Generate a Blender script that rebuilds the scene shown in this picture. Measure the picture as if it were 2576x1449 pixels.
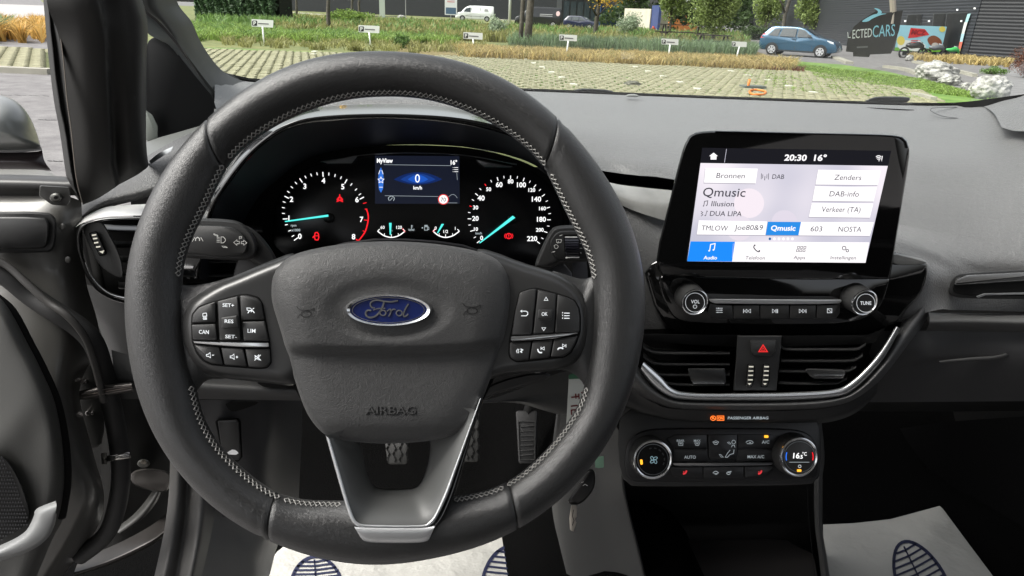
import bpy, bmesh, math, random
from mathutils import Vector, Matrix
random.seed(7)
rad = math.radians
for _o in list(bpy.data.objects): bpy.data.objects.remove(_o)
SC = bpy.context.scene
COL = SC.collection

# ---------------- camera (the phone held behind the steering wheel) ----------------
U0, V0, F = 1288.0, 724.5, 1765.0          # image centre and focal length in 2576-px units
YAW, PITCH, ROLL = rad(6.0), rad(21.3), rad(2.4)
CAM = Vector((0, 0, 1.35))
RM = (Matrix.Rotation(-YAW, 3, 'Z') @ Matrix.Rotation(math.pi/2 - PITCH, 3, 'X') @ Matrix.Rotation(ROLL, 3, 'Z'))
cd = bpy.data.cameras.new('camera'); cam = bpy.data.objects.new('camera', cd); COL.objects.link(cam)
cam.matrix_world = Matrix.Translation(CAM) @ RM.to_4x4()
cd.sensor_width = 36; cd.lens = F/2576*36; cd.clip_start = 0.02; cd.clip_end = 3000
SC.camera = cam
# ---------------- daylight: overcast sky and a wide soft sun ----------------
SUN_EL, SUN_AZ = rad(52), rad(-100)
w = bpy.data.worlds.new('World'); SC.world = w; w.use_nodes = True
nt = w.node_tree; bg = nt.nodes['Background']
sky = nt.nodes.new('ShaderNodeTexSky'); sky.sky_type = 'NISHITA'; sky.sun_disc = False
sky.sun_elevation = SUN_EL; sky.sun_rotation = SUN_AZ; sky.air_density = 1.0; sky.dust_density = 6.0; sky.ozone_density = 1.0
hs = nt.nodes.new('ShaderNodeHueSaturation'); hs.inputs['Saturation'].default_value = 0.25
nt.links.new(sky.outputs[0], hs.inputs['Color']); nt.links.new(hs.outputs[0], bg.inputs['Color'])
bg.inputs['Strength'].default_value = 0.15
sl = bpy.data.lights.new('sun', 'SUN'); sl.energy = 1.5; sl.angle = rad(30); sl.color = (1, 0.965, 0.91)
so = bpy.data.objects.new('sun', sl); COL.objects.link(so)
sd = Vector((math.sin(SUN_AZ)*math.cos(SUN_EL), math.cos(SUN_AZ)*math.cos(SUN_EL), math.sin(SUN_EL)))
so.rotation_euler = sd.to_track_quat('Z', 'Y').to_euler(); so.location = (0, -5, 30)
SC.view_settings.view_transform = 'Standard'; SC.view_settings.look = 'None'
SC.view_settings.exposure = 1.05; SC.view_settings.gamma = 1.0
SC.render.engine = 'CYCLES'
try:
    SC.cycles.max_bounces = 6; SC.cycles.diffuse_bounces = 3; SC.cycles.glossy_bounces = 3
    SC.cycles.transparent_max_bounces = 12
    SC.cycles.sample_clamp_indirect = 4
except Exception: pass

# ---------------- geometry helpers ----------------
def ray(u, v): return RM @ Vector(((u-U0)/F, (V0-v)/F, -1.0))
def P(u, v, d): return CAM + ray(u, v)*d
def PY(u, v, y):
    r = ray(u, v); return CAM + r*(y/r.y)
def PZ(u, v, z=0.0):
    r = ray(u, v); return CAM + r*((z-CAM.z)/r.z)
class Pl:
    """a real plane in the car: maps a viewed direction onto it, off = distance proud of it"""
    def __init__(s, u, v, d, n, up=(0,0,1)):
        s.o = P(u, v, d); s.n = Vector(n).normalized()
        s.ex = Vector(up).cross(s.n).normalized(); s.ey = s.n.cross(s.ex).normalized()
    def __call__(s, u, v, off=0.0):
        r = ray(u, v); o = s.o + s.n*off
        return CAM + r*((o-CAM).dot(s.n)/r.dot(s.n))
    def L(s, x, y, z=0.0): return s.o + s.ex*x + s.ey*y + s.n*z
def SY(y0): return lambda u, v, off=0.0: PY(u, v, y0-off)
def q(k, pts):
    ox, oy = {1:(0,0), 2:(1288,0), 3:(0,724.5), 4:(1288,724.5)}[k]
    return [(ox+p[0]/2, oy+p[1]/2) + tuple(p[2:]) for p in pts]
def fm(ox, oy, s, pts): return [(ox+p[0]*s, oy+p[1]*s) + tuple(p[2:]) for p in pts]

def cr(p, n, closed=False):
    """Catmull-Rom through tuples, n samples by chord length"""
    m = len(p); p = [tuple(map(float, a)) for a in p]
    if m < 3 and not closed:
        return [tuple(a+(b-a)*i/(n-1) for a, b in zip(p[0], p[1])) for i in range(n)]
    D = [0.0]; segs = m if closed else m-1
    for i in range(segs):
        a, b = p[i], p[(i+1) % m]; D.append(D[-1] + max(1e-9, math.dist(a, b)))
    out = []; j = 0
    for i in range(n):
        s = D[-1]*(i/n if closed else i/(n-1))
        while j < segs-1 and D[j+1] < s: j += 1
        t = min(1, max(0, (s-D[j])/(D[j+1]-D[j])))
        if closed: a, b, c, d = p[j-1], p[j], p[(j+1) % m], p[(j+2) % m]
        else: a, b, c, d = p[max(0, j-1)], p[j], p[j+1], p[min(m-1, j+2)]
        out.append(tuple(.5*((2*B)+(-A+C)*t+(2*A-5*B+4*C_-D_)*t*t+(-A+3*B-3*C_+D_)*t**3)
                   for A, B, C_, D_, C in zip(a, b, c, d, c)))
    return out
def lin(p, n, closed=False):
    m = len(p); D = [0.0]; segs = m if closed else m-1
    for i in range(segs): D.append(D[-1]+max(1e-9, math.dist(p[i], p[(i+1) % m])))
    out = []; j = 0
    for i in range(n):
        s = D[-1]*(i/n if closed else i/(n-1))
        while j < segs-1 and D[j+1] < s: j += 1
        t = min(1, max(0, (s-D[j])/(D[j+1]-D[j]))); a, b = p[j], p[(j+1) % m]
        out.append(tuple(x+(y-x)*t for x, y in zip(a, b)))
    return out
def chaikin(p, it=2, closed=True):
    for _ in range(it):
        o = []; m = len(p)
        if not closed: o.append(p[0])
        for i in range(m if closed else m-1):
            a, b = p[i], p[(i+1) % m]
            o.append(tuple(x*.75+y*.25 for x, y in zip(a, b))); o.append(tuple(x*.25+y*.75 for x, y in zip(a, b)))
        if not closed: o.append(p[-1])
        p = o
    return p
def rc(pts, r=4.0, k=4):
    """round the corners of a closed polygon with radius-ish r"""
    o = []; m = len(pts)
    for i in range(m):
        a, b, c = Vector(pts[i-1][:2]), Vector(pts[i][:2]), Vector(pts[(i+1) % m][:2])
        d1 = min(r, (a-b).length*.45); d2 = min(r, (c-b).length*.45)
        s = b+(a-b).normalized()*d1; e = b+(c-b).normalized()*d2
        for j in range(k+1):
            t = j/k; o.append(tuple(s*(1-t)**2+b*2*t*(1-t)+e*t*t))
    return o
def ell(cx, cy, a, b, n=48, rot=0): 
    c, s = math.cos(rad(rot)), math.sin(rad(rot))
    return [(cx+a*math.cos(t)*c-b*math.sin(t)*s, cy+a*math.cos(t)*s+b*math.sin(t)*c) for t in [2*math.pi*i/n for i in range(n)]]

# ---------------- object helpers ----------------
def link(name, me, m=None, parent=None, kind=None, smooth=None):
    o = bpy.data.objects.new(name, me); COL.objects.link(o)
    if m is not None and me is not None and not me.materials: me.materials.append(m)
    if parent is not None: o.parent = parent
    if kind: o['kind'] = kind
    if smooth is not None and me: me.polygons.foreach_set('use_smooth', [smooth]*len(me.polygons))
    return o
def thing(name, label, cat, loc=(0,0,0), rz=0, group=None):
    o = bpy.data.objects.new(name, None); COL.objects.link(o); o.location = loc; o.rotation_euler = (0,0,rz)
    o['label'] = label; o['category'] = cat; o.empty_display_size = .05
    if group: o['group'] = group
    return o
def tag(o, label, cat, group=None):
    o['label'] = label; o['category'] = cat
    if group: o['group'] = group
    return o
class MB:
    def __init__(s): s.v = []; s.f = []; s.m = []
    def add(s, vs, fs, mi=0):
        b = len(s.v); s.v += [tuple(a) for a in vs]; s.f += [tuple(b+i for i in f) for f in fs]; s.m += [mi]*len(fs); return s
    def grid(s, rows, closed=False, mi=0):
        n = len(rows[0]); vs = [a for r in rows for a in r]; fs = []
        for i in range(len(rows)-1):
            for j in range(n if closed else n-1):
                k = (j+1) % n; fs.append((i*n+j, i*n+k, (i+1)*n+k, (i+1)*n+j))
        return s.add(vs, fs, mi)
    def box(s, x0, x1, y0, y1, z0, z1, mi=0, M=None):
        vs = [Vector(a) for a in ((x0,y0,z0),(x1,y0,z0),(x1,y1,z0),(x0,y1,z0),(x0,y0,z1),(x1,y0,z1),(x1,y1,z1),(x0,y1,z1))]
        if M is not None: vs = [M @ a for a in vs]
        return s.add(vs, [(0,3,2,1),(4,5,6,7),(0,1,5,4),(1,2,6,5),(2,3,7,6),(3,0,4,7)], mi)
    def tube(s, pts, r, n=8, closed=False, mi=0, cap=True):
        pts = [Vector(a) for a in pts]; m = len(pts); rows = []; up = None
        for i, p in enumerate(pts):
            t = (pts[(i+1) % m] - pts[i-1]) if closed else (pts[min(m-1, i+1)] - pts[max(0, i-1)])
            if t.length < 1e-9: t = Vector((0,0,1))
            t.normalize()
            if up is None: up = t.orthogonal().normalized()
            up = (up - t*up.dot(t)); up = up.normalized() if up.length > 1e-6 else t.orthogonal().normalized()
            sd_ = t.cross(up); rr = r[i] if isinstance(r, (list, tuple)) else r
            rows.append([p + (up*math.cos(a)+sd_*math.sin(a))*rr for a in [2*math.pi*k/n for k in range(n)]])
        if closed: rows.append(rows[0])
        b = len(s.v); s.grid(rows, True, mi)
        if cap and not closed:
            s.f += [tuple(b+i for i in reversed(range(n))), tuple(b+(m-1)*n+i for i in range(n))]; s.m += [mi, mi]
        return s
    def build(s, name, mats, parent=None, smooth=False, kind=None, fix=True):
        me = bpy.data.meshes.new(name); me.from_pydata(s.v, [], s.f); me.update()
        for a in (mats if isinstance(mats, (list, tuple)) else [mats]): me.materials.append(a)
        if any(s.m): me.polygons.foreach_set('material_index', s.m)
        if fix:
            bm = bmesh.new(); bm.from_mesh(me); bmesh.ops.recalc_face_normals(bm, faces=bm.faces); bm.to_mesh(me); bm.free()
        o = link(name, me, None, parent, kind, bool(smooth))
        if smooth and smooth is not True:
            try: me.set_sharp_from_angle(angle=rad(smooth))
            except Exception: pass
        return o
def sharp(o, a=35):
    o.data.polygons.foreach_set('use_smooth', [True]*len(o.data.polygons))
    try: o.data.set_sharp_from_angle(angle=rad(a))
    except Exception: pass
    return o
def offset2(pts, d):
    """inset a closed 2-D polygon by d (pixels), towards its inside"""
    A = sum(a[0]*b[1]-b[0]*a[1] for a, b in zip(pts, pts[1:]+pts[:1])); sg = 1 if A > 0 else -1
    o = []; m = len(pts)
    for i in range(m):
        a, b, c = Vector(pts[i-1][:2]), Vector(pts[i][:2]), Vector(pts[(i+1) % m][:2])
        e1 = (b-a).normalized() if (b-a).length > 1e-6 else (c-b).normalized()
        e2 = (c-b).normalized() if (c-b).length > 1e-6 else e1
        n = Vector((-(e1.y+e2.y), e1.x+e2.x)); n = n.normalized() if n.length > 1e-6 else Vector((-e1.y, e1.x))
        k = 1/max(.5, n.dot(Vector((-e1.y, e1.x)))); o.append(tuple(b + n*sg*d*k))
    return o
def slab(name, pts, S, m, parent=None, off=0.0, th=.004, bev=2.0, bh=None, holes=None):
    """extruded outline: front at off with rounded edge (bev in px, bh in m), back th behind"""
    bh = .0015 if bh is None else bh
    pts = [p[:2] for p in pts]; n = len(pts); mb = MB()
    rings = [[S(u, v, off-th) for u, v in pts], [S(u, v, off-bh) for u, v in pts]]
    if bev > 0:
        p1 = offset2(pts, bev*.3); p2 = offset2(pts, bev)
        rings += [[S(u, v, off-bh*.3) for u, v in p1], [S(u, v, off) for u, v in p2]]
    else: rings[1] = [S(u, v, off) for u, v in pts]
    mb.grid(rings, True); L = len(rings)-1
    mb.f.append(tuple(L*n+i for i in range(n))); mb.m.append(0)
    o = mb.build(name, m, parent); return sharp(o, 50)
def flat(name, polys, S, m, parent=None, off=0.0):
    """thin printed shapes on a surface"""
    mb = MB()
    for p in polys:
        mb.add([S(a[0], a[1], off) for a in p], [tuple(range(len(p)))])
    return mb.build(name, m, parent, fix=False)
def strokes(name, lines, S, m, parent=None, off=0.0, w=1.5, h=0.0):
    mb = MB()
    for ln in lines:
        ww = w
        if isinstance(ln[0], (int, float)): ww = ln[0]; ln = ln[1]
        pv = [Vector(a[:2]) for a in ln]; m_ = len(pv); A = []; B = []
        cl = m_ > 2 and (pv[0]-pv[-1]).length < 1e-6
        for i, p in enumerate(pv):
            a = pv[i-1] if i > 0 else (pv[-2] if cl else p); c = pv[i+1] if i < m_-1 else (pv[1] if cl else p)
            e1 = (p-a); e2 = (c-p)
            e1 = e1.normalized() if e1.length > 1e-9 else Vector((0,0)); e2 = e2.normalized() if e2.length > 1e-9 else Vector((0,0))
            t = e1+e2; t = t.normalized() if t.length > 1e-6 else (e1 if e1.length else Vector((1,0)))
            n = Vector((-t.y, t.x)); k = ww/2/max(.6, abs(n.dot(Vector((-e1.y, e1.x)))) if e1.length else 1)
            A.append(p+n*k); B.append(p-n*k)
        mb.grid([[S(a.x, a.y, off) for a in A], [S(a.x, a.y, off) for a in B]])
        if h > 0:
            mb.grid([[S(a.x, a.y, off) for a in A], [S(a.x, a.y, off-h) for a in A]])
            mb.grid([[S(a.x, a.y, off) for a in B], [S(a.x, a.y, off-h) for a in B]])
    return mb.build(name, m, parent, fix=False)
_tc = {}
def glyphs(s, bold=0.0):
    k = (s, bold)
    if k not in _tc:
        c = bpy.data.curves.new('t', 'FONT'); c.body = s; c.align_x = 'CENTER'; c.align_y = 'CENTER'; c.size = 1; c.offset = bold
        c.resolution_u = 3; c.fill_mode = 'FRONT'
        o = bpy.data.objects.new('t', c); COL.objects.link(o)
        bpy.context.view_layer.update()
        me = bpy.data.meshes.new_from_object(o)
        _tc[k] = ([tuple(a.co[:2]) for a in me.vertices], [tuple(p.vertices) for p in me.polygons])
        bpy.data.objects.remove(o); bpy.data.meshes.remove(me)
    return _tc[k]
def text(s, u, v, h, S, m, parent=None, off=0.0003, rot=0.0, sx=1.0, shear=0.0, bold=0.0, name='lettering', width=None, cap=True, ext=0.0):
    """h = capital height; width = total width; local x to the right, y up; rot clockwise in degrees"""
    vs, fs = glyphs(s, bold)
    if not vs: return None
    x0 = min(a[0] for a in vs); x1 = max(a[0] for a in vs); y0 = min(a[1] for a in vs); y1 = max(a[1] for a in vs)
    cx, cy = (x0+x1)/2, (y0+y1)/2; k = h/.73 if cap else h/(y1-y0)
    kx = (width/(x1-x0)) if width else k*sx
    c, s_ = math.cos(rad(rot)), math.sin(rad(rot)); mb = MB(); out = []
    for x, y in vs:
        a = (x-cx)*kx + (y-cy)*k*shear; b = -(y-cy)*k
        out.append((u+a*c-b*s_, v+a*s_+b*c))
    mb.add([S(a, b, off) for a, b in out], fs)
    if ext:
        n = len(out); ed = {}
        for f in fs:
            for i in range(len(f)):
                e = (f[i], f[(i+1) % len(f)]); ed[e] = 1
        bf = [e for e in ed if (e[1], e[0]) not in ed]
        mb.add([S(a, b, off) for a, b in out]+[S(a, b, off-ext) for a, b in out], [(i, j, j+n, i+n) for i, j in bf])
    return mb.build(name, m, parent, fix=False)
def starloop(pts, c, n=64):
    """radius of a polygon sampled at n angles round c"""
    res = []; pts = [p[:2] for p in pts]; m = len(pts)
    for i in range(n):
        a = 2*math.pi*i/n; dx, dy = math.cos(a), math.sin(a); best = 0
        for j in range(m):
            x1, y1 = pts[j][0]-c[0], pts[j][1]-c[1]; x2, y2 = pts[(j+1) % m][0]-c[0], pts[(j+1) % m][1]-c[1]
            ex, ey = x2-x1, y2-y1; den = dx*ey-dy*ex
            if abs(den) < 1e-9: continue
            t = (x1*ey-y1*ex)/den; s = (x1*dy-y1*dx)/den
            if t > 0 and -1e-6 <= s <= 1+1e-6: best = max(best, t)
        res.append((c[0]+dx*best, c[1]+dy*best))
    return res
def dome(name, pts, c, S, m, parent=None, fn=None, rings=14, n=96, back=.01):
    loop = starloop(pts, c, n); mb = MB(); rows = []
    rows.append([S(u, v, fn(1, u, v)-back) for u, v in loop])
    for k in range(rings):
        t = 1-(k/rings)**1.35
        rows.append([S(c[0]+(u-c[0])*t, c[1]+(v-c[1])*t, fn(t, c[0]+(u-c[0])*t, c[1]+(v-c[1])*t)) for u, v in loop])
    mb.grid(rows, True); b = len(mb.v); mb.v.append(tuple(S(c[0], c[1], fn(0, *c))))
    o = (len(rows)-1)*n
    for i in range(n): mb.f.append((o+i, o+(i+1) % n, b)); mb.m.append(0)
    return mb.build(name, m, parent, smooth=True)
def band(name, A, B, S, m, parent=None, off=0.0, bulge=.003, n=40, k=8, back=.006, sm=True, offA=0, offB=0, kind=None):
    """strip between two polylines with a rounded section and side walls"""
    f = cr if sm else lin
    a = f([p[:2] for p in A], n); b = f([p[:2] for p in B], n); rows = []
    rows.append([S(x[0], x[1], off+offA-back) for x in a])
    for i in range(k+1):
        t = i/k; h = bulge*math.sqrt(max(0, 1-(2*t-1)**2))
        rows.append([S(x[0]+(y[0]-x[0])*t, x[1]+(y[1]-x[1])*t, off+offA*(1-t)+offB*t+h) for x, y in zip(a, b)])
    rows.append([S(x[0], x[1], off+offB-back) for x in b])
    mb = MB(); mb.grid(rows)
    o = mb.build(name, m, parent, kind=kind); return sharp(o, 60)
def loft(name, curves, m, parent=None, n=48, rows=None, S=None, sub=5, sm=True, thick=0, kind=None):
    """surface through curves of (u, v, y): each point set on the plane at forward distance y"""
    S = S or (lambda u, v, y: PY(u, v, y))
    cs = [cr(c, n) for c in curves]; g = []
    K = (len(cs)-1)*sub+1
    cols = [cr([c[j] for c in cs], K) if sm else lin([c[j] for c in cs], K) for j in range(n)]
    R = [[S(*cols[j][i]) for j in range(n)] for i in range(K)]
    mb = MB(); mb.grid(R); o = mb.build(name, m, parent, smooth=True, kind=kind)
    if thick:
        md = o.modifiers.new('t', 'SOLIDIFY'); md.thickness = thick; md.offset = -1
    return o

# ---------------- materials ----------------
_mt = {}
def mat(name, col, rough=.5, metal=0, spec=.5, bump=None, emit=None, es=1.0, coat=0, var=None, alpha=None, sheen=0):
    """bump=(kind, scale, strength, distance); var=(scale, amount) colour variation"""
    if name in _mt: return _mt[name]
    m = bpy.data.materials.new(name); m.use_nodes = True; N = m.node_tree.nodes; Lk = m.node_tree.links
    b = N['Principled BSDF']; col = tuple(col) if isinstance(col, (list, tuple)) else (col,)*3
    b.inputs['Base Color'].default_value = col+(1,)
    b.inputs['Roughness'].default_value = rough; b.inputs['Metallic'].default_value = metal
    b.inputs['Specular IOR Level'].default_value = spec
    if coat: b.inputs['Coat Weight'].default_value = coat; b.inputs['Coat Roughness'].default_value = .04
    if sheen: b.inputs['Sheen Weight'].default_value = sheen
    if emit is not None:
        b.inputs['Emission Color'].default_value = tuple(emit)+(1,); b.inputs['Emission Strength'].default_value = es
    tc = N.new('ShaderNodeTexCoord')
    if var:
        t = N.new('ShaderNodeTexNoise'); t.inputs['Scale'].default_value = var[0]; t.inputs['Detail'].default_value = 5
        r = N.new('ShaderNodeMapRange'); r.inputs[3].default_value = 1-var[1]; r.inputs[4].default_value = 1+var[1]
        r.inputs[1].default_value = .3; r.inputs[2].default_value = .7
        mx = N.new('ShaderNodeVectorMath'); mx.operation = 'SCALE'; mx.inputs[0].default_value = col
        Lk.new(tc.outputs['Object'], t.inputs['Vector']); Lk.new(t.outputs['Fac'], r.inputs[0]); Lk.new(r.outputs[0], mx.inputs['Scale'])
        Lk.new(mx.outputs[0], b.inputs['Base Color'])
        r2 = N.new('ShaderNodeMapRange'); r2.inputs[3].default_value = max(0, rough-.08); r2.inputs[4].default_value = min(1, rough+.1)
        Lk.new(t.outputs['Fac'], r2.inputs[0]); Lk.new(r2.outputs[0], b.inputs['Roughness'])
    if bump:
        kind, sc, st, dist = bump; bp = N.new('ShaderNodeBump'); bp.inputs['Strength'].default_value = st; bp.inputs['Distance'].default_value = dist
        if kind == 'leather':
            t = N.new('ShaderNodeTexVoronoi'); t.feature = 'SMOOTH_F1'; t.inputs['Scale'].default_value = sc
            t.inputs['Smoothness'].default_value = .4
            nn = N.new('ShaderNodeTexNoise'); nn.inputs['Scale'].default_value = sc*.35; nn.inputs['Detail'].default_value = 3
            vm = N.new('ShaderNodeMixRGB'); vm.blend_type = 'ADD'; vm.inputs[0].default_value = .02
            Lk.new(tc.outputs['Object'], nn.inputs['Vector']); Lk.new(tc.outputs['Object'], vm.inputs[1]); Lk.new(nn.outputs['Color'], vm.inputs[2])
            Lk.new(vm.outputs[0], t.inputs['Vector'])
            md = N.new('ShaderNodeMath'); md.operation = 'MULTIPLY_ADD'; md.inputs[1].default_value = 1.0
            ad = N.new('ShaderNodeMath'); ad.operation = 'ADD'
            ml = N.new('ShaderNodeMath'); ml.operation = 'MULTIPLY'; ml.inputs[1].default_value = -1
            Lk.new(t.outputs['Distance'], ml.inputs[0]); Lk.new(ml.outputs[0], ad.inputs[0]); Lk.new(nn.outputs['Fac'], ad.inputs[1])
            Lk.new(ad.outputs[0], bp.inputs['Height']); N.remove(md)
        else:
            t = N.new('ShaderNodeTexNoise'); t.inputs['Scale'].default_value = sc; t.inputs['Detail'].default_value = 4
            Lk.new(tc.outputs['Object'], t.inputs['Vector']); Lk.new(t.outputs['Fac'], bp.inputs['Height'])
        Lk.new(bp.outputs[0], b.inputs['Normal'])
    _mt[name] = m; return m
def emis(name, col, s=1.0):
    if name in _mt: return _mt[name]
    m = bpy.data.materials.new(name); m.use_nodes = True; N = m.node_tree.nodes; N.clear()
    e = N.new('ShaderNodeEmission'); e.inputs[0].default_value = tuple(col)+(1,); e.inputs[1].default_value = s
    o = N.new('ShaderNodeOutputMaterial'); m.node_tree.links.new(e.outputs[0], o.inputs[0]); _mt[name] = m; return m
def glass(name, tint=(.93,.96,.94), refl=1.0):
    if name in _mt: return _mt[name]
    m = bpy.data.materials.new(name); m.use_nodes = True; N = m.node_tree.nodes; N.clear(); L = m.node_tree.links
    t = N.new('ShaderNodeBsdfTransparent'); t.inputs[0].default_value = tuple(tint)+(1,)
    g = N.new('ShaderNodeBsdfGlossy'); g.inputs['Roughness'].default_value = .01
    f = N.new('ShaderNodeFresnel'); f.inputs[0].default_value = 1.35
    k = N.new('ShaderNodeMath'); k.operation = 'MULTIPLY'; k.inputs[1].default_value = refl
    mx = N.new('ShaderNodeMixShader'); o = N.new('ShaderNodeOutputMaterial')
    L.new(f.outputs[0], k.inputs[0]); L.new(k.outputs[0], mx.inputs[0]); L.new(t.outputs[0], mx.inputs[1]); L.new(g.outputs[0], mx.inputs[2]); L.new(mx.outputs[0], o.inputs[0])
    _mt[name] = m; return m
LEATHER = mat('black_leather', .011, .31, spec=.75, sheen=.1, bump=('leather', 850, .3, .0006), var=(700, .15))
LEATHER_WORN = mat('smooth_worn_leather', .02, .36, bump=('noise', 900, .35, .0006), var=(10, .2))
PADGRAIN = mat('grained_airbag_vinyl', .033, .48, sheen=.15, bump=('leather', 600, .35, .0008), var=(600, .12))
DASHSOFT = mat('soft_dash_skin', .10, .40, sheen=.3, spec=.7, bump=('leather', 480, .45, .0012), var=(6, .05))
DASHHARD = mat('hard_black_plastic', .022, .5, bump=('noise', 1500, .25, .0004))
SATIN = mat('satin_black_plastic', .028, .30, bump=('noise', 2500, .1, .0002))
BUTTON = mat('button_plastic', .018, .42)
GLOSS = mat('piano_black', .004, .07, coat=.6)
CHROME = mat('satin_chrome', (.72,.73,.74), .2, 1)
CHROMED = mat('dark_satin_metal', (.33,.34,.35), .28, 1)
MATTE = mat('deep_black_matte', .004, .8, spec=.15)
RUBBER = mat('black_rubber', .018, .6, var=(20, .15))
GREYPL = mat('grey_trim_plastic', (.06,.06,.059), .55, bump=('noise', 1500, .3, .0005))
PILLAR = mat('pillar_trim_plastic', (.05,.053,.051), .55, bump=('noise', 1300, .3, .0005))
PAINT = mat('dark_grey_car_paint', (.05,.05,.047), .3, .25, coat=.5)
INKW = mat('white_print', (.75,.78,.8), .5, emit=(.75,.8,.85), es=.18)
LIT = emis('white_backlight', (1,1,1), .62)
LITDIM = emis('dim_white_backlight', (.6,.68,.72), .35)
RED = emis('red_warning_light', (1,.02,.03), .55)
CYAN = emis('cyan_needle_light', (.1,.85,.78), .6)
AMBER = emis('amber_indicator_light', (1,.42,.03), .9)
ORANGE = emis('orange_airbag_light', (1,.2,.03), .8)
BLUEL = emis('blue_indicator_light', (.03,.18,.9), .6)
# =============================== STEERING WHEEL ===============================
TILT = rad(24)
WH = Pl(968, 778, .485, (0, -math.cos(TILT), math.sin(TILT)))
wheel = thing('steering_wheel', 'black leather steering wheel with white cross stitching and an oval blue badge on its hub', 'steering wheel', WH.o)
def keep(o, par):                      # parent without moving
    o.parent = par; o.matrix_parent_inverse = par.matrix_basis.inverted(); return o
_out = (q(1, [(1900,237),(2200,262),(2400,305)]) + [(1288,197)] + q(2, [(150,490),(285,620),(400,760),(500,900),(570,1010),(625,1140),(660,1260),(685,1400)])
  + q(4, [(687,150),(665,350),(620,500),(560,680),(490,800),(400,930),(270,1070),(150,1160),(60,1215)]) + [(1288,1357)]
  + q(3, [(2300,1350),(2100,1395),(1900,1422),(1700,1405),(1500,1355),(1300,1275),(1150,1190),(1000,1080),(870,930),(760,780),(680,600),(640,450),(615,300),(598,100)])
  + q(1, [(598,1400),(640,1200),(715,1000),(820,800),(970,640),(1110,500),(1260,400),(1440,300),(1590,260)]))
_in = ([(950,228),(1050,231),(1150,256),(1225,288),(1288,328),(1328,360),(1363,390),(1388,435),(1408,480),(1433,535),(1458,580),(1482,625),(1495,670),(1500,720),
  (1498,780),(1493,850),(1485,920),(1478,985),(1463,1035),(1423,1085),(1378,1145),(1333,1185),(1288,1222),(1230,1245),(1150,1258),(1070,1272),(960,1280),(850,1268),(775,1272),
  (705,1262),(665,1243),(615,1205),(555,1150),(512,1095),(492,1050),(480,990),(465,930),(452,850),(445,770),(440,710),(446,640),(480,565),(515,500),(538,440),(568,388),(650,322),(750,270),(850,238)])
RC = (968, 775)
def _polar(pts):
    r = []
    for u, v in pts:
        p = WH(u, v) - WH.o; x, y = p.dot(WH.ex), p.dot(WH.ey); r.append((math.atan2(y, x) % (2*math.pi), math.hypot(x, y)))
    r.sort(); return r
def _interp(tab, a):
    a %= 2*math.pi; m = len(tab)
    for i in range(m):
        a0, r0 = tab[i]; a1, r1 = tab[(i+1) % m]
        if i == m-1: a1 += 2*math.pi
        aa = a if a >= tab[0][0] else a+2*math.pi
        if a0 <= aa <= a1: return r0+(r1-r0)*(aa-a0)/max(1e-9, a1-a0)
    return tab[0][1]
NR = 360
def _table(pts, sm):
    t = _polar(pts); r = [_interp(t, 2*math.pi*i/NR) for i in range(NR)]
    for _ in range(2): r = [sum(r[(i+k) % NR] for k in range(-sm, sm+1))/(2*sm+1) for i in range(NR)]
    return r
RO, RI = _table(_out, 8), _table(_in, 4)
def _at(T, a):
    x = (a % (2*math.pi))/(2*math.pi)*NR; i = int(x); f = x-i; return T[i % NR]*(1-f)+T[(i+1) % NR]*f
def rim_pt(a, phi, k=1.0, ex=0.0):
    """a: angle round the wheel; phi: angle round the tube, 0 = outer edge, 90 = facing the driver, 180 = inner edge"""
    ro, ri = _at(RO, a), _at(RI, a); w = (ro-ri)/2*k+ex; c = (ro+ri)/2; d = .0165*k+ex
    r = c + w*math.cos(phi); z = -.012 + d*math.sin(phi)
    return WH.L(r*math.cos(a), r*math.sin(a), z)
def pang(u, v):
    p = WH(u, v)-WH.o; return math.atan2(p.dot(WH.ey), p.dot(WH.ex)) % (2*math.pi)
s_tr, s_tl, s_bl, s_br = pang(1395,348), pang(528,352), pang(675,1315), pang(1300,1288)
# each leather section is skewed at its seams like the photograph's: angle offset grows across the tube
def seam_skew(phi, sk): return sk*math.cos(phi)
def rim_section(a0, a1, sk0, sk1, m, label=None):
    n = int((a1-a0)/rad(1.6))+2; rows = []
    for i in range(n+1):
        t = i/n; k = 1.0; e = min(t*n, (1-t)*n)
        if e < 1: k = .955
        if e < .5: k = .9
        row = []
        for j in range(28):
            ph = 2*math.pi*j/28; a = a0+(a1-a0)*t + seam_skew(ph, sk0)*(1-t)**3 + seam_skew(ph, sk1)*t**3
            row.append(rim_pt(a, ph, k))
        rows.append(row)
    rows.insert(1, [rim_pt(a0+rad(.45)+seam_skew(2*math.pi*j/28, sk0), 2*math.pi*j/28, 1.0) for j in range(28)])
    rows.insert(-1, [rim_pt(a1-rad(.45)+seam_skew(2*math.pi*j/28, sk1), 2*math.pi*j/28, 1.0) for j in range(28)])
    mb = MB(); mb.grid(rows, True); o = mb.build('rim_section', m, None, smooth=True)
    if label: o['label'] = label
    return keep(o, wheel)
TWO = 2*math.pi
rim_section(s_tr, s_tl if s_tl > s_tr else s_tl+TWO, rad(3.0), rad(-3.0), LEATHER, 'top section of the leather rim')
rim_section(s_tl, s_bl, rad(-3.0), rad(2.0), LEATHER, 'left grip of the leather rim')
rim_section(s_bl, s_br if s_br > s_bl else s_br+TWO, rad(2.0), rad(-2.0), LEATHER, 'bottom section of the leather rim')
rim_section(s_br-TWO if s_br > s_tr else s_br, s_tr, rad(-2.0), rad(3.0), LEATHER, 'right grip of the leather rim')
# cross stitching along the inner edge
THREAD = mat('grey_thread', (.30,.295,.28), .8)
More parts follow.
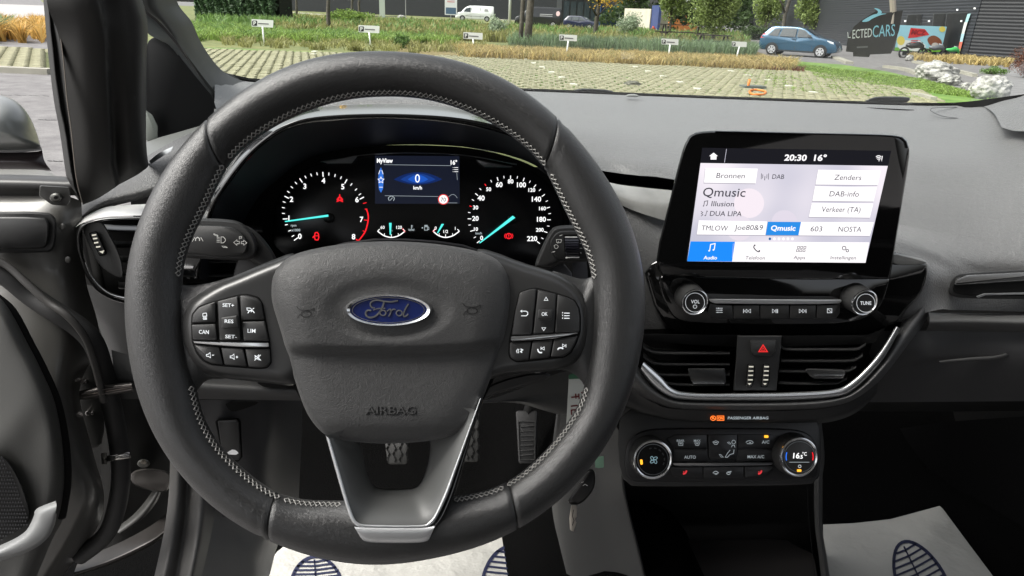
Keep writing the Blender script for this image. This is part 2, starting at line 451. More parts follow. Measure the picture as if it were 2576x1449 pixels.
# two rows of zigzag thread, one the mirror of the other
def stitch_rows(u0, v0, u1, v1):
    a0, a1 = pang(u0, v0), pang(u1, v1)
    if a1 < a0: a0, a1 = a1, a0
    if a1-a0 > math.pi: a0, a1 = a1, a0+TWO
    step = rad(1.35); n = int((a1-a0)/step)
    for s in (0, 1):
        pts = []
        for i in range(2*n+1):
            a = a0+step*i/2; mid = rad(162); A = rad(8.5)
            ph = mid + A*(1 if s else -1)*(1 if i % 2 else .12)
            pts.append(rim_pt(a, ph, 1.0, .0003))
        mb = MB(); mb.tube(pts, .0005, 5); keep(mb.build('stitching', THREAD, None), wheel)
stitch_rows(1490, 700, 1380, 430); stitch_rows(1375, 410, 560, 395); stitch_rows(552, 410, 440, 700)
stitch_rows(484, 970, 700, 1268); stitch_rows(706, 1270, 862, 1262); stitch_rows(1140, 1255, 1272, 1236); stitch_rows(1282, 1230, 1476, 975)

# spokes (satin plastic carriers between hub and rim)
lsp = [(760,625),(660,664),(600,690),(544,712),(482,751),(463,778),(455,811),(457,850),(466,884),(482,913),(513,939),(560,952),(640,960),(770,975),(790,800)]
f2 = lambda p: fm(377.4, 629, .2605, p); f3 = lambda p: fm(1195, 629, .2605, p)
rsp = [(1190,620)] + f3([(200,20),(420,110),(720,200),(850,255),(960,335),(1050,430),(1093,560),(1105,700),(1095,850),(1060,990),(980,1080),(860,1150),(700,1172),(450,1190),(230,1215),(-60,1330)]) + [(1150,800)]
def spoke(pts, c, lab):
    def fn(t, u, v): return -.006 + .006*(1-max(0, (t-.78)/.22)**2) - .004*max(0, (t-.95)/.05)
    o = dome('spoke', chaikin(pts, 1), c, WH, SATIN, None, fn, 12, 110, .012); o['label'] = lab; return keep(o, wheel)
spoke(lsp, (620, 830), 'left spoke carrying the cruise control buttons'); spoke(rsp, (1310, 830), 'right spoke carrying the menu buttons')
# leather webs between spokes and rim
def web(pts, c, z=-.014):
    def fn(t, u, v): return z + .008*(1-t*t)
    return keep(dome('spoke_web', chaikin(pts, 1), c, WH, LEATHER, None, fn, 8, 64, .012), wheel)
web([(425,660),(436,706),(470,722),(545,708),(600,690),(620,760),(600,930),(570,955),(515,952),(487,1000),(430,1010),(400,850)], (500,840))
web([(1520,640),(1503,690),(1470,705),(1420,690),(1382,678),(1330,760),(1340,900),(1395,928),(1440,935),(1470,965),(1485,1010),(1540,1000),(1560,830)], (1450,820))

ALU = mat('satin_aluminium', (.74,.75,.76), .42, .85)
# lower spoke: tray with an opening, framed in chrome
f8 = lambda p: fm(440.3, 943.4, .4395, p)
trO = chaikin(f8([(862,330),(1760,120),(1640,420),(1592,560),(1540,700),(1492,800),(1455,848),(1400,860),(1110,858),(1045,846),(1003,790),(960,640),(890,390)]), 1)
trH = chaikin(f8([(1000,330),(1080,300),(1450,300),(1462,400),(1455,480),(1430,570),(1400,632),(1355,650),(1175,652),(1130,628),(1100,560),(1080,470),(1070,400)]), 1)
c8 = (f8([(1265,520)])[0]); c8 = c8[:2]
lo, lh = starloop(trO, c8, 90), starloop(trH, c8, 90); mb = MB(); rows = []
rows.append([WH(u, v, -.022) for u, v in lo]); rows.append([WH(u, v, .006) for u, v in lo])
for t in (.03, .25, .5, .75, .96): rows.append([WH(a[0]+(b[0]-a[0])*t, a[1]+(b[1]-a[1])*t, .006-.026*t**1.3) for a, b in zip(lo, lh)])
rows.append([WH(u, v, -.045) for u, v in lh]); mb.grid(rows, True)
keep(mb.build('lower_spoke', mat('grey_satin_plastic', (.085,.087,.085), .42), smooth=55), wheel)
# gloss-black outer skin beside the right strip and chrome frame
chL = f8([(862,345),(905,500),(960,690),(1003,820),(1035,860),(1110,872),(1400,874),(1470,852),(1508,800),(1560,690),(1605,560),(1660,400),(1755,130)])
chI = f8([(888,370),(930,510),(982,690),(1018,800),(1045,840),(1112,856),(1398,858),(1452,840),(1488,795),(1540,680),(1590,550),(1648,395),(1745,135)])
keep(band('chrome_frame', chL, chI, WH, ALU, None, .0065, .0015, 90, 5, .025), wheel)
blA = f8([(1765,150),(1700,340),(1650,520),(1600,690),(1545,820),(1500,880)])
blB = f8([(1755,130),(1662,400),(1608,560),(1563,690),(1515,800),(1480,850)])
keep(band('side_skin', blA, blB, WH, GLOSS, None, .001, .004, 30, 5, .02), wheel)
bt = f8([(1025,868),(1110,874),(1400,876),(1488,862)]); bb = f8([(1062,930),(1120,958),(1410,958),(1462,925)])
keep(band('chrome_foot', bt, bb, WH, ALU, None, .0075, .002, 30, 6, .02, offB=-.003), wheel)

# airbag pad with its crease
pad = [(683,724),(688,692),(706,664),(738,641),(800,624),(880,612),(975,607),(1080,612),(1170,625),(1232,643),(1264,668),(1280,706),(1282,760),(1272,830),(1252,900),(1215,1000),
       (1185,1055),(1150,1088),(1110,1104),(1040,1113),(960,1116),(880,1110),(830,1099),(800,1078),(768,1030),(735,935),(707,835),(686,765)]
def padfn(t, u, v):
    vc = 868 - 12*((u-975)/250)**2*(1 if u > 975 else .4)
    wdt = 34
    s = min(1, max(0, (v-vc)/wdt)); s = s*s*(3-2*s)
    up = .0075 + .003*max(0, 1-((v-790)/170)**2)
    low = .0015 + .005*min(1, max(0, (v-vc-wdt)/190))
    fade = min(1, (1-t)/.30); fade = fade*(2-fade)
    h = up*(1-s)+low*s
    e = max(0, (v-1070)/50); h -= .004*min(1, e)
    badge = math.hypot((u-977)/135, (v-780)/66)
    if badge < 1.25: h -= .0022*max(0, min(1, (1.25-badge)/.3))
    return .001 + (h+.002)*(.25+.75*fade) - .004*max(0, (t-.95)/.05)**2
keep(dome('airbag_pad', cr(pad, 120, True), (980, 850), WH, PADGRAIN, None, padfn, 34, 180, .014), wheel)
_pl = starloop(cr(pad, 120, True), (980, 850), 180)
def PADS(u, v, off=0.0):
    a = (math.atan2(v-850, u-980) % (2*math.pi))/(2*math.pi)*180; i = int(a) % 180; R_ = math.dist(_pl[i], (980, 850)); t = min(1, math.dist((u, v), (980, 850))/R_)
    return WH(u, v, padfn(t, u, v)+off)
# oval badge
def oval(name, a, b, z0, z1, m, a2=None, b2=None, par=None, n=72):
    mb = MB(); e = ell(977, 780, a, b, n)
    if a2:
        i = ell(977, 780, a2, b2, n); md = ell(977, 780, (a+a2)/2, (b+b2)/2, n)
        mb.grid([[WH(x, y, z0) for x, y in e], [WH(x, y, (z0*.3+z1*.7)) for x, y in ell(977,780,a-1.5,b-1.5,n)], [WH(x, y, z1) for x, y in md], [WH(x, y, z1-.0012) for x, y in i], [WH(x, y, z0) for x, y in i]], True)
    else: mb.grid([[WH(x, y, z0) for x, y in e], [WH(x, y, z1) for x, y in e]], True); k = len(mb.v)-n; mb.f.append(tuple(range(k, k+n))); mb.m.append(0)
    return mb.build(name, m, None, smooth=40)
badge = keep(oval('badge', 112, 44, .006, .0158, CHROME, 97, 35), wheel)
def sub(o): return keep(o, badge)
BLUE = mat('deep_blue_enamel', (.006,.014,.085), .18, coat=.8)
def keep2(o, par):
    o.parent = par; o.matrix_parent_inverse = (par.parent.matrix_basis @ par.matrix_parent_inverse @ par.matrix_basis).inverted() if par.parent else par.matrix_basis.inverted(); return o
bo = oval('badge_field', 98, 36, .006, .0136, BLUE); keep2(bo, badge)
bs = lambda u, v, off=0.0: WH(u, v, .0136+off)
fz = lambda p: fm(660.4, 566, .3906, p)
ring = ell(977, 780, 90.5, 31.5, 72); keep2(strokes('badge_ring', [ring+[ring[0]]], bs, CHROME, None, .0004, 1.3, .0004), badge)
sc = [ (3.6, cr(fz([(722,535),(700,528),(694,505),(712,488),(745,484),(790,492),(830,494),(872,487)]), 26)),
       (4.2, cr(fz([(782,496),(772,530),(752,562),(725,588),(692,596),(668,584),(664,562),(680,548),(700,552)]), 26)),
       (2.6, cr(fz([(712,548),(745,538),(790,536)]), 10)),
       (3.2, [p for p in ell(*fz([(775,566)])[0], 7.5, 6.6, 20)]+[ell(*fz([(775,566)])[0], 7.5, 6.6, 20)[0]]),
       (3.2, cr(fz([(800,556),(822,542),(826,560),(812,590)]), 12)), (2.8, cr(fz([(822,562),(842,542),(858,545)]), 8)),
       (3.2, [p for p in ell(*fz([(880,567)])[0], 7.5, 6.8, 20)]+[ell(*fz([(880,567)])[0], 7.5, 6.8, 20)[0]]),
       (3.4, cr(fz([(940,508),(925,530),(908,570),(912,590),(930,582),(938,572)]), 16)) ]
keep2(strokes('badge_script', sc, bs, CHROME, None, .0007, 2.5, .0007), badge)
# embossed marks on the pad
EMB = mat('emboss_shade', (.006,.006,.006), .4)  # near-black tone carrying the shade at the edges of raised marks
keep(text('AIRBAG', 984, 1033, 21, PADS, EMB, None, .0006, width=126, bold=.015, name='embossed_word', ext=.0006), wheel)  # offset dark copy paints the shaded edge of the letters
EMB2 = mat('embossed_highlight', (.06,.06,.058), .3)
keep(text('AIRBAG', 982.5, 1031.5, 21, PADS, PADGRAIN, None, .0009, width=126, bold=.0, name='embossed_word'), wheel)
for (hx, hy) in ((768, 786), (1186, 778)):
    L_ = [cr([(hx-22,hy-16),(hx-16,hy-8),(hx-4,hy-5),(hx+12,hy-6),(hx+22,hy-10)], 14), cr([(hx-20,hy+14),(hx-16,hy+7),(hx-8,hy+3)], 8), [(hx+22,hy-12),(hx+22,hy-3)],
          ell(hx+2, hy+4, 13, 8, 20)+[ell(hx+2, hy+4, 13, 8, 20)[0]]]
    o = strokes('horn_symbol', L_, PADS, EMB, None, .0004, 2.0); keep(o, wheel)

# buttons
BZ = .002
def wbtn(name, pts, z=BZ, bev=2.2, m=None, r=5): return keep(slab(name, rc(pts, r), WH, m or BUTTON, None, z, .008, bev, .0012), wheel)
def wsub(o, b): return keep2(o, b)
SL = lambda u, v, off=0.0: WH(u, v, BZ+off)
keep(slab('button_well', rc(f2([(395,705),(400,620),(465,540),(560,508),(860,425),(940,420),(1050,450),(1092,515),(1160,880),(1178,1090),(1130,1145),(1050,1152),(700,1125),(580,1110),(500,1070),(440,990),(400,880)]), 6), WH, MATTE, None, .0004, .006, 1, .0005), wheel)
keep(slab('button_well', rc(f3([(378,600),(425,405),(530,365),(600,362),(800,415),(905,450),(970,485),(1012,560),(1026,650),(1022,790),(985,900),(930,1000),(862,1042),(520,1078),(400,1088),(335,1050),(318,1000),(330,840),(350,760)]), 6), WH, MATTE, None, .0004, .006, 1, .0005), wheel)
b1 = wbtn('distance_button', f2([(402,706),(412,625),(472,555),(560,520),(632,497),(635,697)]))
b2 = wbtn('cancel_button', f2([(400,720),(635,712),(650,870),(412,864)]))
k0 = wbtn('speed_rocker', f2([(650,495),(852,443),(878,868),(672,870)]), .0016)
k1 = wbtn('resume_key', f2([(682,652),(845,627),(856,752),(692,764)]), .006, 3)
b3 = wbtn('cruise_button', f2([(866,440),(930,436),(1040,466),(1078,512),(1106,672),(884,678)]))
b4 = wbtn('limiter_button', f2([(888,692),(1110,684),(1150,880),(906,875)]))
b5 = wbtn('volume_down_button', f2([(424,912),(668,938),(708,1106),(600,1098),(530,1066),(462,988)]))
b6 = wbtn('volume_up_button', f2([(684,941),(902,951),(938,1125),(722,1110)]))
b7 = wbtn('mute_button', f2([(916,954),(1158,954),(1165,1088),(1128,1131),(1060,1137),(952,1130)]))
keep(slab('chrome_strip', f2([(405,877),(660,886),(1140,892),(1152,900),(1152,934),(1130,940),(900,938),(660,922),(430,902)]), WH, CHROME, None, .0036, .005, 2, .0015), wheel)
c1 = wbtn('back_button', f3([(432,412),(532,378),(594,374),(548,812),(354,822),(384,600)]))
ck = wbtn('menu_rocker', f3([(606,381),(786,427),(762,793),(562,807)]), .0016)
c2 = wbtn('confirm_key', f3([(609,572),(753,574),(743,678),(602,670)]), .006, 3)
c3 = wbtn('menu_button', f3([(797,428),(900,463),(958,492),(997,560),(1012,650),(1009,787),(772,797)]))
c4 = wbtn('voice_button', f3([(338,892),(544,884),(516,1062),(400,1071),(348,1042),(333,1000)]))
c5 = wbtn('call_button', f3([(556,881),(752,865),(719,1037),(528,1059)]))
c6 = wbtn('hang_up_button', f3([(763,862),(996,824),(967,900),(917,988),(858,1027),(730,1035)]))
keep(slab('chrome_strip', f3([(345,834),(700,812),(1003,793),(990,808),(750,860),(362,883),(340,870)]), WH, CHROME, None, .0036, .005, 2, .0015), wheel)
def wt(s, x, y, h, b, f=f2, rot=2, z=.0003, wd=None):
    p = f([(x, y)])[0]; o = text(s, p[0], p[1], h, WH, INKW, None, BZ+z, rot=rot, bold=.012, width=wd); wsub(o, b)
wt('SET+', 756, 533, 9.2, k0, wd=29, z=-.0001); wt('SET-', 782, 836, 9.2, k0, wd=29, z=-.0001); wt('RES', 763, 688, 9.2, k1, z=.0043, wd=22)
wt('CAN', 520, 791, 10, b2, wd=25); wt('LIM', 980, 780, 10, b4, wd=20); wt('OK', 672, 618, 9.5, c2, f3, -2, .0043, 15)
def ws(lines, b, f=f2, z=.0003, w=1.6): wsub(strokes('symbol', [(l[0], f(l[1])) if isinstance(l[0], (int,float)) else f(l) for l in lines], WH, INKW, None, BZ+z, w), b)
ws([[(512,612),(545,608)],[(510,612),(510,640),(548,638),(545,608)],[(512,650),(548,648)],[(510,660),(550,658)],[(512,670),(550,668)]], b1)
ws([[(935,560),(965,560),(985,575),(965,585),(938,580),(935,560)],(2.2,[(945,610),(955,592),(975,585),(995,590),(1008,608)]),[(990,570),(1005,560)],[(975,600),(990,580)]], b3)
def spk(x, y, b, extra): ws([[(x-25,y-10),(x-10,y-10),(x+10,y-28),(x+14,y+22),(x-8,y+8),(x-25,y+8),(x-25,y-10)]]+extra, b)
spk(570, 1018, b5, [(1.8,[(598,1015),(618,1015)])]); spk(800, 1033, b6, [(1.8,[(828,1033),(850,1034)]),(1.8,[(839,1022),(839,1045)])])
spk(1040, 1040, b7, [(1.8,[(1010,1015),(1070,1065)]),(1.8,[(1070,1012),(1008,1066)])])
ws([(2,[(445,590),(490,590),(508,600),(510,620),(495,635),(445,635)]),[(455,580),(440,590),(455,602)]], c1, f3)
ws([[(668,486),(704,486),(686,456),(668,486)]], ck, f3, -.0001); ws([[(645,750),(682,750),(663,778),(645,750)]], ck, f3, -.0001)
ws([(2,[(860,609),(914,609)]),(2,[(860,634),(914,634)]),(2,[(860,659),(914,659)]),(3,[(842,605),(850,605)]),(3,[(842,631),(850,631)]),(3,[(842,657),(850,657)])], c3, f3)
ws([[(412,955),(400,975),(408,995)],[(424,955),(415,975),(422,995)],(3,[(440,955),(460,965),(440,980),(455,990)])], c4, f3)
ws([(3.4,cr([(606,955),(610,975),(625,990),(648,990)], 8)),[(637,935),(637,965)],[(668,935),(668,965),(642,950),(668,935)]], c5, f3)
ws([(3.4,cr([(797,962),(810,948),(835,945),(852,955)], 8)),[(878,908),(878,940)],[(845,908),(872,924),(845,938),(845,908)]], c6, f3)
# column shroud and the shadowed boss behind the hub
keep(slab('hub_boss', chaikin([(690,700),(760,640),(975,600),(1200,640),(1280,700),(1270,900),(1190,1060),(1100,1090),(850,1090),(780,1050),(700,900)], 2), WH, MATTE, None, -.018, .06, 2, .002), wheel)
# =============================== INSTRUMENT CLUSTER ===============================
CT = rad(18)
K = Pl(1050, 520, .70, (0, -math.cos(CT), math.sin(CT)))
cluster = thing('instrument_cluster', 'lit instrument cluster with two round dials and a small colour display', 'instrument cluster', K.o)
def kc(o): return keep(o, cluster)
f7 = lambda p: fm(534.6, 345.9, .217, p); h8 = lambda p: fm(943.4, 345.9, .2604, p)
face = [(560,640),(575,560),(620,490),(690,430),(790,380),(930,366),(1060,364),(1200,372),(1320,405),(1395,450),(1440,520),(1440,700),(1000,720),(600,700)]
kc(slab('dial_face', chaikin(face, 2), K, MATTE, None, 0, .02, 0))
kc(slab('dial_panel', chaikin([(690,650),(684,560),(700,490),(740,440),(800,412),(880,402),(930,390),(1060,384),(1180,390),(1230,405),(1290,415),(1360,440),(1410,500),(1425,600),(1420,680),(1000,700)], 2), K, mat('smoked_dial_panel', (.003,.003,.004), .25), None, .001, .004, 2, .0008))
# silver brow over the display
kc(band('silver_brow', q(1, [(1610,812),(1700,800),(1800,780),(1950,768),(2100,766),(2300,775),(2450,795),(2600,822)]), q(1, [(1612,816),(1700,806),(1800,786),(1950,775),(2100,773),(2300,781),(2450,802),(2600,832)]), K, CHROMED, None, .003, .002, 40, 4, .004))
kc(slab('brow_tip', rc(q(1, [(1612,812),(1690,802),(1800,784),(1770,822),(1650,823)]), 3), K, CHROMED, None, .004, .004, 1.5, .001))
kc(slab('brow_tip', rc(h8([(975,212),(1045,228),(1200,250),(1335,276),(1315,290),(1060,286),(1010,250)]), 3), K, CHROMED, None, .004, .004, 1.5, .001))
def dial(outer, ctr, labels, majors_len=12, minor_len=7, sub=4, reds=(), w=2.4, conv=None):
    g = thing_part = kc(strokes('dial_scale', [(w, [(outer[0][0], outer[0][1]), (outer[0][0]+.1, outer[0][1])])], K, LIT, None, .002))
    L = []; R = []
    n = len(outer); dense = cr(outer, (n-1)*40+1)
    # place minor ticks by parameter between majors
    for i in range(n):
        a = Vector(outer[i]); d = (Vector(ctr)-a).normalized()
        (R if i in reds else L).append((w, [tuple(a), tuple(a+d*(minor_len if i in reds else majors_len))]))
        if i < n-1:
            for k in range(1, sub):
                t = k/sub; P0 = outer[max(0, i-1)]; P1 = outer[i]; P2 = outer[i+1]; P3 = outer[min(n-1, i+2)]
                b = Vector([.5*((2*B)+(C-A)*t+(2*A-5*B+4*C-D)*t*t+(-A+3*B-3*C+D)*t**3) for A, B, C, D in zip(P0, P1, P2, P3)])
                d = (Vector(ctr)-b).normalized(); (R if (i in reds and reds == (7,)) else L).append((w*.8, [tuple(b), tuple(b+d*minor_len)]))
    kc(strokes('tick_marks', L, K, LIT, None, .0022))
    if R: kc(strokes('red_tick_marks', R, K, RED, None, .0022))
    bpy.data.objects.remove(g)
    for s, x, y, h in labels: kc(text(s, x, y, h, K, LIT, None, .0022, bold=.02, name='numeral'))
tach = [(739.7,605),(711.4,551),(715.8,493.5),(753.8,449),(812,432.7),(873,451),(915.5,495.6)]
dial(tach, (820,546), [(s,)+f7([(x, y)])[0]+(13.5,) for s, x, y in (('0',1012,1145),('1',885,935),('2',915,715),('3',1070,565),('4',1285,500),('5',1510,570),('6',1675,720),('7',1728,950),('8',1635,1150))])
kc(strokes('red_line', [(3.2, cr(f7([(1780,825),(1798,870),(1806,930),(1795,1010),(1770,1090),(1730,1150),(1690,1195),(1665,1178)]), 30)), (2, f7([(1755,955),(1800,960)])), (2, f7([(1740,1080),(1770,1090)])), (2, f7([(1765,830),(1795,830)])), (2, f7([(1745,765),(1785,755)]))], K, RED, None, .0022))
sp = [(1199.9,611),(1183,582),(1176.5,550.3),(1181,517.8),(1195.5,486.5),(1219.4,462.5),(1250.7,446),(1284.5,441.7),(1318.9,447.4),(1348.3,464.4),(1370.4,489),(1383.5,520.9),(1385.3,552.9),(1377,585),(1358,612.8)]
dial(sp, (1281,553), [(s,)+h8([(x, y)])[0]+(h,) for s, x, y, h in (('0',1030,970,11),('10',975,885,9),('20',970,782,12),('30',972,676,10),('40',1025,585,13),('50',1098,500,9.5),('60',1200,455,12.5),('80',1310,424,10.5),('100',1415,457,12.5),('120',1515,507,9.5),('140',1560,595,13),('160',1618,685,9.5),('180',1608,790,12.5),('200',1592,892,9.5),('220',1518,977,12.5))], 9, 6, 2, (3, 5), 1.9)
for s, x, y, h in (('rpm',940,1027,6.5),('x1000',965,1073,6.5)):
    a = f7([(x, y)])[0]; kc(text(s, a[0], a[1], h, K, LITDIM, None, .0022, bold=.02, name='unit'))
a = h8([(1002,925)])[0]; kc(text('km/h', a[0], a[1], 6, K, LITDIM, None, .0022, bold=.02, name='unit'))
for px in (f7([(835,968),(1340,893),(1345,917),(845,980)]), h8([(1005,1018),(1330,755),(1355,775),(1015,1022)])):
    kc(slab('needle', px, K, CYAN, None, .006, .002, 0))
for c in ((826,548), (1290,550)): kc(slab('needle_hub', ell(c[0], c[1], 13, 13, 24), K, mat('needle_hub', (.002,.003,.003), .3), None, .004, .003, 1.5, .001))
def kl(name, ls, m=LIT, w=1.5, f=f7): kc(strokes(name, [(l[0], f(l[1])) if isinstance(l[0], (int, float)) else f(l) for l in ls], K, m, None, .0022, w))
kl('seat_belt_light', [(2.4,[(1475,658),(1475,690)]),(4,[(1450,740),(1460,700),(1475,690),(1490,700),(1502,740)]),(2.4,[(1437,712),(1512,745)]),(2.4,[(1512,712),(1437,745)])], RED)
kl('door_ajar_light', [(2.6,[(1190,1105),(1215,1100),(1228,1120),(1232,1160),(1222,1188),(1190,1185),(1182,1150),(1190,1105)]),(2.6,[(1182,1140),(1165,1155),(1168,1165)]),(2.2,[(1190,1140),(1225,1140)])], RED)
c = h8([(1292,952)])[0]; kc(strokes('brake_light', [(2.4, ell(c[0], c[1], 6.5, 6.5, 20)+[ell(c[0], c[1], 6.5, 6.5, 20)[0]]), (2.6, [(c[0], c[1]-4), (c[0], c[1]+1.5)]), (2.6, [(c[0], c[1]+3), (c[0], c[1]+4.5)]),
   (1.6, cr([(c[0]-8, c[1]-6), (c[0]-10.5, c[1]), (c[0]-8, c[1]+6)], 8)), (1.6, cr([(c[0]+8, c[1]-6), (c[0]+10.5, c[1]), (c[0]+8, c[1]+6)], 8))], K, RED, None, .0022))
# centre display
disp = kc(slab('centre_display', h8([(0,175),(815,180),(818,640),(0,640)]), K, mat('display_glass', (.004,.005,.012), .3, emit=(.05,.07,.16), es=.06), None, .0014, .003, 0))
def kd(o): keep2(o, disp)
kl('display_line', [(.8,[(85,262),(735,272)]),(.8,[(95,562),(610,570)]),(.8,[(610,630),(795,632)]),(.8,[(790,340),(795,410)])], LITDIM, 1, h8)
GLOWB = [emis('display_blue_%s' % n, c, 1) for n, c in (('deep',(.004,.012,.06)),('dark',(.006,.025,.13)),('mid',(.008,.05,.27)))]
for i, (k0_, k1_) in enumerate(((1.0, 1.0), (.72, .8), (.42, .62))):
    pts = []
    for j in range(21):
        t = -1+2*j/20; pts.append((415+235*k0_*t, 405-70*k1_*(1-t*t)-0))
    for j in range(21):
        t = 1-2*j/20; pts.append((415+235*k0_*t, 405+50*k1_*(1-t*t)))
    kd(flat('display_glow', [h8(pts)], K, GLOWB[i], None, .0019+.0001*i))
for s, x, y, h, b in (('MyView',95,230,11,.03),('16°',762,240,11,.03),('0',410,395,22,.0),('km/h',412,485,9,.02)):
    p = h8([(x, y)])[0]; kd(text(s, p[0], p[1], h, K, LIT, None, .0024, bold=b, name='display_text', sx=.82 if s == 'MyView' else .9))
st = [(35+0,412)]; cxs, cys = 57, 412
star = [(cxs+(32 if i % 2 == 0 else 15)*math.sin(math.pi*i/5), cys-(32 if i % 2 == 0 else 15)*math.cos(math.pi*i/5)) for i in range(11)]
kd(flat('display_icon', [h8([(cxs-22,cys-70),(cxs,cys-125),(cxs+22,cys-70),(cxs+26,cys),(cxs+20,cys+85),(cxs,cys+122),(cxs-20,cys+85),(cxs-26,cys)])], K, emis('display_blue_icon', (.02,.09,.35), 1), None, .0020))
kd(strokes('display_icon', [(1.4, h8(star)), (1.2, h8([(35,355),(48,315)])), (1.2, h8([(78,355),(66,315)])), (1.2, h8([(40,480),(75,480)]))], K, LIT, None, .0024))
kl('menu_symbol', [(1.2,[(765,290),(803,290)]),(1.2,[(765,310),(803,310)]),(1.2,[(765,330),(803,330)]),(1.4,[(752,290),(757,290)]),(1.4,[(752,310),(757,310)]),(1.4,[(752,330),(757,330)])], LIT, 1.2, h8)
c = h8([(158,592)])[0]; kd(strokes('cruise_symbol', [(1.6, cr([(c[0]-5, c[1]+5), (c[0]-7.5, c[1]-2), (c[0], c[1]-7), (c[0]+7.5, c[1]-2), (c[0]+5, c[1]+5)], 14)), (1.4, [(c[0]-3, c[1]+4), (c[0]+3, c[1]-3)])], K, LITDIM, None, .0024))
c = h8([(660,598)])[0]; kd(flat('speed_limit_sign', [ell(c[0], c[1], 13.5, 13.2, 28)], K, emis('sign_red', (.75,.05,.05), .6), None, .0020)); kd(flat('speed_limit_sign', [ell(c[0], c[1], 11, 10.8, 28)], K, emis('sign_white', (1,.97,.97), .6), None, .0022))
kd(text('70', c[0], c[1]+.5, 10.5, K, emis('sign_ink', (.02,.02,.03), 1), None, .0025, name='display_text', bold=.01))
kd(strokes('speed_limit_sign', [(.8, cr(h8([(710,575),(740,552),(770,555),(795,585)]), 10))], K, LITDIM, None, .0024))
# small gauges
for X0, X1, X2, red1, nd in ((25, 158, 290, 1, (148,825,148,940)), (560, 682, 815, 0, (655,835,603,925))):
    arc = cr([(X0,905),((X0+X1)/2-5,948),(X1,965),((X1+X2)/2+5,948),(X2,905)], 20)
    kl('small_gauge', [(2.6, arc), (1.4, [(X1,935),(X1,965)]), (1.4, [((X0+X1)/2,925),((X0+X1)/2-2,945)]), (1.4, [((X1+X2)/2,925),((X1+X2)/2+2,945)]), (1.8, [(X0+20,885),(X0,905)]), (1.8, [(X2-20,885),(X2,905)])], LIT, 1.5, h8)
    xr = X2 if red1 else X0; s = -1 if red1 else 1
    kl('small_gauge_red', [(3,[(xr+s*24,880),(xr,912)])], RED, 2, h8)
    kc(slab('small_needle', h8([(nd[0]-12,nd[1]),(nd[0]+12,nd[1]),(nd[2]+5,nd[3]),(nd[2]-5,nd[3])]), K, CYAN, None, .005, .0015, 0))
for s, x, y, h in (('60',73,868,8),('120',233,868,8),('0',586,875,8),('1',775,878,8),('1/2',683,908,8),('c',165,900,5)):
    p = h8([(x, y)])[0]; kc(text(s, p[0], p[1], h, K, LITDIM if s == 'c' else LIT, None, .0024, bold=.01, name='numeral'))
kl('coolant_symbol', [(1.6,[(352,845),(352,882)]),(1.2,[(352,852),(366,852)]),(1.2,[(352,864),(366,864)]),(1.3,[(320,884),(340,890),(352,885),(366,890),(382,884)]),(1.2,[(322,895),(340,900),(360,896),(380,900)])], LITDIM, 1, h8)
kl('fuel_symbol', [(1.4,[(480,848),(506,848),(508,895),(478,895),(480,848)]),(5,[(486,856),(500,856)]),(1.2,[(508,860),(520,868),(520,890),(510,888)]),(3,[(452,875),(464,870)])], LITDIM, 1, h8)

# --- cowl (dark funnel), gloss rim and hood over the cluster ---
hood = thing('instrument_hood', 'black hood with glossy rim arching over the instrument cluster', 'dashboard hood', PY(1000, 300, .62))
rimpx = [(500,700),(508,640),(520,575),(533,545),(545,508),(575,465),(625,400),(675,355),(725,325),(800,307),(950,299),(1100,305),(1200,320),(1288,345),(1370,390),(1420,440),(1450,500),(1468,570),(1475,640),(1480,720)]
ry = [.600]*len(rimpx)
RIM = [(u, v, .600) for u, v in rimpx]
inn = [(600,760),(585,690),(590,640),(600,585),(622,540),(655,490),(700,450),(745,415),(800,390),(880,374),(980,365),(1080,364),(1180,371),(1270,388),(1350,418),(1405,470),(1425,520),(1435,580),(1440,650),(1440,730)]
fo = SY(0)
def kd_y(u, v): return K(u, v, .002)
mb = MB(); A = cr(rimpx, 90); B = cr(inn, 90); rows = []
for t in (0, .06, .15, .3, .5, .7, .85, 1.0):
    r = []
    for a, b in zip(A, B):
        p = PY(a[0], a[1], .600); e = kd_y(b[0], b[1]); s = t
        r.append(p.lerp(e, s) + Vector((0,0,.004*math.sin(math.pi*t))))
    rows.append(r)
mb.grid(rows); COWL = mat('cowl_plastic', (.012,.013,.018), .55, bump=('noise', 1500, .2, .0003)); keep(mb.build('cowl', COWL, None, smooth=True), hood)
# gloss rim: from the inner lip out to the gloss band's back edge
g0 = [(u, v, .600) for u, v in rimpx]
g1 = [(490,700,.598),(497,640,.598),(508,575,.598),(521,543,.598),(533,506,.598),(564,460,.598),(614,394,.598),(665,347,.598),(720,313,.598),(800,293,.598),(950,286,.598),(1100,291,.598),(1205,305,.598),(1298,330,.598),(1384,376,.598),(1436,430,.598),(1466,495,.598),(1484,570,.598),(1490,640,.598),(1494,720,.598)]
g2 = [(478,700,.625),(484,640,.625),(492,575,.625),(503,535,.625),(518,495,.625),(553,445,.625),(605,375,.630),(658,322,.640),(722,292,.655),(800,270,.665),(950,262,.67),(1100,267,.665),(1215,288,.655),(1312,315,.64),(1404,365,.63),(1460,425,.625),(1490,490,.625),(1506,570,.625),(1510,640,.625),(1512,720,.625)]
keep(loft('gloss_rim', [g0, [(a[0], a[1], .597) for a in cr([(x[0]*.5+y[0]*.5, x[1]*.5+y[1]*.5) for x, y in zip(g0, g1)], 20)], g1], GLOSS, None, 90, sub=2), hood)
keep(loft('gloss_rim_top', [g1, [((a[0]+b[0])/2, (a[1]+b[1])/2-1, (a[2]+b[2])/2-.004) for a, b in zip(g1, g2)], g2], mat('gloss_rim_top', (.03,.031,.033), .16, spec=.8, coat=1), None, 90, sub=4), hood)
g3 = [(a[0], a[1]+2, a[2]+.02) for a in g2]
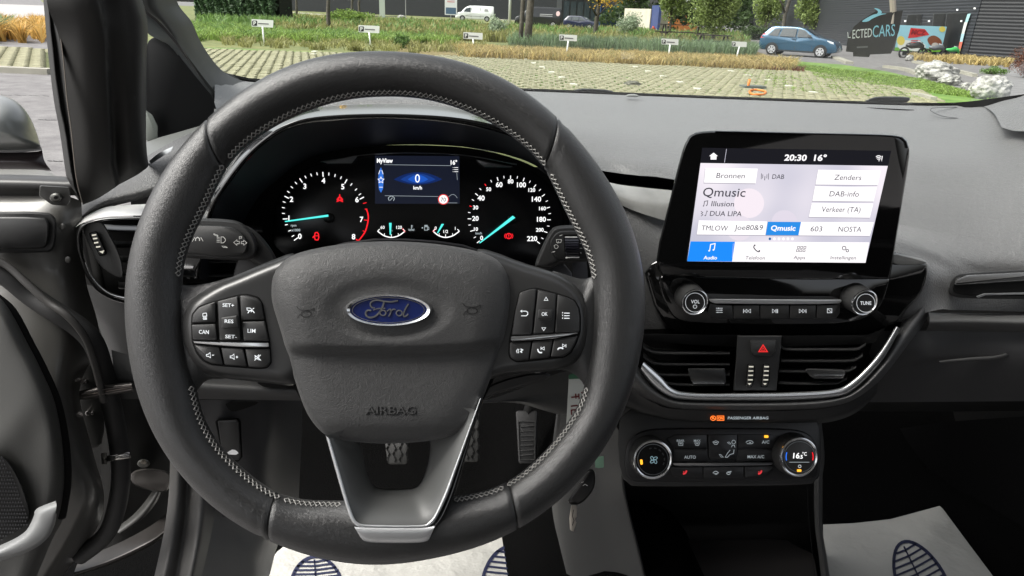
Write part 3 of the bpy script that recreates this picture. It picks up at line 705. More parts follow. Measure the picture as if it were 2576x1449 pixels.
g4_ = [(470,700,.66),(474,640,.66),(480,570,.66),(490,528,.66),(505,485,.66),(540,430,.67),(592,360,.68),(645,305,.69),(715,270,.70),(800,250,.71),(950,242,.715),(1100,247,.71),(1220,268,.70),(1325,300,.69),(1420,355,.68),(1478,415,.675),(1508,480,.67),(1524,560,.67),(1528,640,.67),(1530,720,.67)]
keep(loft('hood_top', [g2, g3, g4_, [(a[0]-(20 if i < 8 else (-20 if i > 12 else 0)), a[1]-16, a[2]+.12) for i, a in enumerate(g4_)]], DASHSOFT, None, 90, sub=4), hood)
# column shroud below the dials
keep(slab('column_shroud', chaikin([(585,700),(600,640),(640,640),(690,690),(760,640),(900,600),(1060,600),(1200,620),(1330,690),(1400,640),(1450,700),(1440,900),(1000,1000),(700,960),(560,900)], 1), SY(.56), mat('shroud', (.012,.012,.014), .5), None, 0, .05, 4, .004), hood)

# =============================== STALKS ===============================
KS = Pl(560, 600, .555, (.0, -math.cos(rad(16)), math.sin(rad(16))))
st1 = thing('light_stalk', 'black stalk left of the column printed with lane, headlamp and turn arrow symbols', 'stalk', KS(560, 600))
a_ = f7; g5z = lambda p: fm(0, 440.25, .3472, p)
keep(slab('stalk_body', chaikin([(380,545),(480,548),(575,551),(606,558),(632,580),(648,612),(646,640),(628,654),(590,655),(480,650),(380,640)], 2), KS, DASHHARD, None, 0, .03, 7, .008), st1)
keep(slab('stalk_end', chaikin([(380,565),(480,566),(570,568),(600,577),(618,596),(624,618),(618,636),(602,643),(540,643),(480,638),(380,630)], 2), KS, BUTTON, None, .004, .01, 3, .0025), st1)
keep(slab('stalk_knuckle', chaikin([(600,560),(640,575),(680,620),(705,668),(680,690),(650,668),(620,655),(590,640)], 2), KS, DASHHARD, None, -.012, .04, 8, .008), st1)
PR = mat('grey_print', (.6,.6,.58), .6)
L = [(1.5,[(466,601),(476,604),(466,608)]), (1.4,[(484,607),(490,597)]),(1.4,[(511,607),(505,597)]),(2.2,[(492,606),(492,600),(497,597),(502,600),(502,606)]),
     (1.5,[(556,596),(562,596),(567,602),(567,606),(562,611),(556,611),(556,596)]),(1.2,[(545,597),(553,597)]),(1.2,[(545,601),(553,601)]),(1.2,[(545,605),(553,605)]),(1.2,[(545,609),(553,609)]),
     (1.3,[(538,588),(548,592),(548,595),(538,590),(538,588)]),(1.3,[(558,619),(568,620),(572,623),(562,622),(558,619)]),
     (1.3,[(588,610),(596,603),(596,607),(602,607),(602,613),(596,613),(596,617),(588,610)]),(1.3,[(621,611),(613,604),(613,608),(607,608),(607,613),(613,613),(613,617),(621,611)]),
     (1.3,[(602,602),(602,595),(608,595),(608,599),(603,599)])]
keep(strokes('stalk_symbols', L, KS, PR, None, .0044), st1)
KT = Pl(1430, 620, .56, (0, -math.cos(rad(16)), math.sin(rad(16))))
st2 = thing('wiper_stalk', 'black stalk right of the column with ribbed roller and wiper symbols', 'stalk', KT(1430, 620))
keep(slab('stalk_body', chaikin(h8([(1530,1250),(1600,1080),(1690,890),(1760,848),(1960,845),(2120,850),(2160,1100),(2150,1195),(1780,1215),(1700,1275),(1600,1270)]), 2), KT, DASHHARD, None, 0, .04, 8, .008), st2)
keep(slab('stalk_end', chaikin(h8([(1680,1050),(1710,960),(1765,910),(1830,900),(1990,900),(2200,905),(2200,1170),(1800,1185),(1720,1150)]), 2), KT, BUTTON, None, .004, .01, 3, .0025), st2)
keep(slab('roller_well', h8([(1820,938),(1965,935),(1975,1165),(1835,1172)]), KT, MATTE, None, .0046, .004, 0), st2)
ro = []
mb = MB(); X0, X1 = h8([(1832,960)])[0][0], h8([(1966,960)])[0][0]
for i in range(33):
    t = i/32; v = 345.9+.2604*(955+t*200); z = .0048+.006*math.sin(math.pi*t)-(.0012 if i % 4 == 0 else 0); ro.append([KT(X0+3*t, v, z), KT(X1+1*t, v, z)])
mb.grid(ro); keep(mb.build('roller', mat('roller_plastic', (.012,.012,.018), .35), None, smooth=30), st2)
keep(strokes('roller_trim', [(3, h8([(1836,962),(1955,962)])), (3, h8([(1840,1160),(1975,1157)]))], KT, PR, None, .0062), st2)
keep(strokes('stalk_symbols', [(1.3, h8([(1752,985),(1800,985),(1796,1015),(1756,1015),(1752,985)])), (1.3, h8([(1775,1000),(1765,1025)])), (1.3, cr(h8([(1730,1045),(1750,1035),(1770,1050),(1760,1070),(1740,1070),(1730,1045)]), 12)),
   (1.6, h8([(1782,950),(1808,942)])), (1.5, h8([(1705,1110),(1740,1100)])), (1.8, h8([(1978,1022),(2008,1022)])), (1.8, h8([(1978,1070),(2003,1070)])), (2.6, h8([(1986,1108),(1992,1120)])),
   (2.6, h8([(1982,965),(1984,985)])), (2.6, h8([(1998,965),(2000,985)])), (2.6, h8([(2014,965),(2016,985)])), (1.4, h8([(2115,1080),(2130,1070),(2138,1090),(2120,1095)])), (2, h8([(2112,1112),(2150,1115)]))], KT, PR, None, .0046), st2)
# =============================== DASHBOARD ===============================
dash = thing('dashboard', 'dark grey grained dashboard spanning the car below the windscreen with silver edged centre vents', 'dashboard', (0.1, .75, 1.1))
def dk(o): return keep(o, dash)
DA = [(540,180,.93),(620,205,1.0),(900,216,1.12),(1338,230,1.2),(1788,248,1.2),(2238,264,1.15),(2400,266,1.08),(2463,262,1.02),(2560,250,.93),(2700,232,.85)]
DB = [(540,240,.84),(620,245,.88),(900,240,.98),(1340,256,1.07),(1788,284,1.06),(2238,304,1.02),(2400,310,.97),(2480,315,.93),(2560,325,.87),(2700,335,.8)]
DC = [(540,290,.78),(620,285,.80),(900,262,.86),(1400,316,.89),(1788,350,.88),(2200,372,.86),(2400,390,.83),(2500,400,.81),(2600,410,.78),(2700,420,.74)]
DD = [(560,330,.72),(640,320,.73),(900,300,.76),(1430,380,.805),(1650,404,.785),(2238,470,.765),(2400,488,.755),(2500,500,.74),(2600,510,.72),(2700,520,.70)]
DE = [(560,360,.70),(640,350,.70),(900,330,.72),(1480,424,.765),(1600,441,.755),(1720,456,.745),(2238,560,.71),(2400,590,.7),(2500,600,.69),(2700,620,.66)]
dk(loft('dash_top', [DA, DB, DC, DD, DE], DASHSOFT, None, 70, sub=6))
# shadow gap and silver decor strip left of the screen
dk(loft('shadow_gap', [[(1480,424,.765),(1540,434,.76),(1720,456,.745)],[(1480,450,.79),(1540,462,.785),(1720,482,.775)],[(1480,455,.74),(1540,464,.735),(1720,484,.73)]], MATTE, None, 12, sub=3, sm=False))
DECOR = mat('silver_decor', (.26,.26,.25), .3, .1, coat=.4, var=(30, .25))  # silver trim; the windscreen's reflection is put into its pale mottled tone
dk(loft('decor_strip', [[(1500,448,.725),(1550,463,.72),(1620,472,.715),(1700,480,.71)],[(1520,475,.705),(1570,492,.70),(1630,504,.698),(1700,516,.695)],[(1540,505,.70),(1590,528,.695),(1640,545,.69),(1700,562,.69)]], DECOR, None, 16, sub=4))
dk(loft('driver_side_panel', [[(1400,500,.71),(1590,528,.70),(1640,545,.70),(1760,570,.70)],[(1440,640,.68),(1600,640,.68),(1650,640,.68),(1760,650,.68)],[(1500,850,.67),(1600,850,.665),(1660,850,.66),(1760,850,.66)],[(1500,960,.67),(1600,960,.665),(1660,960,.66),(1760,960,.66)]], DASHSOFT, None, 16, sub=4))
# passenger front: pillow surface, vent slot, lower glovebox
dk(loft('passenger_front', [
 [(1720,456,.745),(2238,560,.71),(2400,590,.70),(2500,600,.69),(2700,620,.66)],
 [(1900,540,.70),(2260,610,.672),(2400,640,.672),(2500,648,.670),(2700,660,.65)],
 [(2100,640,.67),(2300,670,.648),(2400,682,.660),(2500,690,.664),(2700,700,.645)],
 [(2100,760,.66),(2310,745,.638),(2400,752,.652),(2500,756,.656),(2700,760,.64)],
 [(2100,860,.66),(2335,785,.636),(2400,780,.650),(2500,782,.654),(2700,788,.64)]], DASHSOFT, None, 50, sub=6))
slot = lambda pts, nm, m, off, th, bv=2: dk(slab(nm, pts, SY(.640), m, None, off, th, bv, .002))
slot(chaikin([(2385,745),(2388,715),(2402,692),(2430,686),(2700,672),(2700,752),(2440,752)], 2), 'side_vent_frame', DASHHARD, .008, .02, 5)
slot(chaikin([(2395,736),(2400,712),(2412,698),(2440,692),(2700,680),(2700,742),(2440,746)], 2), 'side_vent_mouth', MATTE, .0095, .02, 1)
slot(rc([(2432,692),(2700,678),(2700,700),(2600,705),(2400,718),(2405,702)], 5), 'side_vent_slat', mat('slat_gloss', (.10,.10,.10), .15, coat=1), .012, .006, 5)
slot(rc([(2455,745),(2475,738),(2700,733),(2700,738),(2480,743),(2460,750)], 2), 'side_vent_trim', ALU, .014, .004, 1)
dk(loft('glovebox_shelf', [[(2335,786,.636),(2440,788,.652),(2700,790,.64)],[(2338,796,.63),(2440,798,.625),(2700,800,.61)],[(2338,812,.622),(2440,814,.62),(2700,818,.60)],[(2330,832,.64),(2440,834,.635),(2700,838,.615)]], GREYPL, None, 20, sub=4))
dk(loft('glovebox_door', [[(2200,832,.65),(2330,832,.64),(2440,834,.635),(2700,838,.615)],[(2180,900,.65),(2300,900,.635),(2440,900,.63),(2700,905,.60)],[(2100,1012,.67),(2170,1012,.66),(2440,1010,.64),(2700,1008,.62)]], GREYPL_D := mat('dark_glovebox_plastic', (.022,.022,.023), .55, bump=('noise', 1300, .3, .0005)), None, 30, sub=6))
dk(band('glovebox_pull', [(2362,908),(2430,900),(2500,895),(2530,888)], [(2366,913),(2430,909),(2500,905),(2540,895)], SY(.625), GREYPL, None, .004, .003, 16, 4, .006))
dk(loft('glovebox_underside', [[(2060,1012,.66),(2170,1012,.66),(2440,1010,.64),(2700,1008,.62)],[(2060,1030,.8),(2170,1035,.82),(2440,1035,.82),(2700,1030,.8)]], MATTE, None, 12, sub=2, sm=False))
# padded lip running round under the centre vents
lipO = [(2405,630),(2378,700),(2350,765),(2318,825),(2282,872),(2245,920),(2206,965),(2160,1000),(2105,1022),(2030,1032),(1900,1035),(1800,1034),(1700,1030),(1645,1014),(1600,988),(1560,940)]
lipI = [(2345,630),(2325,700),(2302,775),(2264,824),(2228,892),(2188,942),(2143,982),(2100,998),(1990,1006),(1860,1007),(1740,1006),(1684,998),(1640,968),(1610,930),(1580,880)]
SV = Pl(1900, 900, .70, (0, -math.cos(rad(8)), math.sin(rad(8))))
SV0 = SV(1900, 1000).y
a_, b_ = cr(lipO, 80), cr(lipI, 80); c_l = []
for t_, dy in ((0, .05), (0, .012), (.12, .002), (.35, -.008), (.6, -.010), (.85, -.002), (1, .006), (1, .03)):
    c_l.append([(p[0]+(q_[0]-p[0])*t_, p[1]+(q_[1]-p[1])*t_, SV(p[0], p[1]).y+dy+.09*max(0, 1-i/26)**1.5) for i, (p, q_) in enumerate(zip(a_, b_))])
dk(loft('padded_lip', c_l, mat('padded_lip_skin', .06, .42, bump=('leather', 520, .4, .001)), None, 80, sub=2)); DASHSOFT2 = _mt['padded_lip_skin']
dk(band('chrome_arc', [(a[0]+1, a[1]+1) for a in lipI[3:14]], [(2253,821),(2216,880),(2178,926),(2136,963),(2096,980),(1986,987),(1860,989),(1742,988),(1692,977),(1661,945),(1620,909)], SV, mat('polished_trim', (.78,.79,.8), .27, .92), None, .007, .004, 70, 8, .02))
yl = SV(1900, 1035).y
dk(loft('lip_underside', [[(1560,935,yl+.02),(1600,986,yl+.01),(1645,1013,yl+.004),(1700,1029,yl+.002),(1900,1034,yl+.002),(2030,1031,yl+.002),(2105,1021,yl+.004),(2160,999,yl+.01),(2206,964,yl+.02)],
   [(1575,1020,yl+.01),(1605,1034,yl+.008),(1650,1046,yl+.006),(1720,1056,yl+.006),(1900,1060,yl+.006),(2030,1059,yl+.006),(2105,1050,yl+.008),(2160,1026,yl+.014),(2206,985,yl+.02)],
   [(1575,1026,yl+.05),(1605,1042,yl+.05),(1650,1054,yl+.05),(1720,1064,yl+.05),(1900,1068,yl+.05),(2030,1067,yl+.05),(2105,1058,yl+.05),(2160,1034,yl+.05),(2206,990,yl+.05)]], mat('lip_underside_plastic', (.012,.012,.012), .55), None, 40, sub=3, sm=False))
LU = SY(yl+.003)
dk(text('PASSENGER AIRBAG', 1882, 1051.5, 7, LU, LITDIM, None, .0004, width=102, shear=.15, bold=.012))
c_ = (1797, 1052)
dk(strokes('airbag_light', [(1.8, ell(c_[0]-3, c_[1], 6.5, 5.5, 18)+[ell(c_[0]-3, c_[1], 6.5, 5.5, 18)[0]]), (1.8, [(c_[0]-8, c_[1]-4), (c_[0]+3, c_[1]+4)]), (2.4, [(c_[0]-5, c_[1]+2), (c_[0]-2, c_[1]-3)]), (1.6, [(1804,1046.5),(1821,1046.5),(1821,1057.5),(1804,1057.5),(1804,1046.5)])], LU, ORANGE, None, .0006))
dk(text('ON', 1812.5, 1052, 7, LU, ORANGE, None, .0006, width=13, bold=.04))

# =============================== CENTRE VENTS ===============================
vent = thing('centre_air_vents', 'pair of black slatted air vents between the touchscreen and the climate panel', 'air vent', SV.o)
def vk(o): return keep(o, vent)
g5 = lambda p: fm(1572.3, 628.9, .3052, p)
vk(slab('vent_back', [(1570,830),(2270,810),(2220,900),(2140,985),(1690,995),(1600,930)], SV, MATTE, None, -.05, .004, 0))
def slat(px, depth=.04, up=40):
    a = cr(g5(px), 30); mb = MB()
    mb.grid([[SV(u, v+3, -.002) for u, v in a], [SV(u, v, .0005) for u, v in a], [SV(u, v-3, -.002) for u, v in a], [SV(u, v-up*.3, -depth) for u, v in a], [SV(u, v-up*.3+5, -depth) for u, v in a]])
    return vk(mb.build('slat', SATIN, None, smooth=50))
for p in ([(150,800),(190,828),(280,852),(600,856),(862,856)], [(150,880),(200,915),(290,942),(600,946),(862,946)], [(180,960),(250,1010),(330,1030),(600,1032),(862,1030)], [(250,1040),(330,1085),(400,1106),(600,1112),(862,1108)]): slat(p)
for p in ([(1285,795),(1340,822),(1600,824),(1890,822),(1950,800),(1985,778)], [(1285,915),(1600,918),(1860,915),(1920,895),(1960,870)], [(1270,1000),(1480,1003),(1800,1000),(1870,985),(1905,962)], [(1265,1095),(1480,1102),(1730,1098),(1780,1080),(1830,1060)]): slat(p)
vk(slab('vent_top_panel', g5([(150,690),(950,700),(940,800),(160,760)]), SV, MATTE, None, -.008, .02, 1))
vk(slab('vent_top_panel', g5([(1270,705),(2000,700),(2150,640),(2060,760),(1980,775),(1290,800)]), SV, MATTE, None, -.008, .02, 1))
for px, ch in (([(515,975),(825,975),(835,1085),(822,1112),(560,1112),(545,1085)], [(560,1092),(818,1092),(815,1102),(558,1102)]), ([(1480,990),(1500,975),(1800,985),(1818,1015),(1800,1062),(1560,1062),(1530,1045)], [(1560,1030),(1805,1028),(1805,1036),(1560,1038)])):
    t = vk(slab('vent_tab', rc(g5(px), 4), SV, SATIN, None, .008, .02, 4, .004)); keep2(slab('tab_trim', g5(ch), SV, CHROME, None, .0092, .002, .6, .0005), t)
vk(slab('centre_column', g5([(925,705),(1290,705),(1285,800),(1248,1158),(890,1158),(915,900)]), SV, DASHHARD, None, .004, .05, 3, .003))
hz = vk(slab('hazard_button', rc(g5([(1030,742),(1250,742),(1240,845),(1212,876),(1068,876),(1042,845)]), 5), SV, BUTTON, None, .0075, .006, 2.5, .0015))
tri = g5([(1103,838),(1138,783),(1173,838)])
keep2(strokes('hazard_triangle', [(3.0, tri+[tri[0]])], SV, mat('hazard_red', (.7,.03,.03), .4, emit=(1,.03,.03), es=.25), None, .0079), hz)
t2 = g5([(1124,828),(1138,806),(1152,828)]); keep2(strokes('hazard_triangle', [(1.6, t2+[t2[0]])], SV, mat('hazard_red', 0), None, .0079), hz)
for cx_, lean in ((1033, -.13), (1160, -.10)):
    vk(slab('thumbwheel_well', rc(g5([(cx_-25,938),(cx_+30,938),(cx_+38,970),(cx_+30,1080),(cx_+12,1132),(cx_-42,1132),(cx_-38,1090)]), 4), SV, MATTE, None, .0046, .004, 1, .001))
    tw = vk(slab('thumbwheel', rc(g5([(cx_-16,944),(cx_+24,944),(cx_+30,975),(cx_+22,1080),(cx_+8,1126),(cx_-34,1126),(cx_-30,1090)]), 4), SV, BUTTON, None, .008, .006, 4, .003))
    for i, y in enumerate((962, 997, 1033, 1070)):
        x = cx_+7-i*2.4; keep2(flat('thumbwheel_mark', [g5([(x-20,y-5),(x+20,y-5),(x+20,y+5),(x-20,y+5)])], SV, mat('glowing_cream_print', (.75,.73,.62), .5, emit=(1,.95,.8), es=.12), None, .0084), tw)  # printed marks given a faint glow of their own
    x = cx_-6; keep2(flat('thumbwheel_mark', [g5([(x-17,1098),(x+16,1098),(x-1,1114)])], SV, mat('glowing_cream_print', 0), None, .0084), tw)

# =============================== TOUCHSCREEN UNIT ===============================
SM = Pl(1970, 560, .665, (0, -math.cos(rad(3)), math.sin(rad(3))))
info = thing('touchscreen_unit', 'glossy black touchscreen unit showing the radio page with two knobs below', 'touchscreen', SM.o)
def ik(o): return keep(o, info)
g4 = lambda p: fm(1603.8, 301.9, .2908, p)
# lower housing
ik(slab('lower_housing', chaikin(g5([(150,150),(190,300),(250,500),(330,610),(430,680),(600,705),(1000,722),(1500,722),(1900,705),(2100,655),(2250,600),(2330,480),(2440,380),(2500,200),(2490,90),(2370,60),(2230,10),(2000,0),(400,0)]), 1), SM, GLOSS, None, -.016, .05, 8, .006))
ik(slab('control_fascia', chaikin(g5([(275,205),(285,330),(340,470),(420,580),(560,608),(1000,620),(1500,622),(1800,612),(1990,575),(2100,480),(2165,330),(2185,205),(1900,190),(400,190)]), 1), SM, GLOSS, None, -.004, .02, 5, .004))
ik(slab('wing_top', chaikin(g5([(2220,20),(2300,40),(2400,60),(2478,85),(2485,110),(2400,125),(2205,122),(2200,60)]), 1), SM, DECOR, None, -.010, .02, 4, .004))
scr = [(1728,352),(1735,340),(1755,331),(1800,328),(2000,333),(2200,337),(2262,341),(2280,352),(2288,372),(2288,400),(2262,560),(2240,700),(2232,703),(1980,704),(1700,696),(1655,690),(1650,640),(1680,520),(1705,420),(1718,372)]
ik(slab('screen_bezel', chaikin(scr, 1), SM, mat('gloss_bezel', (.004,.004,.004), .06, coat=.4), None, .006, .03, 5, .006))
ik(band('bezel_edge', [(1800,328.5),(2000,333),(2200,337.5),(2262,342),(2281,353),(2287,372)], [(1800,331),(2000,336),(2200,340.5),(2260,345),(2277,355),(2283,373)], SM, CHROMED, None, .0062, .001, 30, 4, .004))
ik(band('bezel_seam', g5([(330,203),(700,226),(1300,232),(1850,228),(2000,215),(2165,212)]), g5([(330,208),(700,231),(1300,237),(1850,233),(2000,220),(2165,217)]), SM, CHROMED, None, -.002, .001, 30, 3, .003))
def em(n, c, s=.53): return emis('screen_'+n, c, s)
disp = ik(slab('display', g4([(560,240),(2195,268),(1972,1238),(430,1224)]), SM, em('black', (.012,.012,.016)), None, .0064, .002, 0))
def it(o): return keep2(o, disp)
def box4(pts, m, off=.0070, name='screen_field'): return it(flat(name, [g4(pts)], SM, m, None, off))
WHT, GRY, INK = em('white', (1.0,.97,.99), .56), em('grey', (.62,.60,.70), .6), em('ink', (.06,.06,.075))
# background in soft steps, from lilac grey to white at the right edge
mb = MB(); n = 24
def scr_pt(s, t):     # s across 0..1, t down 0..1 in the bright page
    a = Vector((545,372)).lerp(Vector((2165,397)), s); b = Vector((430,1222)).lerp(Vector((1972,1235)), s); p = a.lerp(b, t); return g4([tuple(p)])[0]
mb.grid([[SM(*scr_pt(i/n, 0), .0068) for i in range(n+1)], [SM(*scr_pt(i/n, 1), .0068) for i in range(n+1)]])
pg = bpy.data.materials.new('screen_page'); pg.use_nodes = True; N = pg.node_tree.nodes; N.clear(); Lk = pg.node_tree.links
tcn = N.new('ShaderNodeTexCoord'); no = N.new('ShaderNodeTexNoise'); no.inputs['Scale'].default_value = 14; no.inputs['Detail'].default_value = 1
rp = N.new('ShaderNodeValToRGB'); rp.color_ramp.elements[0].position = .35; rp.color_ramp.elements[0].color = (.53,.52,.62,1); rp.color_ramp.elements[1].position = .7; rp.color_ramp.elements[1].color = (.86,.80,.86,1)
e_ = N.new('ShaderNodeEmission'); e_.inputs[1].default_value = .55; oo = N.new('ShaderNodeOutputMaterial')
Lk.new(tcn.outputs['Object'], no.inputs['Vector']); Lk.new(no.outputs['Fac'], rp.inputs[0]); Lk.new(rp.outputs[0], e_.inputs[0]); Lk.new(e_.outputs[0], oo.inputs[0])
it(mb.build('screen_page', pg, None))
BUB = em('bubble', (.80,.72,.78), .58)
it(flat('screen_bubble', [[p for p in g4(ell(965,720,130,128,36))]], SM, BUB, None, .00690)); it(flat('screen_bubble', [g4(ell(880,935,115,110,30))], SM, em('bubble2', (.72,.66,.74), .56), None, .00692)); it(flat('screen_bubble', [g4(ell(1270,880,110,100,30))], SM, em('bubble3', (.68,.63,.72), .56), None, .00691))
SH = em('shade', (.42,.40,.46))
def btn4(pts, txt=None, m=WHT, ink=INK, h=12.5, bold=0, wd=None, sh=.16, dy=0):
    box4([(x-4, y+7) for x, y in pts], SH, .00695); box4(pts, m, .0070)
    if txt:
        cx = sum(p[0] for p in pts)/4; cy = sum(p[1] for p in pts)/4; p = g4([(cx, cy+dy)])[0]
        it(text(txt, p[0], p[1], h, SM, ink, None, .0073, rot=.7, shear=sh, bold=bold, width=wd, name='screen_text'))
btn4([(588,415),(1040,420),(1022,548),(575,542)], 'Bronnen', wd=71, h=14)
btn4([(1562,430),(2105,438),(2078,562),(1540,558)], 'Zenders', wd=68, h=14, sh=.2)
btn4([(1535,573),(2070,580),(2042,705),(1512,700)], 'DAB-info', wd=74, h=14, sh=.2)
btn4([(1508,718),(2040,722),(2010,845),(1482,838)], 'Verkeer (TA)', wd=98, h=14, sh=.2)
btn4([(530,868),(1122,878),(1105,995),(513,990)]); btn4([(1415,882),(2045,884),(2010,1002),(1392,998)])
btn4([(1128,880),(1414,882),(1392,998),(1108,996)], 'Qmusic', em('blue', (.02,.20,.58), .7), em('white', 0), 13, .025, 62)
for s, x, y, wd in (('TMLOW',668,935,67),('Joe80&9',962,937,71),('603',1548,942,29),('NOSTA',1838,945,58)):
    p = g4([(x, y)])[0]; it(text(s, p[0], p[1], 13.5, SM, INK, None, .0073, rot=.6, shear=.17, width=wd, name='screen_text'))
for s, x, y, h, wd in (('Qmusic',750,632,23,107),('Illusion',738,725,13.5,57),('DUA LIPA',765,810,13,80),('DAB',1218,490,12,30)):
    p = g4([(x, y)])[0]; it(text(s, p[0], p[1], h, SM, INK, None, .0073, rot=.8, shear=.15, width=wd, name='screen_text', bold=.006))
for i in range(6): box4(ell(1145+39*i, 1028, 11, 12, 14), em('blue2', (.03,.14,.35)) if i == 0 else WHT, .0072, 'page_dot')
box4([(455,1052),(2005,1058),(1972,1235),(430,1222)], em('tabs', (.97,.93,.95), .56), .0070)
box4([(458,1050),(843,1053),(818,1224),(430,1222)], em('tabblue', (.01,.17,.62), .8), .0072)
for x0, x1 in ((1232,1212),(1615,1595),(828,820)): it(strokes('screen_line', [(.7, g4([(x0,1068),(x1,1195)]))], SM, GRY, None, .0073))
for s, x, y, wd, ink, b in (('Audio',630,1191,34,WHT,.02),('Telefoon',1018,1192,49,INK,0),('Apps',1400,1194,29,INK,0),('Instellingen',1780,1196,64,INK,0)):
    p = g4([(x, y)])[0]; it(text(s, p[0], p[1], 9, SM, ink, None, .0075, rot=.5, shear=.17, width=wd, name='screen_text', bold=b))
def i4(ls, m, w=1.6, off=.0075): it(strokes('screen_icon', [(l[0], g4(l[1])) if isinstance(l[0], (int, float)) else g4(l) for l in ls], SM, m, None, off, w))
def note(x, y, s, m): i4([(1.8*s,[(x-12*s,y+18*s),(x-6*s,y-22*s),(x+24*s,y-28*s),(x+18*s,y+12*s)]), (2.6*s,[(x-20*s,y+22*s),(x-12*s,y+18*s)]), (2.6*s,[(x+8*s,y+16*s),(x+18*s,y+12*s)])], m)
note(640, 1105, 1.3, WHT); note(585, 725, .95, INK); i4([(1.4,[(548,790),(565,800),(552,810),(566,820),(548,832)]),(1.5,[(590,825),(600,785),(608,795)]),(2.4,[(580,828),(590,825)])], INK)
i4([(2.6, cr([(1012,1085),(1005,1100),(1022,1125),(1045,1140),(1058,1135)], 12)), (3.6,[(1008,1085),(1020,1082)]),(3.6,[(1048,1133),(1060,1130)])], INK)
for r in (0, 1):
    for c in range(3):
        x, y = 1392+28*c-8*r, 1102+28*r; sq = [(x-8,y-8),(x+10,y-8),(x+8,y+9),(x-10,y+9),(x-8,y-8)]; i4([(1.3, sq)], INK)
for x, y, r in ((1787,1108,16),(1815,1130,11)): e = ell(x, y, r, r, 16); i4([(1.8, e+[e[0]])], INK)
i4([(1.4,[(1072,462),(1070,512)]),(1.4,[(1084,470),(1082,505)]),(1.6,[(1102,485),(1100,522)]),(1.4,[(1120,470),(1118,505)]),(1.4,[(1134,462),(1132,515)])], INK)
box4([(620,312),(658,282),(695,312),(684,312),(682,342),(632,342),(632,312)], WHT, .0072, 'home_icon')
it(strokes('screen_line', [(1, g4([(770,250),(752,368)]))], SM, GRY, None, .0072))
for s, x, y, wd in (('20:30',1368,326,56),('16°',1582,326,31)):
    p = g4([(x, y)])[0]; it(text(s, p[0], p[1], 15.5, SM, WHT, None, .0074, rot=.8, shear=.16, width=wd, name='screen_text', bold=.03))
i4([(2, cr([(2062,318),(2085,308),(2108,318)], 8)), (2, cr([(2068,330),(2086,322),(2104,332)], 8)), (2, cr([(2076,342),(2088,336),(2098,344)], 8)), (3,[(2086,352),(2092,352)]), (2,[(2118,310),(2112,345)]), (2.4,[(2110,352),(2114,352)])], WHT)
# knobs
def lathe(prof, ctr, S, name, m, par=None, n=48):
    mb = MB(); mb.grid([[S.L(ctr[0]+r*math.cos(2*math.pi*k/n), ctr[1]+r*math.sin(2*math.pi*k/n), z) for k in range(n)] for r, z in prof], True)
    if prof[-1][0] > 1e-6: b = len(mb.v)-n; mb.f.append(tuple(range(b, b+n))); mb.m.append(0)
    return mb.build(name, m, None, smooth=40)
def plc(S, u, v, off): p = S(u, v, off)-S.o; return p.dot(S.ex), p.dot(S.ey)
def knob(S, face_uv, rpx, hgt, base, owner, chrome_w=.12):
    c = plc(S, face_uv[0], face_uv[1], base+hgt); e = plc(S, face_uv[0]+rpx, face_uv[1], base+hgt); R = math.dist(c, e)
    k = keep(lathe([(R*1.06, base-.002),(R*1.08, base+.002),(R*1.03, base+hgt*.8),(R*1.0, base+hgt-.001)], c, S, 'knob', DASHHARD), owner)
    keep2(lathe([(R*1.0, base+hgt-.0012),(R*.985, base+hgt+.0006),(R*.93, base+hgt+.001),(R*.87, base+hgt+.0002),(R*.86, base+hgt-.0015)], c, S, 'knob_ring', CHROME), k)
    keep2(lathe([(R*.86, base+hgt-.003),(R*.86, base+hgt-.0007),(R*.82, base+hgt-.0002),(.0001, base+hgt-.0002)], c, S, 'knob_face', MATTE if hgt < .016 else BUTTON), k)
    return k, c, R
kn, c, R = knob(SM, g5([(577,430)])[0], 33, .020, -.004, info)
zf = .0162
def ring(k, S, uv, r, z, m, w=1.2, a0=0, a1=360, n=48, nm='ring_print'):
    pts = [(uv[0]+r*math.cos(rad(a0+(a1-a0)*i/n)), uv[1]+r*math.sin(rad(a0+(a1-a0)*i/n))) for i in range(n+1)]
    keep2(strokes(nm, [(w, pts)], S, m, None, z), k)
v_ = g5([(577,433)])[0]; ring(kn, SM, v_, 24, zf, INKW)
p = g5([(580,426)])[0]; keep2(text('VOL', p[0], p[1], 9, SM, INKW, None, zf, width=22, bold=.015), kn)
p = g5([(577,466)])[0]; ring(kn, SM, p, 4.5, zf, INKW, 1.3, -60, 240, 16, 'power_symbol'); keep2(strokes('power_symbol', [(1.3, [(p[0], p[1]-6.5), (p[0], p[1]-1)])], SM, INKW, None, zf), kn)
kn2, c, R = knob(SM, g5([(1975,435)])[0], 32, .020, -.004, info); v_ = g5([(1985,438)])[0]; ring(kn2, SM, v_, 23, zf, INKW); keep2(text('TUNE', v_[0], v_[1], 9, SM, INKW, None, zf, width=28, bold=.02), kn2)
ik(slab('chrome_bar', rc(g5([(690,403),(1780,408),(1788,425),(1760,440),(1580,446),(1110,446),(890,443),(740,440),(700,425)]), 3), SM, ALU, None, .004, .01, 2.2, .002))
xs = [(690,740,720,720),(890,905),(1112,1112),(1358,1352),(1580,1572)]
edges = [(712,735),(890,893),(1112,1113),(1358,1354),(1580,1574),(1770,1735)]
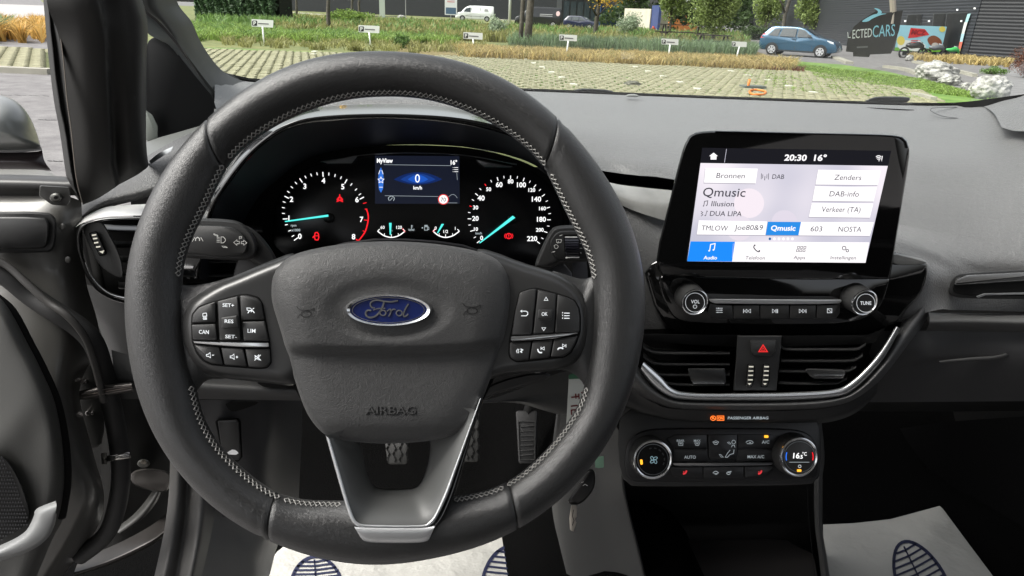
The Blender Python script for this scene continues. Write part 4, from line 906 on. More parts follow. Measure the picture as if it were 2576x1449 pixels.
for i in range(5):
    a, b = edges[i], edges[i+1]
    pts = [(a[0]+3,456 if i else 448),(b[0]-3,456 if i < 4 else 446),(b[1]-3,566 if i < 4 else 556),(a[1]+3,568 if i else 560)]
    if i == 4: pts = [(1583,456),(1720,452),(1775,438),(1770,520),(1740,560),(1700,566),(1577,568)]
    if i == 0: pts = [(700,440),(760,452),(887,456),(890,568),(770,566),(700,545),(680,520)]
    bt_ = ik(slab('media_button', rc(g5(pts), 2.5), SM, BUTTON, None, .0025, .008, 1.6, .001))
    cx = (778,1006,1238,1465,1688)[i]; cy = 501
    S5 = {0: [(1.3,[(750,480),(805,480)]),(1.3,[(750,496),(805,496)]),(1.3,[(750,514),(805,514)]),(3,[(768,480),(773,480)]),(3,[(790,496),(795,496)]),(3,[(762,514),(767,514)])],
          1: [(1.5,[(977,486),(977,520)]),(1.3,[(1005,488),(1005,518),(984,503),(1005,488)]),(1.3,[(1035,488),(1035,518),(1010,503),(1035,488)])],
          2: [(1.3,[(1215,488),(1215,518),(1238,503),(1215,488)]),(2,[(1245,487),(1245,520)]),(2,[(1257,487),(1257,520)])],
          3: [(1.3,[(1436,488),(1436,518),(1458,503),(1436,488)]),(1.3,[(1464,488),(1464,518),(1486,503),(1464,488)]),(1.5,[(1492,487),(1492,520)])],
          4: [(1.4,[(1668,484),(1705,484),(1705,517),(1668,517),(1668,484)]),(1.3,[(1672,486),(1702,515)])]}[i]
    keep2(strokes('button_symbol', [(l[0], g5(l[1])) for l in S5], SM, INKW, None, .0029), bt_)
# =============================== CLIMATE PANEL ===============================
CL = Pl(1820, 1140, .745, (0, -math.cos(rad(20)), math.sin(rad(20))))
g6 = lambda p: fm(1540.9, 1006.3, .3056, p)
console = thing('centre_console', 'dark grey centre console below the vents with an open cubby', 'centre console', CL.o)
def ck_(o): return keep(o, console)
clim = thing('climate_panel', 'black climate control panel with two chrome ringed knobs reading 16.5 degrees', 'climate control', CL(1820, 1145))
def cl_(o): return keep(o, clim)
CP = mat('climate_panel_plastic', (.009,.009,.010), .42)
# console face around the panel
ck_(slab('console_face', chaikin([(1560,1020),(1680,1045),(1900,1056),(2030,1052),(2064,1058),(2066,1150),(2060,1215),(1990,1222),(1640,1225),(1572,1222),(1552,1150)], 1), CL, GREYC := mat('console_grey_plastic', (.02,.02,.02), .5), None, -.004, .02, 4, .003))
cl_(slab('panel_body', chaikin(g6([(95,500),(110,380),(160,300),(260,248),(400,232),(900,228),(1400,232),(1560,250),(1640,300),(1690,400),(1700,520),(1680,620),(1640,660),(1200,668),(600,672),(200,680),(110,640)]), 2), CL, CP, None, 0, .02, 4, .003))
k1_, c, R = knob(CL, g6([(333,490)])[0], 49, .014, .001, clim)
k2_, c, R = knob(CL, g6([(1535,470)])[0], 48, .016, .001, clim)
z1, z2 = .0152, .0172
a = g6([(333,490)])[0]; ring(k1_, CL, a, 38.5, z1, CHROMED, 1.8)
FANP = mat('fan_print', (.35,.5,.55), .5, emit=(.4,.7,.8), es=.15)
for t in (45, 135, 225, 315):
    e = ell(a[0]+2+6*math.cos(rad(t)), a[1]+1+6*math.sin(rad(t)), 5, 3.2, 14, t+20); keep2(strokes('fan_symbol', [(1.2, e+[e[0]])], CL, FANP, None, z1+.0003), k1_)
keep2(flat('indicator', [rc(g6([(225,490),(246,490),(250,530),(230,532)]), 2)], CL, AMBER, None, z1+.0003), k1_)
for t in (-110, -85, -60, -35, -8, 15): 
    p0 = (a[0]+29*math.cos(rad(t)), a[1]+29*math.sin(rad(t))); p1 = (a[0]+29*math.cos(rad(t+13)), a[1]+29*math.sin(rad(t+13)))
    keep2(strokes('unlit_indicator', [(3, [p0, p1])], CL, mat('unlit_indicator', (.03,.03,.033), .5), None, z1+.0003), k1_)
b = g6([(1540,468)])[0]; ring(k2_, CL, b, 38.5, z2, CHROMED, 1.8)
ring(k2_, CL, b, 34, z2+.0002, BLUEL, 2.4, 165, 200, 8, 'cold_mark'); ring(k2_, CL, b, 34, z2+.0002, RED, 2.4, -20, 15, 8, 'warm_mark')
p = g6([(1514,458)])[0]; keep2(text('16', p[0], p[1], 14, CL, LIT, None, z2+.0004, width=16, bold=.02, shear=.1, name='temperature_reading'), k2_)
p = g6([(1556,468)])[0]; keep2(text('.5', p[0]-1, p[1], 9, CL, LIT, None, z2+.0004, width=8, bold=.03, name='temperature_reading'), k2_)
p = g6([(1584,443)])[0]; keep2(text('°C', p[0]-1, p[1], 9, CL, LIT, None, z2+.0004, width=11, bold=.01, name='temperature_reading'), k2_)
keep2(strokes('display_line', [(1, g6([(1455,512),(1620,512)]))], CL, LITDIM, None, z2+.0004), k2_)
p = g6([(1541,546)])[0]; ring(k2_, CL, p, 3.5, z2+.0004, INKW, 1.2, 0, 360, 14, 'auto_symbol')
p = g6([(1535,581)])[0]; keep2(flat('indicator', [rc([(p[0]-5,p[1]-3),(p[0]+6,p[1]-3),(p[0]+6,p[1]+3),(p[0]-5,p[1]+3)], 1.5)], CL, AMBER, None, z2+.0004), k2_)
cl_(slab('chrome_bar', rc(g6([(488,516),(900,514),(1335,506),(1310,532),(1260,538),(900,544),(560,546),(510,540)]), 3), CL, CHROMED, None, .004, .006, 2, .002))
BT2 = mat('climate_button', (.012,.012,.013), .4)
def cbt(pts, n='climate_button', z=.0022): return cl_(slab(n, rc(g6(pts), 2.5), CL, BT2, None, z, .004, 1.2, .0008))
bA = cbt([(445,318),(520,285),(776,283),(782,396),(500,396)]); bB = cbt([(500,402),(784,402),(790,508),(495,508)])
bC = cbt([(790,283),(1028,283),(1028,470),(1005,492),(815,492),(796,470)], z=.003); bD = cbt([(1036,283),(1310,283),(1370,315),(1340,396),(1036,396)]); bE = cbt([(1036,402),(1335,402),(1328,500),(1020,508)])
bF = cbt([(470,552),(740,552),(745,640),(500,630)]); bG = cbt([(750,552),(1080,550),(1082,642),(752,642)]); bH = cbt([(1090,550),(1310,542),(1330,560),(1260,625),(1092,640)])
CI = mat('climate_print', (.4,.42,.43), .5, emit=(.6,.7,.75), es=.14)
def ct(s, x, y, h, b, wd): p = g6([(x, y)])[0]; keep2(text(s, p[0], p[1], h, CL, CI, None, .0026, width=wd, bold=.012), b)
ct('REAR', 560, 335, 6, bA, 19); ct('MAX', 697, 335, 6, bA, 17); ct('AUTO', 638, 470, 8, bB, 29); ct('MAX A/C', 1180, 467, 8, bE, 42); ct('A/C', 1260, 346, 8, bD, 19)
def cs(ls, b, m=None): keep2(strokes('button_symbol', [(l[0], g6(l[1])) if isinstance(l[0], (int, float)) else (1.3, g6(l)) for l in ls], CL, m or CI, None, .0034), b)
cs([[(542,352),(580,352),(578,374),(545,374),(542,352)],(2,[(552,360),(570,360)])], bA); cs([[(676,352),(718,352),(708,374),(686,374),(676,352)],(2,[(688,360),(706,360)])], bA)
cs([[(826,345),(850,335),(874,345),(860,365),(840,365),(826,345)],(2,[(838,350),(862,350)])], bC)
e = ell(997, 346, 15, 15, 16); cs([(1.5, e+[e[0]]), [(945,350),(960,345),(975,362),(962,362),(945,350)], (1.6,[(980,388),(985,372),(1003,372),(1008,390)]), (1.6,[(1000,408),(996,440),(965,450),(945,472),(928,470),(945,440),(968,412)]), [(878,448),(892,450),(912,470),(895,470),(878,448)]], bC)
cs([(1.6,cr([(1098,350),(1110,338),(1140,335),(1158,350),(1140,360),(1105,358)], 14)),(2.4,[(1125,350),(1140,350)])], bD)
keep2(flat('indicator', [rc(g6([(1248,290),(1282,290),(1284,311),(1250,311)]), 2)], CL, AMBER, None, .0034), bD)
RS = mat('red_seat_print', (.6,.04,.05), .5, emit=(1,.05,.06), es=.25)
for x, b in ((592, bF), (1210, bH)): cs([(4,[(x-12,608),(x+8,604)]),(4,[(x+8,604),(x+18,580)]),(2.5,[(x-8,588),(x-2,596)])], b, RS)
cs([(1.6,cr([(826,600),(850,586),(874,600)], 8)),[(832,605),(870,605)],[(842,612),(862,612)]], bG); e = ell(955, 602, 14, 11, 14); cs([(1.6, e+[e[0]]),(2.5,[(950,596),(978,588)])], bG)

# cubby, console edges and side
ck_(loft('cubby_back', [[(1560,1205,.76),(2070,1205,.76)],[(1570,1330,.88),(2070,1330,.88)],[(1590,1480,.80),(2080,1480,.80)]], mat('cubby_plastic', (.012,.012,.012), .5), None, 6, sub=2, sm=False))
ck_(slab('cubby_mat', chaikin([(1590,1357),(1800,1358),(1985,1352),(2010,1380),(2040,1398),(2055,1410),(2060,1520),(1600,1520)][:0] or [(1600,1362),(1800,1358),(1975,1356),(2000,1372),(2035,1388),(2048,1396),(2060,1470),(2060,1520),(1610,1520)], 1), lambda u, v, off=0: PZ(u, v, .62+off), mat('cubby_rubber_mat', (.05,.045,.045), .7), None, 0, .01, 2, .002))
ck_(loft('console_side', [[(1545,1060,.66),(1568,1120,.655),(1563,1204,.65),(1578,1290,.66),(1598,1370,.66),(1625,1480,.66)],[(1480,1040,.70),(1500,1120,.695),(1508,1204,.69),(1522,1290,.69),(1545,1370,.69),(1570,1480,.69)],[(1400,1040,.76),(1390,1120,.76),(1385,1204,.76),(1388,1295,.77),(1402,1370,.77),(1425,1480,.77)],[(1400,1040,.95),(1390,1120,.96),(1385,1204,.96),(1388,1295,.97),(1402,1370,.97),(1425,1480,.97)]], GREYPL, None, 40, sub=5))
ck_(loft('console_edge', [[(1568,1120,.655),(1563,1204,.65),(1578,1290,.66),(1598,1370,.66),(1625,1480,.66)],[(1574,1120,.66),(1570,1204,.66),(1585,1290,.67),(1606,1370,.67),(1633,1480,.67)],[(1574,1120,.76),(1570,1204,.76),(1585,1290,.8),(1606,1370,.8),(1633,1480,.8)]], DASHHARD, None, 30, sub=3))
ck_(loft('console_edge_right', [[(2040,1058,.67),(2052,1110,.665),(2056,1160,.665),(2048,1215,.66),(2050,1320,.66),(2060,1400,.66),(2068,1480,.66)],[(2058,1058,.67),(2066,1110,.66),(2068,1160,.66),(2062,1215,.655),(2062,1320,.655),(2073,1400,.655),(2084,1480,.655)],[(2066,1058,.70),(2072,1110,.69),(2074,1160,.69),(2068,1215,.69),(2068,1320,.69),(2080,1400,.69),(2092,1480,.69)],[(2066,1058,.9),(2072,1110,.9),(2074,1160,.9),(2068,1215,.9),(2068,1320,.9),(2080,1400,.9),(2092,1480,.9)]], GREYPL, None, 40, sub=4))
ck_(strokes('cubby_seam', [(1.2, [(2030,1225),(2034,1300),(2044,1400),(2052,1460)])], SY(.67), DASHHARD, None, 0, h=.0))

# =============================== LOWER DASH / KNEE AREA ===============================
knee = thing('lower_dash_panel', 'dark plastic knee panel under the steering column with a bonnet release', 'trim panel', PY(700, 1100, .66))
def nk(o): return keep(o, knee)
nk(loft('knee_cover', [[(280,880,.60),(500,940,.60),(760,950,.60),(900,960,.60)],[(290,960,.585),(500,972,.585),(760,985,.585),(900,985,.585)],[(300,1004,.59),(508,1004,.59),(760,1008,.59),(900,1008,.59)]], DASHHARD, None, 20, sub=4))
nk(slab('knee_cover_recess', chaikin([(640,960),(680,962),(730,962),(738,976),(668,976)], 1), SY(.583), MATTE, None, .001, .004, 1, .001))
nk(loft('fuse_cover', [[(498,1006,.62),(560,1006,.615),(640,1006,.63),(705,1006,.66),(760,1006,.76)],[(505,1080,.62),(565,1080,.615),(640,1080,.63),(700,1080,.66),(760,1080,.78)],[(520,1180,.63),(575,1180,.625),(640,1180,.635),(692,1180,.67),(755,1180,.78)],[(560,1300,.64),(600,1300,.64),(650,1300,.65),(690,1300,.68),(750,1300,.78)]], mat('fuse_cover_plastic', (.03,.03,.032), .5, bump=('noise', 1500, .2, .0004)), None, 20, sub=4))
nk(slab('cover_notch', chaikin([(563,1010),(640,1008),(655,1014),(600,1034),(578,1036)], 1), SY(.608), MATTE, None, .001, .006, 1, .001))
rl = nk(slab('release_well', rc([(541,1060),(548,1054),(600,1052),(606,1060),(610,1150),(600,1162),(562,1158)], 4), SY(.612), MATTE, None, .001, .006, 1.5, .001))
hd_ = nk(slab('bonnet_release', rc([(548,1058),(596,1055),(601,1062),(606,1145),(600,1158),(568,1155),(556,1120)], 4), SY(.606), DASHHARD, None, .002, .012, 3, .002))
cs_ = [(572,1138),(578,1134),(584,1131),(592,1132),(597,1136),(600,1140),(594,1144),(570,1143)]
keep2(flat('bonnet_symbol', [cs_], SY(.606), mat('glowing_white_print', (.8,.8,.78), .5, emit=(.8,.8,.8), es=.1), None, .0025), hd_)  # print brightened by a slight added glow
# trim right of the column
nk(loft('column_side_trim', [[(1180,1020,.62),(1290,985,.63),(1400,940,.645),(1480,925,.65),(1600,905,.66)],[(1200,1015,.62),(1300,1008,.64),(1400,985,.65),(1500,990,.66),(1600,1000,.665)],[(1210,1006,.64),(1300,1008,.65),(1380,1030,.66),(1480,1055,.67),(1600,1060,.67)],[(1210,1012,.80),(1300,1014,.80),(1380,1036,.8),(1480,1060,.78),(1600,1080,.75)]], GREYPL, None, 30, sub=4))
nk(slab('column_lower_shroud', chaikin([(1190,1000),(1240,962),(1330,938),(1388,938),(1380,955),(1300,978),(1245,990),(1200,1020)], 2), SY(.57), DASHHARD, None, 0, .05, 5, .006))
nk(loft('dash_left_end', [[(150,700,.66),(250,724,.64),(300,745,.63),(420,800,.62)],[(240,800,.66),(270,820,.635),(330,850,.625),(460,870,.61)],[(280,940,.66),(300,950,.635),(360,960,.62),(500,960,.60)]], DASHHARD, None, 16, sub=3))

# =============================== FLOOR, PEDALS, MATS ===============================
FZ = .50
CARPET = mat('black_carpet', (.002,.002,.002), .95, spec=.05, bump=('noise', 400, .6, .003))
mb = MB(); nx, ny = 40, 20; R_ = []
for j in range(ny+1):
    y = .55+ (1.45-.55)*j/ny; r = []
    for i in range(nx+1):
        x = -.62+1.75*i/nx; z = FZ-.012 + max(0, (y-1.12))*1.1 + .004*math.sin(x*9)*math.sin(y*7)
        tx = abs(x-.27); z += .22*max(0, 1-(tx/.16)**2) if tx < .16 else 0
        r.append((x, y, z))
    R_.append(r)
mb.grid(R_); fl = mb.build('floor', CARPET, None, smooth=True, kind='structure')
cab = MB(); cab.grid([[(-.62, 1.45, .4), (1.6, 1.45, .4)], [(-.62, 1.42, 1.06), (1.6, 1.42, 1.06)]]); 
fw = cab.build('firewall', MATTE, None, kind='structure')
PAD = mat('pedal_rubber', (.025,.025,.024), .6)
def pedal(name, lab, c, w, h, pat, arm):
    t = thing(name, lab, 'pedal', PY(c[0], c[1], 1.08)); S = Pl(c[0], c[1], 1.22, (0, -math.cos(rad(35)), math.sin(rad(35))))
    u, v = c; o = rc([(u-w*.5,v-h*.5),(u+w*.5,v-h*.5),(u+w*.44,v+h*.5),(u-w*.36,v+h*.5)], 8)
    keep(slab('pad', o, S, PAD if pat == 'hex' else DASHHARD, None, 0, .012, 3, .003), t)
    L = []
    if pat == 'hex':
        for i in range(-1, 3):
            x = u-w*.36+w*.26*(i+1)
            for k in range(int(h/14)):
                y = v-h*.44+14*k; L.append((2.0, [(x, y), (x+(4 if (k+i) % 2 else -4), y+6), (x, y+12)]))
    else:
        for k in range(7): L.append((1.6, [(u-w*.3, v-h*.2+k*h*.09), (u+w*.32, v-h*.34+k*h*.09+h*.12)]))
        L.append((1.4, [(u-w*.38, v-h*.3), (u+w*.38, v-h*.3), (u+w*.36, v+h*.42), (u-w*.32, v+h*.42), (u-w*.38, v-h*.3)]))
    keep(strokes('tread', L, S, MATTE if pat == 'hex' else GREYPL, None, .002, h=.002), t)
    mb = MB(); p0 = S(u, v-h*.4, -.01); mb.tube([p0, p0+Vector((arm, .03, .10)), p0+Vector((arm, .10, .26))], .009, 8); keep(mb.build('arm', DASHHARD, None, smooth=True), t)
pedal('clutch_pedal', 'ribbed rubber clutch pedal seen through the opening of the lower spoke', (998, 1136), 62, 64, 'hex', -.01)
pedal('brake_pedal', 'ribbed rubber brake pedal right of the chrome edged lower spoke', (1180, 1100), 56, 124, 'hex', .01)
pedal('accelerator_pedal', 'long dark accelerator pedal with diagonal ribs, rightmost of the pedals', (1325, 1100), 56, 134, 'rib', .03)
PAPER = mat('paper', (.46,.455,.42), .8, bump=('noise', 14, .9, .014), var=(9, .05))
SOLE = mat('navy_print', (.012,.016,.05), .6)
def papermat(lab, pts, soles):
    Z = FZ+.006; S = lambda u, v, off=0: PZ(u, v, Z+off)
    t = thing('paper_floor_mat', lab, 'floor mat', S(*pts[0][:2]), group=None)
    # gently wavy sheet
    sh = slab('sheet', cr(pts, 120, True) if False else lin(pts+[pts[0]], 120)[:-1], S, PAPER, None, .002, .0015, 0); keep(sh, t)
    for (cx, cy, a, b, rot) in soles:
        L = []; n = 40; c_, s_ = math.cos(rad(rot)), math.sin(rad(rot))
        tf = lambda x, y: (cx+x*c_-y*s_, cy+x*s_+y*c_)
        o = [tf(a*math.cos(2*math.pi*i/n)*(1+.12*math.sin(2*math.pi*i/n)), b*math.sin(2*math.pi*i/n)) for i in range(n+1)]
        L.append((8, o)); L.append((4, [tf(0, -b*.9), tf(0, b*.3)]))
        for k in range(9):
            y = -b*.82+k*b*.15; hw = a*math.sqrt(max(0, 1-(y/b)**2))*.96; L.append((5.0, [tf(-hw, y-2), tf(0, y+1), tf(hw, y-2)]))
        keep(strokes('sole_print', L, S, SOLE, None, .0032), t)
papermat('white paper floor mat below the steering wheel printed with two navy shoe soles', [(640,1470),(662,1430),(700,1385),(760,1340),(900,1312),(1150,1300),(1392,1292),(1405,1360),(1420,1470),(1430,1560),(600,1560)], [(795,1468,64,68,-4),(1282,1462,68,88,3)])
papermat('white paper mat in the passenger footwell printed with a navy shoe sole', [(2062,1320),(2150,1316),(2240,1306),(2300,1290),(2366,1272),(2420,1345),(2500,1452),(2580,1560),(2085,1560),(2075,1440)], [(2318,1465,60,112,-26)])
papermat_note = None
# =============================== IGNITION KEY AND TAG ===============================
key = thing('ignition_key', 'folded out car key with black head hanging beside the steering column', 'key', PY(1470, 1200, .60))
keep(slab('key_head', chaikin([(1480,1178),(1497,1182),(1498,1220),(1485,1245),(1462,1268),(1442,1272),(1424,1262),(1445,1238),(1468,1205)], 2), SY(.60), mat('key_head_plastic', (.008,.008,.008), .3), None, 0, .014, 5, .005), key)
keep(slab('key_blade', [(1437,1270),(1452,1271),(1451,1300),(1447,1305),(1450,1315),(1443,1338),(1434,1333),(1432,1305)], SY(.602), mat('key_steel', (.62,.58,.52), .3, 1), None, .004, .003, 1, .0006), key)
keep(strokes('blade_groove', [(1.6, [(1443,1282),(1440,1298),(1444,1310),(1440,1322)])], SY(.602), MATTE, None, .0045), key)
keep(strokes('key_symbol', [(1.2, [(1466,1222),(1472,1218),(1478,1222)]), (1.2, [(1462,1214),(1468,1212)])], SY(.60), PR, None, .0055), key)
tagT = thing('key_tag', 'white and green paper key tag with red handwriting beside the steering column', 'tag', PY(1450, 1000, .61))
keep(slab('tag_paper', rc([(1431,946),(1478,943),(1490,960),(1495,1060),(1510,1110),(1445,1100),(1424,1076)], 3), SY(.61), mat('tag_white', (.62,.64,.60), .6), None, 0, .0008, .5, .0002), tagT)
keep(slab('tag_top', rc([(1430,944),(1440,940),(1478,940),(1482,952),(1431,954)], 2), SY(.609), mat('tag_green', (.03,.12,.06), .5), None, 0, .0008, .5, .0002), tagT)
keep(slab('tag_end', rc([(1497,1150),(1519,1147),(1519,1176),(1505,1178),(1497,1176)], 2), SY(.609), mat('tag_pale_green', (.22,.38,.27), .5), None, 0, .0008, .5, .0002), tagT)
HW = mat('maroon_ink', (.16,.012,.015), .6)
keep(strokes('handwriting', [(3.4,[(1437,1000),(1458,997)]),(3.2,[(1448,990),(1449,1003)]),(3,[(1456,990),(1457,1004)]),(3.2,[(1436,1022),(1453,1020)]),(3,[(1458,1020),(1460,1021)]),
   (3.2,[(1436,1032),(1454,1030)]),(3,[(1437,1032),(1438,1044)]),(3,[(1446,1031),(1447,1042)]),(3,[(1454,1030),(1455,1042)]),(3.2,cr([(1437,1052),(1438,1064),(1446,1062),(1450,1052),(1455,1054),(1456,1064)], 12)),(3.4,[(1462,988),(1472,985)])], SY(.61), HW, None, .0006), tagT)
keep(strokes('tag_print', [(1.6,[(1447,962),(1468,961)])], SY(.61), PR, None, .0006), tagT)
# =============================== LEFT SIDE: PILLAR, DASH END, VENT ===============================
g1z = lambda p: fm(0, 440.25, .3472, p)
pil = thing('windscreen_pillar', 'dark windscreen pillar trim left of the steering wheel with a small quarter window', 'pillar', PY(400, 200, .75))
def pk(o): return keep(o, pil)
pk(loft('pillar_trim', [
 [(470,-60,.80),(445,0,.82),(482,55,.86),(502,100,.89),(530,145,.92),(556,175,.95),(582,192,.97),(625,207,1.0),(700,220,1.05)],
 [(425,-60,.765),(418,0,.78),(455,60,.81),(480,110,.84),(510,160,.87),(540,200,.89),(575,225,.91),(615,240,.93),(690,245,.97)],
 [(385,-60,.745),(388,5,.75),(425,65,.78),(455,115,.81),(488,170,.83),(525,225,.85),(560,262,.87),(600,285,.88),(680,290,.9)],
 [(350,-60,.74),(362,15,.75),(402,55,.775),(442,100,.80),(482,155,.82),(520,205,.84),(556,250,.86),(590,300,.87),(650,320,.88)]], PILLAR, None, 50, sub=6))
pk(loft('pillar_gap', [[(350,-60,.745),(362,15,.755),(402,55,.78),(442,100,.805),(482,155,.825),(520,205,.845),(556,250,.865),(590,300,.875)],[(340,-60,.77),(352,20,.78),(394,62,.80),(436,108,.83),(475,162,.85),(512,212,.87),(548,260,.88),(570,300,.89)]], MATTE, None, 30, sub=2))
pk(loft('quarter_window_surround', [
 [(345,-60,.735),(357,20,.745),(398,60,.77),(438,106,.795),(478,160,.815),(516,211,.835),(552,256,.855),(575,300,.87)],
 [(330,-60,.72),(345,40,.725),(372,84,.74),(400,100,.76),(430,118,.79),(470,170,.81),(540,262,.85),(560,300,.87)]], PILLAR, None, 40, sub=3))
pk(slab('quarter_window', chaikin([(367,400),(367,128),(371,106),(384,94),(402,90),(425,104),(470,165),(556,268),(520,330),(430,400)], 1), SY(.80), mat('dark_quarter_glass', (.003,.0035,.004), .5, spec=.15), None, 0, .004, 1, .001))
pk(slab('pale_window_sliver', rc([(366,276),(384,290),(397,318),(397,346),(372,357),(366,350)], 3), SY(.79), mat('pale_grey_paint', (.20,.22,.20), .35), None, 0, .004, 2, .001))  # pale patch laid over the dark quarter glass
pk(loft('window_sill_trim', [[(366,358,.785),(400,346,.785),(450,332,.78),(560,300,.78)],[(366,400,.70),(400,385,.71),(450,365,.72),(560,340,.72)]], mat('sill_grey', (.10,.105,.10), .45), None, 14, sub=3))
# broad door-frame column seen left of the quarter window
pk(loft('door_frame_column', [
 [(115,-40,.56),(121,20,.56),(150,100,.575),(166,250,.59),(185,400,.61),(208,515,.63)],
 [(180,-40,.555),(190,20,.555),(205,100,.565),(215,250,.58),(228,400,.60),(245,500,.625)],
 [(243,-40,.56),(252,20,.56),(265,100,.57),(272,250,.585),(280,400,.605),(292,470,.62)],
 [(248,-40,.575),(257,20,.575),(270,100,.58),(277,250,.60),(286,400,.62),(298,465,.63)],
 [(300,-40,.58),(312,20,.585),(322,100,.59),(326,250,.605),(332,400,.62),(345,440,.63)],
 [(335,-40,.60),(352,20,.60),(362,80,.605),(358,250,.62),(364,380,.635),(372,420,.64)],
 [(345,-40,.66),(366,30,.66),(372,92,.66),(368,150,.67),(368,350,.68),(374,415,.68)]], mat('dark_door_frame', (.011,.0105,.0095), .6, var=(12, .12)), None, 40, sub=5))
SEALM = RUBBER
# left dash end with its vent
lv = thing('left_air_vent', 'left dashboard end with a black air vent, thumbwheel and silver trim', 'air vent', PY(300, 600, .62))
def lk(o): return keep(o, lv)
lk(loft('dash_end_top', [
 [(196,548,.64),(210,505,.66),(255,462,.67),(330,418,.69),(400,375,.71),(480,335,.72),(600,300,.73)],
 [(193,552,.63),(215,520,.64),(262,480,.65),(335,440,.665),(410,400,.68),(500,360,.69),(620,340,.70)],
 [(192,558,.62),(222,530,.625),(270,502,.635),(340,482,.64),(430,455,.65),(520,430,.66),(640,420,.66)],
 [(191,566,.625),(215,545,.63),(262,525,.635),(340,505,.64),(430,480,.65),(520,455,.66),(640,440,.66)]], DASHSOFT2, None, 40, sub=6))
lk(loft('defroster_trim', [[(375,405,.668),(400,385,.672),(436,368,.678)],[(380,413,.664),(402,398,.667),(430,380,.672)]], CHROMED, None, 10, sub=2))
lk(loft('silver_trim', [[(190,566,.622),(215,543,.626),(262,522,.632),(300,517,.634),(350,514,.636),(420,512,.64),(560,510,.65)],[(190,572,.612),(215,557,.612),(262,546,.612),(300,543,.612),(350,542,.612),(420,540,.62),(560,540,.63)]], mat('brushed_silver_trim', (.78,.78,.76), .4, .2), None, 24, sub=3))
ringO = [(420,546),(350,545),(262,548),(215,560),(196,575),(190,600),(196,640),(212,685),(235,722),(262,745),(300,762),(360,775)]
ringI = [(420,553),(350,552),(268,554),(225,564),(208,578),(203,600),(208,638),(224,680),(246,714),(272,732),(305,745),(360,757)]
lk(band('vent_ring', ringO, ringI, SY(.60), GLOSS, None, .004, .004, 60, 6, .02))
lk(band('vent_ring_trim', [(212,660),(224,690),(246,722),(272,742),(300,752),(350,762)], [(218,662),(230,690),(252,717),(277,735),(303,744),(350,752)], SY(.60), CHROME, None, .008, .002, 30, 5, .004))
lk(slab('vent_cavity', chaikin([(420,550),(265,550),(208,575),(203,610),(225,685),(260,730),(330,752),(650,740),(660,640),(600,552)], 1), SY(.66), MATTE, None, 0, .01, 1))
lk(slab('wheel_cheek', chaikin(g1z([(610,350),(680,335),(740,335),(800,430),(880,600),(900,740),(860,745),(760,690),(700,620),(640,500),(600,400)]), 1), SY(.60), GREYPL, None, .002, .02, 3, .003))
lk(slab('thumbwheel_well', rc(g1z([(645,420),(700,405),(775,560),(770,578),(722,590),(648,440)]), 4), SY(.60), MATTE, None, .0024, .003, .6, .0005))
th = lk(slab('thumbwheel', rc(g1z([(655,424),(702,412),(765,560),(758,572),(724,580),(660,440)]), 4), SY(.60), BUTTON, None, .006, .006, 2, .002))
for x, y in ((682,435),(690,460),(697,490),(712,520)): keep2(flat('thumbwheel_mark', [g1z([(x-17,y-3),(x+15,y-7),(x+16,y+3),(x-15,y+8)])], SY(.60), mat('glowing_cream_print', 0), None, .0064), th)
keep2(flat('thumbwheel_mark', [g1z([(718,555),(755,545),(745,570)])], SY(.60), mat('glowing_cream_print', 0), None, .0064), th)
for y0 in (578, 618, 655, 690, 722):
    a = [(262+(y0-578)*.25, y0), (340, y0+3), (660, y0+4)]
    mb = MB(); aa = cr(a, 16); S_ = SY(.612); mb.grid([[S_(u, v+3, -.002) for u, v in aa], [S_(u, v, 0) for u, v in aa], [S_(u, v-3, -.002) for u, v in aa], [S_(u, v-14, -.04) for u, v in aa]]); lk(mb.build('slat', SATIN, None, smooth=50))
lk(slab('vent_tab', rc([(428,648),(500,644),(508,652),(492,680),(430,680)], 4), SY(.595), SATIN, None, 0, .02, 3, .003))
lk(slab('tab_trim', rc([(436,668),(488,668),(486,676),(436,676)], 1.5), SY(.593), CHROME, None, 0, .003, 1, .001))
lk(band('lower_trim', [(430,712),(470,718),(530,712),(600,706)], [(430,720),(470,724),(520,722),(600,716)], SY(.60), CHROME, None, 0, .002, 20, 4, .006))
# =============================== OPEN DRIVER'S DOOR ===============================
door = thing('open_car_door', 'open dark grey driver door with rubber seals, armrest and speaker grille', 'car door', PY(150, 900, .62))
def ok(o): return keep(o, door)
ok(loft('window_frame', [
 [(104,-60,.60),(109,0,.60),(120,125,.61),(135,250,.62),(150,330,.63),(167,445,.64),(178,480,.645)],
 [(116,-60,.585),(121,0,.585),(133,125,.595),(148,250,.605),(164,330,.615),(182,445,.625),(200,505,.63)],
 [(120,-60,.59),(124,0,.59),(140,125,.60),(156,250,.61),(172,330,.62),(190,445,.63),(206,510,.635)],
 [(126,-60,.575),(130,0,.575),(158,125,.585),(170,250,.60),(182,330,.61),(198,445,.62),(212,515,.63)]], RUBBER, None, 30, sub=4))
ok(band('frame_edge_trim', [(113,-40),(119,0),(140,45),(155,125),(167,250),(178,330),(190,445),(206,510)], [(115,-40),(121,0),(143,45),(158,125),(170,250),(181,330),(193,445),(208,512)], SY(.575), mat('pale_metal_edge', (.16,.14,.12), .35, .6), None, 0, .001, 40, 3, .003))  # thin line paler than the rubber frame
ok(loft('window_ledge', [[(-80,438,.64),(60,440,.64),(168,444,.64)],[(-80,448,.62),(60,450,.62),(172,454,.62)],[(-80,468,.615),(60,470,.615),(182,474,.615)],[(-80,492,.62),(60,492,.62),(196,492,.62)]], mat('ledge_plastic', (.025,.024,.023), .4), None, 14, sub=3))
